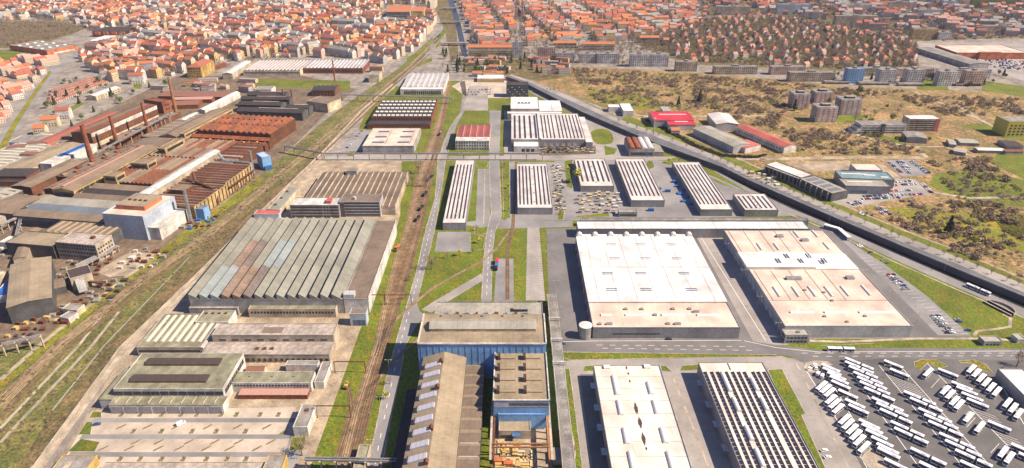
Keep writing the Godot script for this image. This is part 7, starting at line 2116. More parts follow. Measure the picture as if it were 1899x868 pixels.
	lot(310.6,-492.2,310.6,-465.9,316.2,-492.2,2,0.8,"in the striped car park beside the peach warehouse","cars by the peach warehouse",90)
	lot(312.8,-430.3,310.8,-405.4,318.9,-430.3,2,0.75,"in the striped car park beside the peach warehouse","cars by the peach warehouse",90)
	lot(327.1,-430.3,326.4,-405.4,331.2,-431.3,1,0.6,"in the striped car park beside the peach warehouse","cars by the peach warehouse",90)
	lot(308,-546.8,319.8,-508.6,311.7,-549.5,1,0.2,"in the striped car park beside the peach warehouse","cars by the peach warehouse",90)
	lot(373.3,-663.3,425.7,-667,379.3,-674.5,1,0.9,"in the car dealer's crowded lot","cars at the dealer",90)
	lot(359.3,-645.2,400.5,-648.8,368.7,-659.6,2,0.85,"in the car dealer's crowded lot","cars at the dealer",90)
	lot(381.9,-654.2,429.4,-657.8,385.4,-661.4,1,0.8,"in the car dealer's crowded lot","cars at the dealer",90)
	lot(404.7,-680.3,438.7,-686.1,410.5,-698,2,0.8,"in the car dealer's crowded lot","cars at the dealer",90)
	lot(445.9,-694,441,-663.3,450,-696,1,0.9,"in the car dealer's crowded lot","cars at the dealer",90)
	lot(337.6,-628,354.5,-634.8,345,-641.7,2,0.7,"in the car dealer's crowded lot","cars at the dealer",90)
	lot(341.1,-611.4,351.3,-601.9,346.1,-619.6,2,0.7,"in the car dealer's crowded lot","cars at the dealer",90)
	lot(365.1,-628,366.2,-605,371.7,-633.1,3,0.6,"in the car dealer's crowded lot","cars at the dealer",90)
	lot(396.7,-640,408.6,-640,399.4,-645.2,1,0.7,"in the car dealer's crowded lot","cars at the dealer",90)
	lot(442.1,-760.7,438.9,-722.8,447.3,-763,1,0.9,"in the fenced lot behind the teal roof","cars behind the teal roof",90)
	lot(454.2,-760.7,447.9,-720.7,461.9,-763,2,0.8,"in the fenced lot behind the teal roof","cars behind the teal roof",90)
	lot(470.3,-760.7,467.9,-720.7,476.4,-763,2,0.75,"in the fenced lot behind the teal roof","cars behind the teal roof",90)
	lot(-207.8,-808.9,-203,-878.9,-203.8,-808.9,1,0.35,"on the lot beside the peach flat hall","cars by the peach flat hall",90)
	lot(-71.7,-1058.6,-33.5,-1058.6,-71.9,-1105.9,3,0.55,"on the pale forecourt by the dark office","cars by the dark office",90)
	lot(30.6,-1078.4,68.7,-1065.1,31.7,-1120.1,2,0.5,"on the pale forecourt by the dark office","cars by the dark office",90)
	far_cars(842.8,-1286.6,922.7,-1230.5,898.4,-1366.8,9,0.62)
	lot(-751.4,-1130.6,-742.6,-1159,-764.9,-1149.4,1,0.5,"along the garage rows of the town edge","cars at the garage rows",90)
	goods(47.2,-746.2,55.6,-677.4,22,["timber_pale","wall_white","crate_grey"],"%s crate stacked beside the eight stripe hall","crate","crates beside the eight stripe hall",2,4)
	goods(44.8,-674.4,53.7,-621.2,24,["monitor_dark","crate_grey","timber_pale"],"%s scrap bin beside the eight stripe hall","crate","bins beside the eight stripe hall",2,4)
	goods(65.9,-662.6,89.3,-631.8,18,["timber_pale","crate_grey"],"%s pallet load in the yard before the short striped hall","crate","pallet loads before the short hall",2.5,5)
	goods(90.3,-665.5,111.4,-626.4,16,["timber_pale","wall_white"],"%s pallet load beside the seven stripe hall","crate","pallet loads beside the hall",2.5,5)
	goods(65.7,-623.8,102.2,-613.4,20,["timber_pale","crate_grey"],"%s pallet load along the hedge of the yard","crate","pallet loads along the hedge",2.5,4)
	goods(175.8,-699.1,183.7,-634.5,16,["tarp_blue"],"%s tarpaulin covered load along the striped hall wall","crate","blue tarpaulin loads",4,7)
	goods(156.7,-680.4,165.9,-665.5,3,["tarp_blue"],"%s tarpaulin covered load by the open yard","crate","blue tarpaulin loads in the open",4,6)
	goods(134.6,-623.8,141.1,-616,2,["tarp_blue"],"%s tarpaulin covered load beside the small depot office","crate","blue loads by the depot office",5,7)
	goods(35.7,-815.1,75.1,-791,26,["crate_grey","timber","monitor_dark"],"%s pallet load in the yard of the multi bay hall","crate","loads before the multi bay hall",2.5,5)
	goods(75.4,-823.4,100.8,-791,26,["timber_pale","crate_grey"],"%s pallet load beside the multi bay hall gate","crate","loads beside the multi bay hall gate",2.5,5)
	goods(262.7,-722,292.5,-685,14,["wall_white","crate_grey","timber_pale"],"%s load stored along the avenue showroom","crate","loads by the showroom",3,6)
	goods(-332.5,-537.3,-302.2,-500.1,22,["rusty_steel","crate_grey","wall_white"],"%s scrap piece on the slag yard","scrap","scrap on the slag yard",2,5)
	goods(-360.7,-439.8,-337.1,-392.5,40,["rusty_steel","timber","monitor_dark"],"%s scrap heap piece below the tan open shed","scrap","scrap below the tan shed",2,6)
	goods(-333.4,-482.1,-309.9,-449.1,20,["rusty_steel","crate_grey","monitor_dark"],"%s steel piece by the ore bunker","scrap","steel by the ore bunker",2,5)
	goods(-157.9,-386.2,-143.2,-375.2,8,["crate_grey","rusty_steel"],"%s crate in the sandy court","crate","crates in the sandy court",2,4)
	b("depot_office","small grey depot office with window bands behind the gallery","office",113.2,-608.8,0.00,17.9,7.7,5,"wall_grey","roof_grey","flat",0,"")
	wins("f",0.05,0.95,8,[1.5],1.8,1.5)
	for a in [[182.6,-858.2],[202.3,-792.9],[223.3,-760.6],[242.8,-717],[266.4,-674.4],[288.3,-637.2],[304.7,-593.4],[321.1,-580.3],[333.5,-551.1],[349.5,-524.1],[361.6,-498.3],[378.4,-474.4],[390,-453]]: lamp(a[0],a[1],10,60,"double armed street lamp in the middle of the dark avenue","street lamps along the avenue")
	for a in [[34.4,-550],[34.2,-509.5],[34.4,-465.1],[34.6,-426.5],[187.1,-529.1],[187.1,-482.1],[187.1,-441.3],[189.1,-405.6],[286,-482.1],[291.6,-449.1],[296.6,-419.3],[-78.7,-289.4],[-80,-325.4],[-80.7,-362.3],[-78.9,-482.1],[-79,-560.9],[-82.6,-708.8],[242.2,-356.7],[250.6,-320.6],[288.4,-345.8],[200.6,-325.4]]: lamp(a[0],a[1],10,0,"double armed lamp post on the yards and works roads","lamp posts on the yards")
	mast(183.1,-849.3,28)
	for a in [[-235.5,-321.1,1],[-224.1,-321.1,1],[-211.1,-321.1,1],[-199.4,-321.1,1],[-190,-321.1,1],[-175.3,-321.1,1],[-166.2,-321.1,1],[-151.9,-321.1,1],[-140.8,-321.1,1],[-230.3,-310.3,0],[-214.8,-310.3,0],[-197.6,-310.3,0],[-179.2,-310.3,0],[-161.7,-310.3,0],[-144.5,-310.3,0],[-221.2,-306.7,1],[-204.8,-306.7,1],[-186.9,-306.7,1],[-172.7,-306.7,1],[-155.6,-306.7,1],[-215.3,-297.9,0],[-202.3,-297.9,0],[-185,-297.9,0],[-170.2,-297.9,0],[-156.6,-297.9,0],[-138,-297.9,0],[-231.4,-292.8,0],[-216.7,-292.8,0],[-200.2,-292.8,0],[-188.6,-292.8,0],[-173.1,-292.8,0],[-159.9,-292.8,0],[-144.3,-292.8,0],[-230.2,-284.9,1],[-217.6,-284.9,1],[-206.5,-284.9,1],[-194.5,-284.9,1],[-182.5,-284.9,1],[-169.6,-284.9,1],[-158.2,-284.9,1],[-147.7,-284.9,1],[-134.8,-284.9,1]]: bed(a[0],a[1],2.2 if a[2] else 1.2,4.0 if a[2] else 5.5,0 if a[2] else -45)
	grove([-123.5,-1320.1,-10,-1349.7,101.9,-1291.7,104.5,-1196.4,46.6,-1164.8,-46.8,-1196.4],50,["bare","bare","conifer","green"],"tree in the ragged yards by the river bend","trees by the ragged yards",0.9,1.7,45)
	grove([-694.3,-962.8,-780.1,-1157.1,-660.7,-1157.1,-568.9,-1157.1,-574.7,-1020.8,-602.3,-886],36,["bare","conifer","green","green"],"tree by the garages at the town edge","trees by the garages",0.9,1.6,46)
	grove([265.7,-1523.7,472.5,-1819.2,667.7,-1863.6,794.2,-1696.8,867.8,-1492.9,746.2,-1264.4,599.4,-1246.7,480.8,-1273.4,337.2,-1301.1,312.8,-1380.5],150,["bare","bare","bare","green","conifer"],"tree among the villas of the garden suburb","trees of the garden suburb",0.9,1.5,41)
	grove([505.5,-1157.1,792,-1102.4,880.3,-1196.4,605.1,-1259.9],60,["bare","bare","green","conifer"],"tree by the tower blocks at the field edge","trees by the tower blocks",0.9,1.5,42)
	grove([-860.7,-1380.5,-259.7,-1329.8,-202.9,-1776.6,-881.7,-1776.6],60,["bare","bare","conifer"],"tree among the roofs of the old town","trees in the old town",0.9,1.5,43)
	grove([431.4,-1102.4,598.8,-1085.2,575.1,-862.8,477.9,-898.1,393.5,-949.3],40,["bare","bare","green"],"tree in the scrub land round the hostel towers","trees round the hostel towers",0.9,1.6,44)
	for a in [[147.9,-918,0.8,"bare"],[157.9,-903.7,0.8,"bare"],[168.1,-889.1,0.8,"bare"],[178.8,-873.8,0.8,"bare"],[186.4,-863,0.8,"bare"],[191.3,-856,0.8,"bare"],[204.5,-833.8,0.8,"bare"],[217.6,-811.6,0.8,"bare"],[231.3,-788.6,0.8,"bare"],[240.7,-772.7,0.8,"bare"],[246.8,-762.5,0.8,"bare"],[252,-751.3,0.8,"bare"],[257.4,-739.8,0.8,"bare"],[263,-727.8,0.8,"bare"],[267,-719.3,0.8,"bare"],[269.6,-713.7,0.8,"bare"],[275.7,-701.9,0.8,"bare"],[281.9,-689.9,0.8,"bare"],[288.5,-677.3,0.8,"bare"],[293,-668.4,0.8,"bare"],[296,-662.6,0.8,"bare"],[302.2,-652.2,0.8,"bare"],[308.4,-641.5,0.8,"bare"],[315,-630.3,0.8,"bare"],[319.6,-622.4,0.8,"bare"],[322.7,-617.3,0.8,"bare"],[330.1,-603.8,0.8,"bare"],[337.6,-590.3,0.8,"bare"],[345.5,-576.1,0.8,"bare"],[351,-566.2,0.8,"bare"],[354.5,-559.8,0.8,"bare"],[361.8,-548.8,0.8,"bare"],[369.1,-537.6,0.8,"bare"],[376.8,-525.9,0.8,"bare"],[382.2,-517.7,0.8,"bare"],[385.8,-512.4,0.8,"bare"],[391.3,-502.4,0.8,"bare"],[397,-492.3,0.8,"bare"],[402.9,-481.6,0.8,"bare"],[407,-474.2,0.8,"bare"]]: tree(a[0],a[1],a[2],a[3],"slender bare tree lining the promenade of the avenue","bare trees along the promenade")
	for a in [[70.7,-695.9,2.1,"bud"]]: tree(a[0],a[1],a[2],a[3],"round yellow budding tree beside the short striped hall","")
	for a in [[27.2,-439.8,0.9,"bud"]]: tree(a[0],a[1],a[2],a[3],"small yellow bush tree by the pipe rack","")
	for a in [[-105.8,-722,2.0,"bare"]]: tree(a[0],a[1],a[2],a[3],"tall bare tree by the pipe bridge and tracks","")
	for a in [[-107.1,-685,2.2,"bare"]]: tree(a[0],a[1],a[2],a[3],"spreading bare tree beside the brown sawtooth hall","")
	for a in [[-93.1,-685,1.8,"bare"]]: tree(a[0],a[1],a[2],a[3],"bare tree on the track verge near the wagons","")
	for a in [[-67.6,-500.1,1.9,"bare"]]: tree(a[0],a[1],a[2],a[3],"lone bare tree beside the works road","")
	for a in [[-117.5,-287.4,1.8,"bare"]]: tree(a[0],a[1],a[2],a[3],"bare tree near the pipe gantry by the parking court","")
	for a in [[-141.9,-356.7,1.2,"bare"]]: tree(a[0],a[1],a[2],a[3],"bare scrubby tree in the sandy lane","")
	for a in [[-112.3,-1282.5,1.8,"bare"]]: tree(a[0],a[1],a[2],a[3],"bare riverside tree by the white sawtooth hall","")
	for a in [[-100.6,-1259.9,1.8,"conifer"]]: tree(a[0],a[1],a[2],a[3],"dark tree by the river bend","")
	for a in [[285.5,-1020.8,2.2,"conifer"]]: tree(a[0],a[1],a[2],a[3],"dark conifer behind the crimson shed","")
	for a in [[249.5,-1002.8,1.6,"conifer"]]: tree(a[0],a[1],a[2],a[3],"dark conifer beside the farm sheds","")
	for a in [[413.8,-976.8,1.9,"conifer"]]: tree(a[0],a[1],a[2],a[3],"dark conifer at the foot of the hostel tower","")
	for a in [[404.7,-568.8,2.0,"conifer"]]: tree(a[0],a[1],a[2],a[3],"lone dark conifer in the scrub land","")
	for a in [[412.3,-542.5,1.4,"bud"]]: tree(a[0],a[1],a[2],a[3],"round yellow green bush in the brown scrub","")
	for a in [[335.7,-368.1,1.5,"bare"]]: tree(a[0],a[1],a[2],a[3],"bare tree by the depot canopy","")
	for a in [[463.4,-860.5,0.9,"green"],[475,-858.2,0.9,"green"],[490.8,-836.2,0.9,"green"],[514.9,-836.2,0.9,"green"],[523.9,-836.2,0.9,"green"],[533.6,-836.2,0.9,"green"],[478.8,-851.5,0.9,"green"]]: tree(a[0],a[1],a[2],a[3],"round dark shrub tree on the lawn of the stepped building","round shrubs on the lawn")
	for a in [[-133.8,-1386.2,1.2,"green"],[-92.4,-1254.8,1.4,"green"],[-108.5,-1291.9,1.3,"bare"],[-98,-1233.1,1.7,"conifer"],[-97.4,-1218.4,1.2,"conifer"],[-88.3,-1222.8,1.4,"bare"],[-88.5,-1281,1.3,"bare"],[-101.7,-1393.5,1.7,"bare"],[-132.4,-1335.9,1.6,"bare"],[-102.3,-1345.9,1.6,"bare"],[-98.5,-1286.2,1.3,"conifer"],[-92.3,-1296.2,1.3,"bare"],[-111.9,-1217.2,1.1,"bare"],[-85.7,-1225.5,1.3,"conifer"],[-136.9,-1373.9,1.6,"conifer"],[-129,-1332.7,1.6,"green"],[-110.8,-1313.3,1.5,"bare"],[-90.7,-1283.4,1.4,"green"],[-100,-1280.8,1.7,"green"],[-103.7,-1220.6,1.4,"bare"],[-86.8,-1253.1,1.3,"green"],[-103.8,-1284.2,1.1,"conifer"],[-103.8,-1312.2,1.3,"conifer"],[-127.6,-1262.1,1.1,"bare"],[-114.8,-1223.1,1.4,"conifer"],[-130.1,-1369.6,1.6,"conifer"]]: tree(a[0],a[1],a[2],a[3],"riverside tree growing thickly by the river bend","riverside trees")
	for a in [[-8.4,-742.7,0.8,"bare"],[-6.3,-708.8,0.8,"bare"],[-4.9,-677.4,0.8,"bud"],[-3.6,-645.5,0.8,"bare"],[-3,-618.6,0.8,"bare"],[63,-728.8,0.8,"bud"],[62.7,-692.8,0.8,"bare"],[-33.1,-574.5,0.8,"bare"],[-29.9,-547.8,0.8,"bud"],[34,-353.4,0.8,"bare"],[34.1,-335.4,0.8,"bare"],[34.2,-311.3,0.8,"bare"],[34.7,-289.4,0.8,"bare"],[-83.3,-482.1,0.8,"bare"],[-82.8,-453,0.8,"bare"],[-55.7,-519.2,0.8,"bare"],[-45.8,-524.1,0.8,"bud"],[-34.8,-529.1,0.8,"bare"],[-78.7,-335.4,0.8,"bud"],[-78.7,-350.1,0.8,"bare"],[48.1,-610.8,0.8,"bare"],[160.8,-749.8,0.8,"bare"],[184,-755.2,0.8,"bud"],[196.2,-758.8,0.8,"bare"]]: tree(a[0],a[1],a[2],a[3],"small young tree on the works verges","young trees on the verges")
	scatter("bare_shrubs","brown leafless shrubs covering the scrub land","shrubs","bush_brown",[[99.3,-1255.5,322.1,-1196.4,447.8,-1149.6,538.4,-1105.9,633.5,-1085.2,408.7,-991.1,360.3,-898.1,449.3,-836.2,348.7,-789,359.5,-836.2,323.9,-923.1,284.9,-976.8,200.5,-991.1,131.9,-1020.8],[490.9,-760.6,572.7,-779.4,539,-662.6,420.5,-486.5,371.9,-560.9,365.4,-608.3,394.7,-645.5,461.4,-645.5,474.6,-708.8],[472.3,-886,506.4,-789,346.5,-783.2,399.7,-886],[590.6,-1068.4,790.5,-1036.2,732,-949.3,624.8,-949.3]],0.018,1.3,4.2,0.06,11)
	scatter("grey_shrubs","grey brown thicket in the scrub land","shrubs","bush_grey",[[99.3,-1255.5,322.1,-1196.4,447.8,-1149.6,538.4,-1105.9,633.5,-1085.2,408.7,-991.1,360.3,-898.1,449.3,-836.2,348.7,-789,359.5,-836.2,323.9,-923.1,284.9,-976.8,200.5,-991.1,131.9,-1020.8],[490.9,-760.6,572.7,-779.4,539,-662.6,420.5,-486.5,371.9,-560.9,365.4,-608.3,394.7,-645.5,461.4,-645.5,474.6,-708.8],[472.3,-886,506.4,-789,346.5,-783.2,399.7,-886],[590.6,-1068.4,790.5,-1036.2,732,-949.3,624.8,-949.3]],0.012,1.2,3.8,0.02,12)
	scatter("olive_shrubs","olive green shrubs between the brown thickets","shrubs","bush_olive",[[99.3,-1255.5,322.1,-1196.4,447.8,-1149.6,538.4,-1105.9,633.5,-1085.2,408.7,-991.1,360.3,-898.1,449.3,-836.2,348.7,-789,359.5,-836.2,323.9,-923.1,284.9,-976.8,200.5,-991.1,131.9,-1020.8],[490.9,-760.6,572.7,-779.4,539,-662.6,420.5,-486.5,371.9,-560.9,365.4,-608.3,394.7,-645.5,461.4,-645.5,474.6,-708.8],[472.3,-886,506.4,-789,346.5,-783.2,399.7,-886],[590.6,-1068.4,790.5,-1036.2,732,-949.3,624.8,-949.3]],0.014,0.9,2.8,0.14,13)
	scatter("dry_tussocks","straw coloured grass tussocks on the scrub land","tussocks","bush_straw",[[99.3,-1255.5,322.1,-1196.4,447.8,-1149.6,538.4,-1105.9,633.5,-1085.2,408.7,-991.1,360.3,-898.1,449.3,-836.2,348.7,-789,359.5,-836.2,323.9,-923.1,284.9,-976.8,200.5,-991.1,131.9,-1020.8],[490.9,-760.6,572.7,-779.4,539,-662.6,420.5,-486.5,371.9,-560.9,365.4,-608.3,394.7,-645.5,461.4,-645.5,474.6,-708.8],[472.3,-886,506.4,-789,346.5,-783.2,399.7,-886],[590.6,-1068.4,790.5,-1036.2,732,-949.3,624.8,-949.3]],0.02,0.5,1.3,-0.4,14)
	scatter("corridor_shrubs","low brown brush along the rail corridor","shrubs","bush_brown",[[-333.1,-356.7,-327.1,-392.5,-316.4,-482.1,-304.6,-555.4,-292.6,-641.3,-272.9,-779.4,-261,-915.4,-229,-905.5,-231.7,-789,-244.1,-627.8,-256.1,-519.2,-262.1,-473.5,-271,-387.4,-261.2,-278.9,-294.6,-273.5]],0.06,0.4,1.2,0.05,15)
	scatter("yard_weeds","brown weeds between the yard tracks","weeds","bush_olive",[[-103.1,-278.1,-108,-449.1,-130.3,-760.6,-92.1,-760.6,-79,-560.9,-87.5,-356.7,-81,-278.1]],0.02,0.3,0.8,0.05,17)
	scatter("garden_hedges","brown and green garden shrubs of the suburb","shrubs","bush_brown",[[265.7,-1523.7,472.5,-1819.2,667.7,-1863.6,794.2,-1696.8,867.8,-1492.9,746.2,-1264.4,599.4,-1246.7,480.8,-1273.4,337.2,-1301.1,312.8,-1380.5]],0.012,1.2,3.0,-0.5,18)
	scatter("garden_greens","dark green garden shrubs of the suburb","shrubs","bush_olive",[[265.7,-1523.7,472.5,-1819.2,667.7,-1863.6,794.2,-1696.8,867.8,-1492.9,746.2,-1264.4,599.4,-1246.7,480.8,-1273.4,337.2,-1301.1,312.8,-1380.5]],0.008,1.2,3.0,-0.5,19)
	scatter("garden_trees","bare brown trees standing between the villas","trees","bush_wood",[[265.7,-1523.7,472.5,-1819.2,667.7,-1863.6,794.2,-1696.8,867.8,-1492.9,746.2,-1264.4,599.4,-1246.7,480.8,-1273.4,337.2,-1301.1,312.8,-1380.5]],0.0072,0.8,1.6,-0.6,22)
	scatter("town_trees","bare trees in the courts of the old town","trees","bush_wood",[[-818.4,-1305.8,-586.1,-1196.4,-409.5,-1344.7,-215.9,-1329.8,-235.8,-2179.7,-1993.8,-2308.5,-1595.1,-1819.2,-879,-1609.4]],0.005,0.8,1.6,-0.6,23)
	scatter("quarter_trees","bare trees between the blocks beyond the river","trees","bush_wood",[[-84.4,-1359.8,-109.3,-1959,559.5,-2179.7,425.2,-1623.4,312.8,-1380.5,208.6,-1259.9,41.1,-1291.7]],0.006,0.8,1.7,-0.6,26)
	scatter("far_wood","bare brown trees between the far slabs","trees","bush_wood",[[607.9,-2308.5,1822.1,-2308.5,1261.5,-1555.7,958.5,-1530,848.8,-1595.7,688.2,-1882,497.4,-1863.6]],0.006,0.9,1.8,-0.6,27)
	scatter("hedge","dark leafless hedge round the pale diagonal hall","hedge","bush_hedge",[[189.8,-930.8,210.9,-886,232.1,-823.4,255.6,-785.1,292.4,-777.4,308.6,-787.1,308,-783.2,290.6,-771.8,252.2,-777.4,227.4,-815.1,206.1,-876.6,187,-923.1]],0.5,1.0,1.7,-1.0,24)
	scatter("park_trees","grey bare wood at the meadow edge of the town","trees","bush_wood",[[-1358.5,-1760.1,-1106.8,-1743.9,-1018.6,-1681.7,-1011.3,-1602.5,-1030.6,-1469.1,-1150.3,-1469.1]],0.012,0.8,1.5,-0.5,25)
	recs = blocks([-818.4,-1305.8,-728,-1196.4,-670.5,-1149.6,-634,-1149.6,-597.5,-1196.4,-581.3,-1229.5,-548.9,-1310.5,-409.5,-1344.7,-312.7,-1334.7,-244.7,-1273.4,-215.9,-1329.8,-193.8,-1523.7,-190.6,-1735.9,-235.8,-2179.7,-251.7,-2336,-2121.5,-2336,-1678.3,-1819.2,-1122.2,-1793.4,-999.7,-1659.4,-879,-1609.4,-864.9,-1407.1],[[-1121.4,-1582.1,-975.1,-1582.1,-940,-1743.9,-853.1,-1582.1,-849,-1359.8,-965.8,-1359.8],[-385.5,-2086.1,-243.6,-2086.1,-207.9,-1760.1,-329,-1760.1],[-528.6,-1339.7,-271.9,-1339.7,-241.8,-1176.5,-470.2,-1176.5]],-24,84,56,12,11,17,[0,0,1,1,1,1,2,3,4,5],[0,0,1,1,2,2,3,4,4],7,0.8,0.02)
	recs.append_array(blocks([-1016.7,-1282.5,-919.6,-1320.1,-870,-1320.1,-806.5,-1149.6,-716.5,-949.3,-659.3,-836.2,-676.1,-779.4],[],58,60,40,12,6,10,[0,1,3,4],[0,1,3],9))
	recs.append_array(blocks([-84,-1391,-101.8,-1623.4,-132.7,-1863.6,-188.6,-2336,597.2,-2336,443,-1696.8,274.7,-1542.7,221.9,-1505.1,208.7,-1407.1,77.2,-1407.1,46,-1463.3,-21.4,-1407.1],[[0.8,-2042,41,-2042,27.4,-1320.1,-3.6,-1320.1,-4.1,-1517.5,3.1,-1623.4],[47.2,-1505.1,227.8,-1505.1,193.8,-1259.9,40.1,-1259.9]],8,74,50,13,9,15,[0,1,2,3,4,5],[0,0,1,1,2,3,4],8,0.6))
	recs.append_array(blocks([614.8,-2336,2105.7,-2336,1441.6,-1555.7,965.8,-1542.7,855.5,-1609.4,814.6,-1743.9,694.5,-1900.7,502,-1882],[],-12,70,44,34,9,15,[1,3,3,4,5,5],[4,4,4,2,1,3],10,0.2,0.3))
	raise_houses(recs,"town_house","town house",300,"in the dense town quarter","town houses","distant_town_houses","mass of small red roofed houses filling the distant town")

func stage_07() -> void:
	vil = villas([265.7,-1523.7,472.5,-1819.2,667.7,-1863.6,794.2,-1696.8,867.8,-1492.9,746.2,-1264.4,599.4,-1246.7,480.8,-1273.4,337.2,-1301.1,312.8,-1380.5],[[262.4,-1555.7,354.8,-1555.7,292,-1255.5,215.9,-1255.5]],20,29,35,[0,1,1,1,3,4],[0,0,1,1,2,3],5)
	vil.append_array(villas([597.2,-2336,1665.4,-2336,2105.7,-2336,1499.2,-1623.4,874.3,-1505.1,800.9,-1712.2,673.8,-1882,472.5,-1819.2],[],-15,34,38,[0,1,4,5],[0,1,2,2,4],6,0.25))
	raise_houses(vil,"villa","villa",300,"among the trees of the garden suburb","villas of the garden suburb","distant_villas","far scatter of red roofed villas beyond the suburb")
	scatter("far_greenery","dark bare greenery between the distant roofs","shrubs","bush_grey",[[597.2,-2336,1665.4,-2336,2105.7,-2336,1499.2,-1623.4,874.3,-1505.1,800.9,-1712.2,673.8,-1882,472.5,-1819.2]],0.004,2.0,4.5,-0.4,21)
	block_flats(9.9,-1341.7,0,18.8,14,31.7,"panel_grey","glass","apartment_block","grey tower block with shaded front by the twin spired church","apartment blocks")
	block_flats(66.4,-1332,0,34.2,14,23.4,"wall_pink","glass","apartment_block","broad pinkish apartment slab beside the grey tower","apartment blocks")
	block_flats(100.3,-1312.8,0,35.8,14,17.2,"panel_grey","glass","apartment_block","grey panel block behind the scrub land","apartment blocks")
	block_flats(142.9,-1303.4,0,32.5,14,17.1,"panel_grey","glass","apartment_block","grey panel block with a dark stair stripe","apartment blocks")
	block_flats(180.4,-1298.7,0,41.6,14,18,"panel_grey","glass","apartment_block","grey panel block beside the yellow shrubs","apartment blocks")
	block_flats(235.2,-1271.4,0,35.8,14,22.6,"panel_grey","glass","apartment_block","tall grey panel block facing the scrub land","apartment blocks")
	block_flats(270.9,-1271.4,0,33.8,14,22.6,"panel_grey","glass","apartment_block","tall grey panel block joined to its twin","apartment blocks")
	block_flats(312.2,-1232.3,0,37.7,14,17.3,"wall_beige","glass","apartment_block","low beige block at the foot of the red roofed street","apartment blocks")
	block_flats(394.5,-1211.5,0,76.1,14,13.3,"wall_beige","glass","apartment_block","long low beige slab beside the country lane","apartment blocks")
	block_flats(484.9,-1207.4,0,59.8,14,14.2,"wall_pink","glass","apartment_block","long pink slab below the villas","apartment blocks")
	block_flats(507.1,-1156.6,0,76.7,14,15.5,"wall_beige","glass","apartment_block","long beige slab before the pink one","apartment blocks")
	block_flats(573.7,-1145.4,0,28.1,14,24.3,"clad_blue","glass","apartment_block","blue painted tower block","apartment blocks")
	block_flats(626.7,-1141.7,0,28.9,14,23.4,"panel_grey","glass","apartment_block","grey tower block beside the blue one","apartment blocks")
	block_flats(672.2,-1141.7,0,28,14,23.4,"panel_grey","glass","apartment_block","grey tower block with blue shaded side","apartment blocks")
	block_flats(718.1,-1127.1,0,31.2,14,24,"wall_white","glass","apartment_block","white tower block with dark balcony stripes","apartment blocks")
	block_flats(762.2,-1127.1,0,32.1,14,24.9,"wall_pink","glass","apartment_block","pinkish tower block at the green field","apartment blocks")
	block_flats(638.1,-1199.4,0,54.7,14,13.2,"wall_beige","glass","apartment_block","low slab behind the grey towers, next to the blue tower","apartment blocks")
	block_flats(702.9,-1195.3,0,62.1,14,13.1,"wall_pink","glass","apartment_block","low pink slab behind the grey towers","apartment blocks")
	block_flats(778.7,-1179.6,0,88.3,14,14.8,"panel_grey","glass","apartment_block","low grey slab behind the white tower","apartment blocks")
	block_flats(906.4,-1543.4,0,54.6,14,23,"wall_ochre","glass","apartment_block","ochre apartment block in the far suburb","apartment blocks")
	block_flats(946.7,-1537,0,28.4,14,16.1,"panel_grey","glass","apartment_block","grey apartment block with shaded front in the far suburb","apartment blocks")
	block_flats(844,-1734.9,0,104.5,14,20.4,"wall_beige","glass","apartment_block","long beige block with red roof line in the far suburb","apartment blocks")
	block_flats(752.3,-1907.7,0,86.7,14,24.9,"clad_paleblue","glass","apartment_block","pale blue far apartment slab","apartment blocks")
	block_flats(1236.7,-2017.1,0,41.1,14,18.9,"clad_paleblue","glass","apartment_block","turquoise far apartment slab","apartment blocks")
	block_flats(1273.2,-2017.1,0,28.9,14,21.8,"wall_pink","glass","apartment_block","pink far apartment slab","apartment blocks")
	block_flats(1362.9,-2027.6,0,122.4,14,20.4,"leaf_green","glass","apartment_block","greenish far apartment slab","apartment blocks")
	block_flats(1102.7,-2027.6,0,91.8,14,14.6,"wall_pink","glass","apartment_block","rosy far apartment slab","apartment blocks")
	block_flats(1127.4,-1616.4,0,97.9,14,16.8,"wall_pink","glass","apartment_block","pinkish slab at the far shopping district","apartment blocks")
	block_flats(1087.1,-1852.6,0,63.3,14,18.9,"panel_grey","glass","apartment_block","grey far slab by the tall stack","apartment blocks")
	block_flats(587.9,-1889,0,85.9,14,21.9,"wall_beige","glass","apartment_block","beige far slab above the villas","apartment blocks")
	block_flats(952.2,-1966,0,89.2,14,17.1,"wall_white","glass","apartment_block","white far slab in the hazy distance","apartment blocks")
	b("slab_house","long slab with orange roof behind the panel blocks","apartment block",109.3,-1440.7,0.00,47.9,12,10.9,"wall_beige","tile_orange","gx",4,"")
	bands("f",0.02,0.98,[1.5,4.5,7.5],1.4)
	b("slab_house","long slab with orange roof and grey front","apartment block",175.9,-1418.5,0.00,64.9,12,12.9,"wall_beige","tile_orange","gx",4,"")
	bands("f",0.02,0.98,[1.5,4.5,7.5],1.4)
	b("slab_house","school block with orange roof and blue bands","apartment block",294.3,-1498.9,0.00,41.6,12,11.3,"wall_beige","tile_orange","gx",4,"")
	bands("f",0.02,0.98,[1.5,4.5,7.5],1.4)
	b("slab_house","short orange roofed house at the red roofed street","apartment block",325.3,-1475.1,0.00,11.4,12,11.1,"wall_beige","tile_orange","gx",4,"")
	bands("f",0.02,0.98,[1.5,4.5,7.5],1.4)
	b("slab_house","long cream street front with pinkish roof by the river","apartment block",-37.7,-1365.8,0.00,97.7,12,16.7,"wall_cream","tile_orange","gx",4,"")
	bands("f",0.02,0.98,[1.5,4.5,7.5],1.4)
	b("orange_school","big orange roofed school block with grey front in the old town","school",-291.5,-1872.8,0.00,60.6,116.6,18,"wall_grey","tile_orange","gx",8,"")
	bands("f",0.02,0.98,[2,6,10,14],1.8)
	sub("yellow_wing",1.02,1.5,0.2,0.9,0,16,"wall_ochre","tile_orange","gx",5)
	church(18.6,-1810.5)
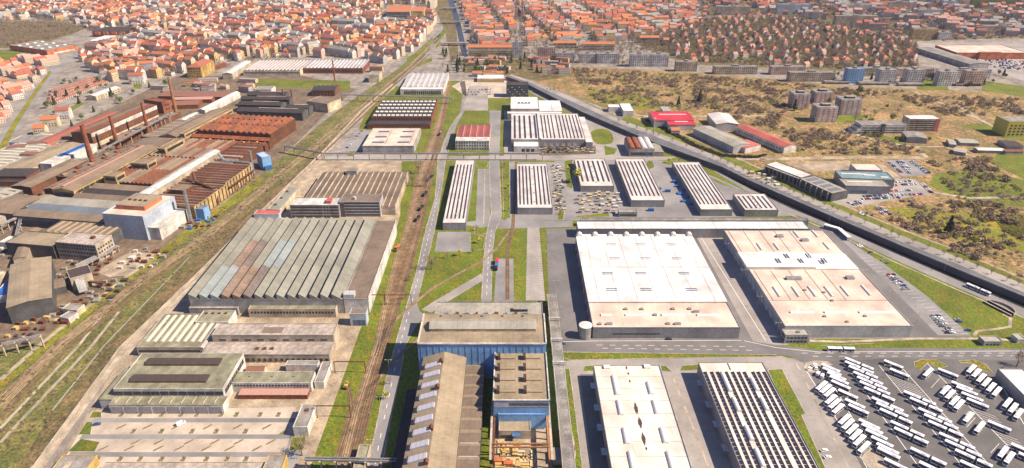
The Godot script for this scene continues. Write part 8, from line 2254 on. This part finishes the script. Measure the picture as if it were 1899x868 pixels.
	b("glass_roof_hall","long cream hall with slanting glass roof strips at the town edge","factory",-420.3,-1233.6,0.00,99.8,78.9,9,"wall_cream","grey_roof","flat",0,"")
	saw(16,2.6,1,["wall_cream"],"sky_glass","x",1)
	bands("f",0.02,0.98,[4],2.5,"glass_blue")
	b("glass_roof_hall","long brick hall with white glass roof strips beside the thin chimney","factory",-317,-1244.3,0.00,104.9,66.8,9,"brick","grey_roof","flat",0,"")
	saw(16,2.6,1,["wall_white"],"sky_glass","x",1)
	wins("f",0.02,0.98,20,[2],3,4)
	b("white_long_shed","white roofed long shed beside the glass roof halls","shed",-487.2,-1214.9,0.45,17,97.5,10,"wall_beige","white_sheet","gz",2,"")
	b("dark_red_shed","dark red roofed shed row along the town rail line","shed",-545.1,-1225.5,-16.55,10.3,91,6,"brick_dark","rust_dark","gz",2,"")
	b("white_block_house","white block with pink end before the dark halls","building",-395,-1081.8,0.00,26.5,20.7,7,"wall_white","roof_grey","flat",0,"")
	wins("f",0.05,0.95,8,[1,4],2,1.6)
	b("brick_villa","dark brick block with many chimneys on the green strip","building",-295.8,-1074,0.00,35.5,34.2,9,"brick_dark","dark_roof","gx",3,"")
	wins("f",0.05,0.95,6,[1,4.5],1.6,2)
	for i in 5: boxp("chimney_stack",1,3,1,"wall_beige",T,Vector3(lx(0.1+i*0.2),HH+1.5,0))
	b("cream_gatehouse","cream gate house at the end of the rail bridge","building",-232.7,-1161,0.00,17.2,31.7,12,"wall_cream","roof_grey","flat",0,"")
	wins("r",0.1,0.9,3,[2,6],2,2)
	b("yellow_corner_house","tall yellow corner house with red hipped roof","town house",-548.1,-1207.1,0.00,25,56.3,18,"wall_yellow","tile_red","hip",6,"")
	wins("f",0.05,0.95,5,[2,6,10,14],1.6,2)
	wins("r",0.1,0.9,4,[2,6,10,14],1.6,2)
	b("orange_market","orange walled supermarket with grey roof at the town edge","supermarket",-957,-1418.1,63.69,61.8,122.2,10,"orange_band","roof_grey","flat",0,"")
	bands("f",0.2,0.9,[1],3,"wall_white","shop_front")
	for i in 12: sky(0.1+(i%4)*0.25,0.2+(i/4)*0.3,6,4,1.5,"sky_plate","roof_unit")
	b("red_market","dark red retail hall with dark roof slots in the old town","supermarket",-897.1,-1595.8,0.00,84.3,56.7,12,"tile_brown","dark_roof","flat",0,"")
	for i in 4: sky(0.15+i*0.22,0.0,10,6,6,"orange_band","portal","box",5)
	b("white_market","white retail hall beside the dark red one","supermarket",-866.8,-1500,0.00,48.8,62.6,9,"wall_white","white_roof","flat",0,"")
	b("shopping_centre","wide peach roofed shopping centre with orange front","shopping centre",924,-1368.8,0.00,134.9,74.8,12,"orange_band","peach_roof","flat",0,"")
	sub("portico",0.3,0.6,-0.1,0.0,0,14,"orange_band","orange_band")
	b("long_mill","long dark grey hall running diagonally to the shopping centre","warehouse",841,-1322.5,-83.73,151.4,37.6,9,"wall_grey","roof_grey","gx",2,"")
	b("garage_row","long row of small garages with red and white roofs","garages",-688.7,-1070.8,85.66,146.2,6,3,"wall_white","tile_red","gx",1,"garage rows at the town edge")
	for i in 30: boxp("garage_door",2.2,2.1,0.2,"monitor_dark",T,Vector3(lx((i+0.5)/30),0.1,D/2))
	b("garage_row","long row of small garages with red and white roofs","garages",-698.6,-1083.4,84.46,132.5,6,3,"wall_white","tile_red","gx",1,"garage rows at the town edge")
	for i in 30: boxp("garage_door",2.2,2.1,0.2,"monitor_dark",T,Vector3(lx((i+0.5)/30),0.1,D/2))
	b("garage_row","long row of small garages with red and white roofs","garages",-708.8,-1096.5,82.82,118.2,6,3,"wall_white","tile_red","gx",1,"garage rows at the town edge")
	for i in 30: boxp("garage_door",2.2,2.1,0.2,"monitor_dark",T,Vector3(lx((i+0.5)/30),0.1,D/2))
	b("garage_row","long row of small garages with red and white roofs","garages",-719.2,-1109.9,80.48,103.4,6,3,"wall_white","tile_red","gx",1,"garage rows at the town edge")
	for i in 30: boxp("garage_door",2.2,2.1,0.2,"monitor_dark",T,Vector3(lx((i+0.5)/30),0.1,D/2))
	b("garage_row","long row of small garages with red and white roofs","garages",-729.8,-1123.7,77.06,88.3,6,3,"wall_white","tile_red","gx",1,"garage rows at the town edge")
	for i in 30: boxp("garage_door",2.2,2.1,0.2,"monitor_dark",T,Vector3(lx((i+0.5)/30),0.1,D/2))
	b("pale_row_house","long pale row house above the garages","building",-640.9,-1058.7,80.00,55.3,16.6,7,"wall_cream","white_sheet","gx",2,"")
	wins("f",0.05,0.95,9,[1,4],2,1.5)
	b("corner_house","cream house with orange roof nearest the works wall","house",-628.8,-901.7,12.00,19.8,12,10.6,"wall_cream","tile_orange","gx",4,"houses at the town edge")
	wins("f",0.05,0.95,5,[1.2,4.2],1.4,1.5)
	b("corner_house","small cream house with orange roof by the shop hall","house",-622.7,-868.8,12.00,14.2,12,8.8,"wall_cream","tile_orange","gx",4,"houses at the town edge")
	wins("f",0.05,0.95,5,[1.2,4.2],1.4,1.5)
	b("corner_house","white house with red roof by the parking strip","house",-631.2,-936.8,12.00,17.4,12,13.2,"wall_white","tile_red","gx",4,"houses at the town edge")
	wins("f",0.05,0.95,5,[1.2,4.2],1.4,1.5)
	b("corner_house","white flat house above the pale row house","house",-687.3,-1163.1,12.00,23.9,12,12.8,"wall_white","roof_grey","gx",4,"houses at the town edge")
	wins("f",0.05,0.95,5,[1.2,4.2],1.4,1.5)
	b("corner_house","white house with red gable by the lawn","house",-628.9,-1140.7,12.00,22.6,12,14.4,"wall_white","tile_red","gx",4,"houses at the town edge")
	wins("f",0.05,0.95,5,[1.2,4.2],1.4,1.5)
	b("corner_house","pale blue house with orange roof by the lawn","house",-643.5,-1210.5,12.00,21.9,12,18.9,"clad_paleblue","tile_orange","gx",4,"houses at the town edge")
	wins("f",0.05,0.95,5,[1.2,4.2],1.4,1.5)
	b("low_garage_strip","flat pale garage strip at the foot of the towers","garages",544.1,-1139.7,0.00,40.6,10,4,"wall_beige","roof_grey","flat",0,"garage strips below the towers")
	bands("f",0.02,0.98,[0.3],2,"monitor_dark","garage_door")
	b("low_garage_strip","flat pale garage strip at the foot of the towers","garages",603.3,-1132.4,0.00,50.2,10,4,"wall_beige","roof_grey","flat",0,"garage strips below the towers")
	bands("f",0.02,0.98,[0.3],2,"monitor_dark","garage_door")
	b("low_garage_strip","flat pale garage strip at the foot of the towers","garages",661,-1125.1,0.00,41.9,10,4,"wall_beige","roof_grey","flat",0,"garage strips below the towers")
	bands("f",0.02,0.98,[0.3],2,"monitor_dark","garage_door")
	b("low_garage_strip","flat pale garage strip at the foot of the towers","garages",750.6,-1125.1,0.00,48.2,10,4,"wall_beige","roof_grey","flat",0,"garage strips below the towers")
	bands("f",0.02,0.98,[0.3],2,"monitor_dark","garage_door")
	shed(-498.2,-1097.4,5)
	shed(-527,-1121.8,2)
	shed(-497.6,-1098.6,3)
	shed(-467.9,-1102.3,4)
	shed(-570,-1100.3,3)
	shed(-525.9,-1125.6,1)
	shed(-553.9,-1083.6,0)
	shed(-486.9,-1083.5,5)
	shed(-502.2,-1081.6,0)
	shed(-427.2,-1083.5,5)
	shed(-513.5,-1148.5,3)
	shed(-444.9,-1146.5,3)

func stage_08() -> void:
	shed(-427.8,-1107.7,4)
	shed(-475.2,-1070.4,0)
	shed(-491.4,-1110.6,0)
	shed(-517.9,-1118.4,4)
	shed(-272.6,-1228.8,4)
	shed(-296,-1218.9,1)
	shed(-242.3,-1224.2,2)
	shed(-18,-1243.3,3)
	shed(-37.1,-1326.3,1)
	shed(-58.7,-1296.8,4)
	shed(-27,-1282.5,0)
	shed(-53.6,-1244.1,0)
	shed(-47.1,-1313.7,3)
	shed(-79,-1315.8,4)
	shed(-73.1,-1277,1)
	shed(-76.3,-1307.8,3)
	shed(-62.7,-1299.8,5)
	shed(-32.5,-1280.9,2)
	shed(-67.5,-1306.9,3)
	shed(-33.5,-1244.4,1)
	shed(-18,-1320,4)
	shed(60.1,-1295,5)
	shed(48.7,-1242.4,2)
	shed(91.4,-1219.3,1)
	shed(52.9,-1318.9,0)
	shed(52.8,-1304.6,2)
	shed(99.2,-1255.1,0)
	shed(91.5,-1209.9,5)
	shed(87.4,-1238.5,1)
	shed(85.4,-1255.2,3)
	shed(77,-1285.4,3)
	shed(95.4,-1298.5,2)
	shed(77.8,-1313.9,2)
	shed(95.6,-1253.6,5)
	shed(62.1,-1220.3,5)
	shed(54.6,-1286.4,5)
	shed(36.9,-1316.4,4)
	shed(-23.7,-1191.1,1)
	shed(-55.9,-1188,0)
	shed(-38.8,-1178.9,2)
	shed(-29.7,-1191.3,4)
	shed(-61.2,-1192.1,1)
	shed(-38.3,-1195.5,2)
	shed(-564.2,-801.9,1)
	shed(-603.3,-779.6,0)
	shed(-530.1,-767.3,3)
	shed(-556.3,-774.4,3)
	shed(-537.7,-779.6,1)
	shed(-569.1,-764.9,5)
	shed(-555.5,-794.5,4)
	shed(-601.9,-791.6,5)
	shed(-552.5,-788.4,0)
	shed(-586.9,-806.3,5)
	b("yellow_front_hall","pale low hall with yellow portal front by the forecourt","hall",-35.9,-1161.1,0.00,45.5,27.3,6,"wall_cream","white_roof","flat",0,"")
	wins("f",0.1,0.9,10,[0.5],3,4,"wall_yellow","portal")
	goods(-438.3,-760.6,-377.4,-685,40,["rusty_steel","crate_grey","monitor_dark"],"%s scrap piece between the old works halls","scrap","scrap between the works halls",2.5,7)
	goods(-514.3,-708.8,-456.5,-648.3,30,["rusty_steel","crate_grey","monitor_dark"],"%s steel piece by the tan wedge shed","scrap","steel by the tan wedge shed",2.5,6)
	goods(-529,-923.1,-446.2,-836.2,36,["rusty_steel","crate_grey","wall_white"],"%s plant piece under the brick chimneys","scrap","plant under the chimneys",2.5,7)
	goods(-318.4,-608.3,-287.3,-578,22,["rusty_steel","crate_grey","tarp_blue"],"%s steel piece by the silver stack","scrap","steel by the silver stack",2,5)
	goods(-459.6,-572.2,-430.6,-519.2,30,["rusty_steel","crate_grey","wall_white","monitor_dark"],"%s clutter piece by the strip shed","scrap","clutter by the strip shed",2.5,6)
	goods(-379.9,-519.2,-343.7,-482.1,26,["rusty_steel","crate_grey","monitor_dark"],"%s steel piece between office and ore bunker","scrap","steel by the concrete office",2,5)
	goods(-344.4,-449.1,-324.2,-419.3,14,["rusty_steel","crate_grey"],"%s steel piece beside the big tan shed","scrap","steel beside the big tan shed",2,6)
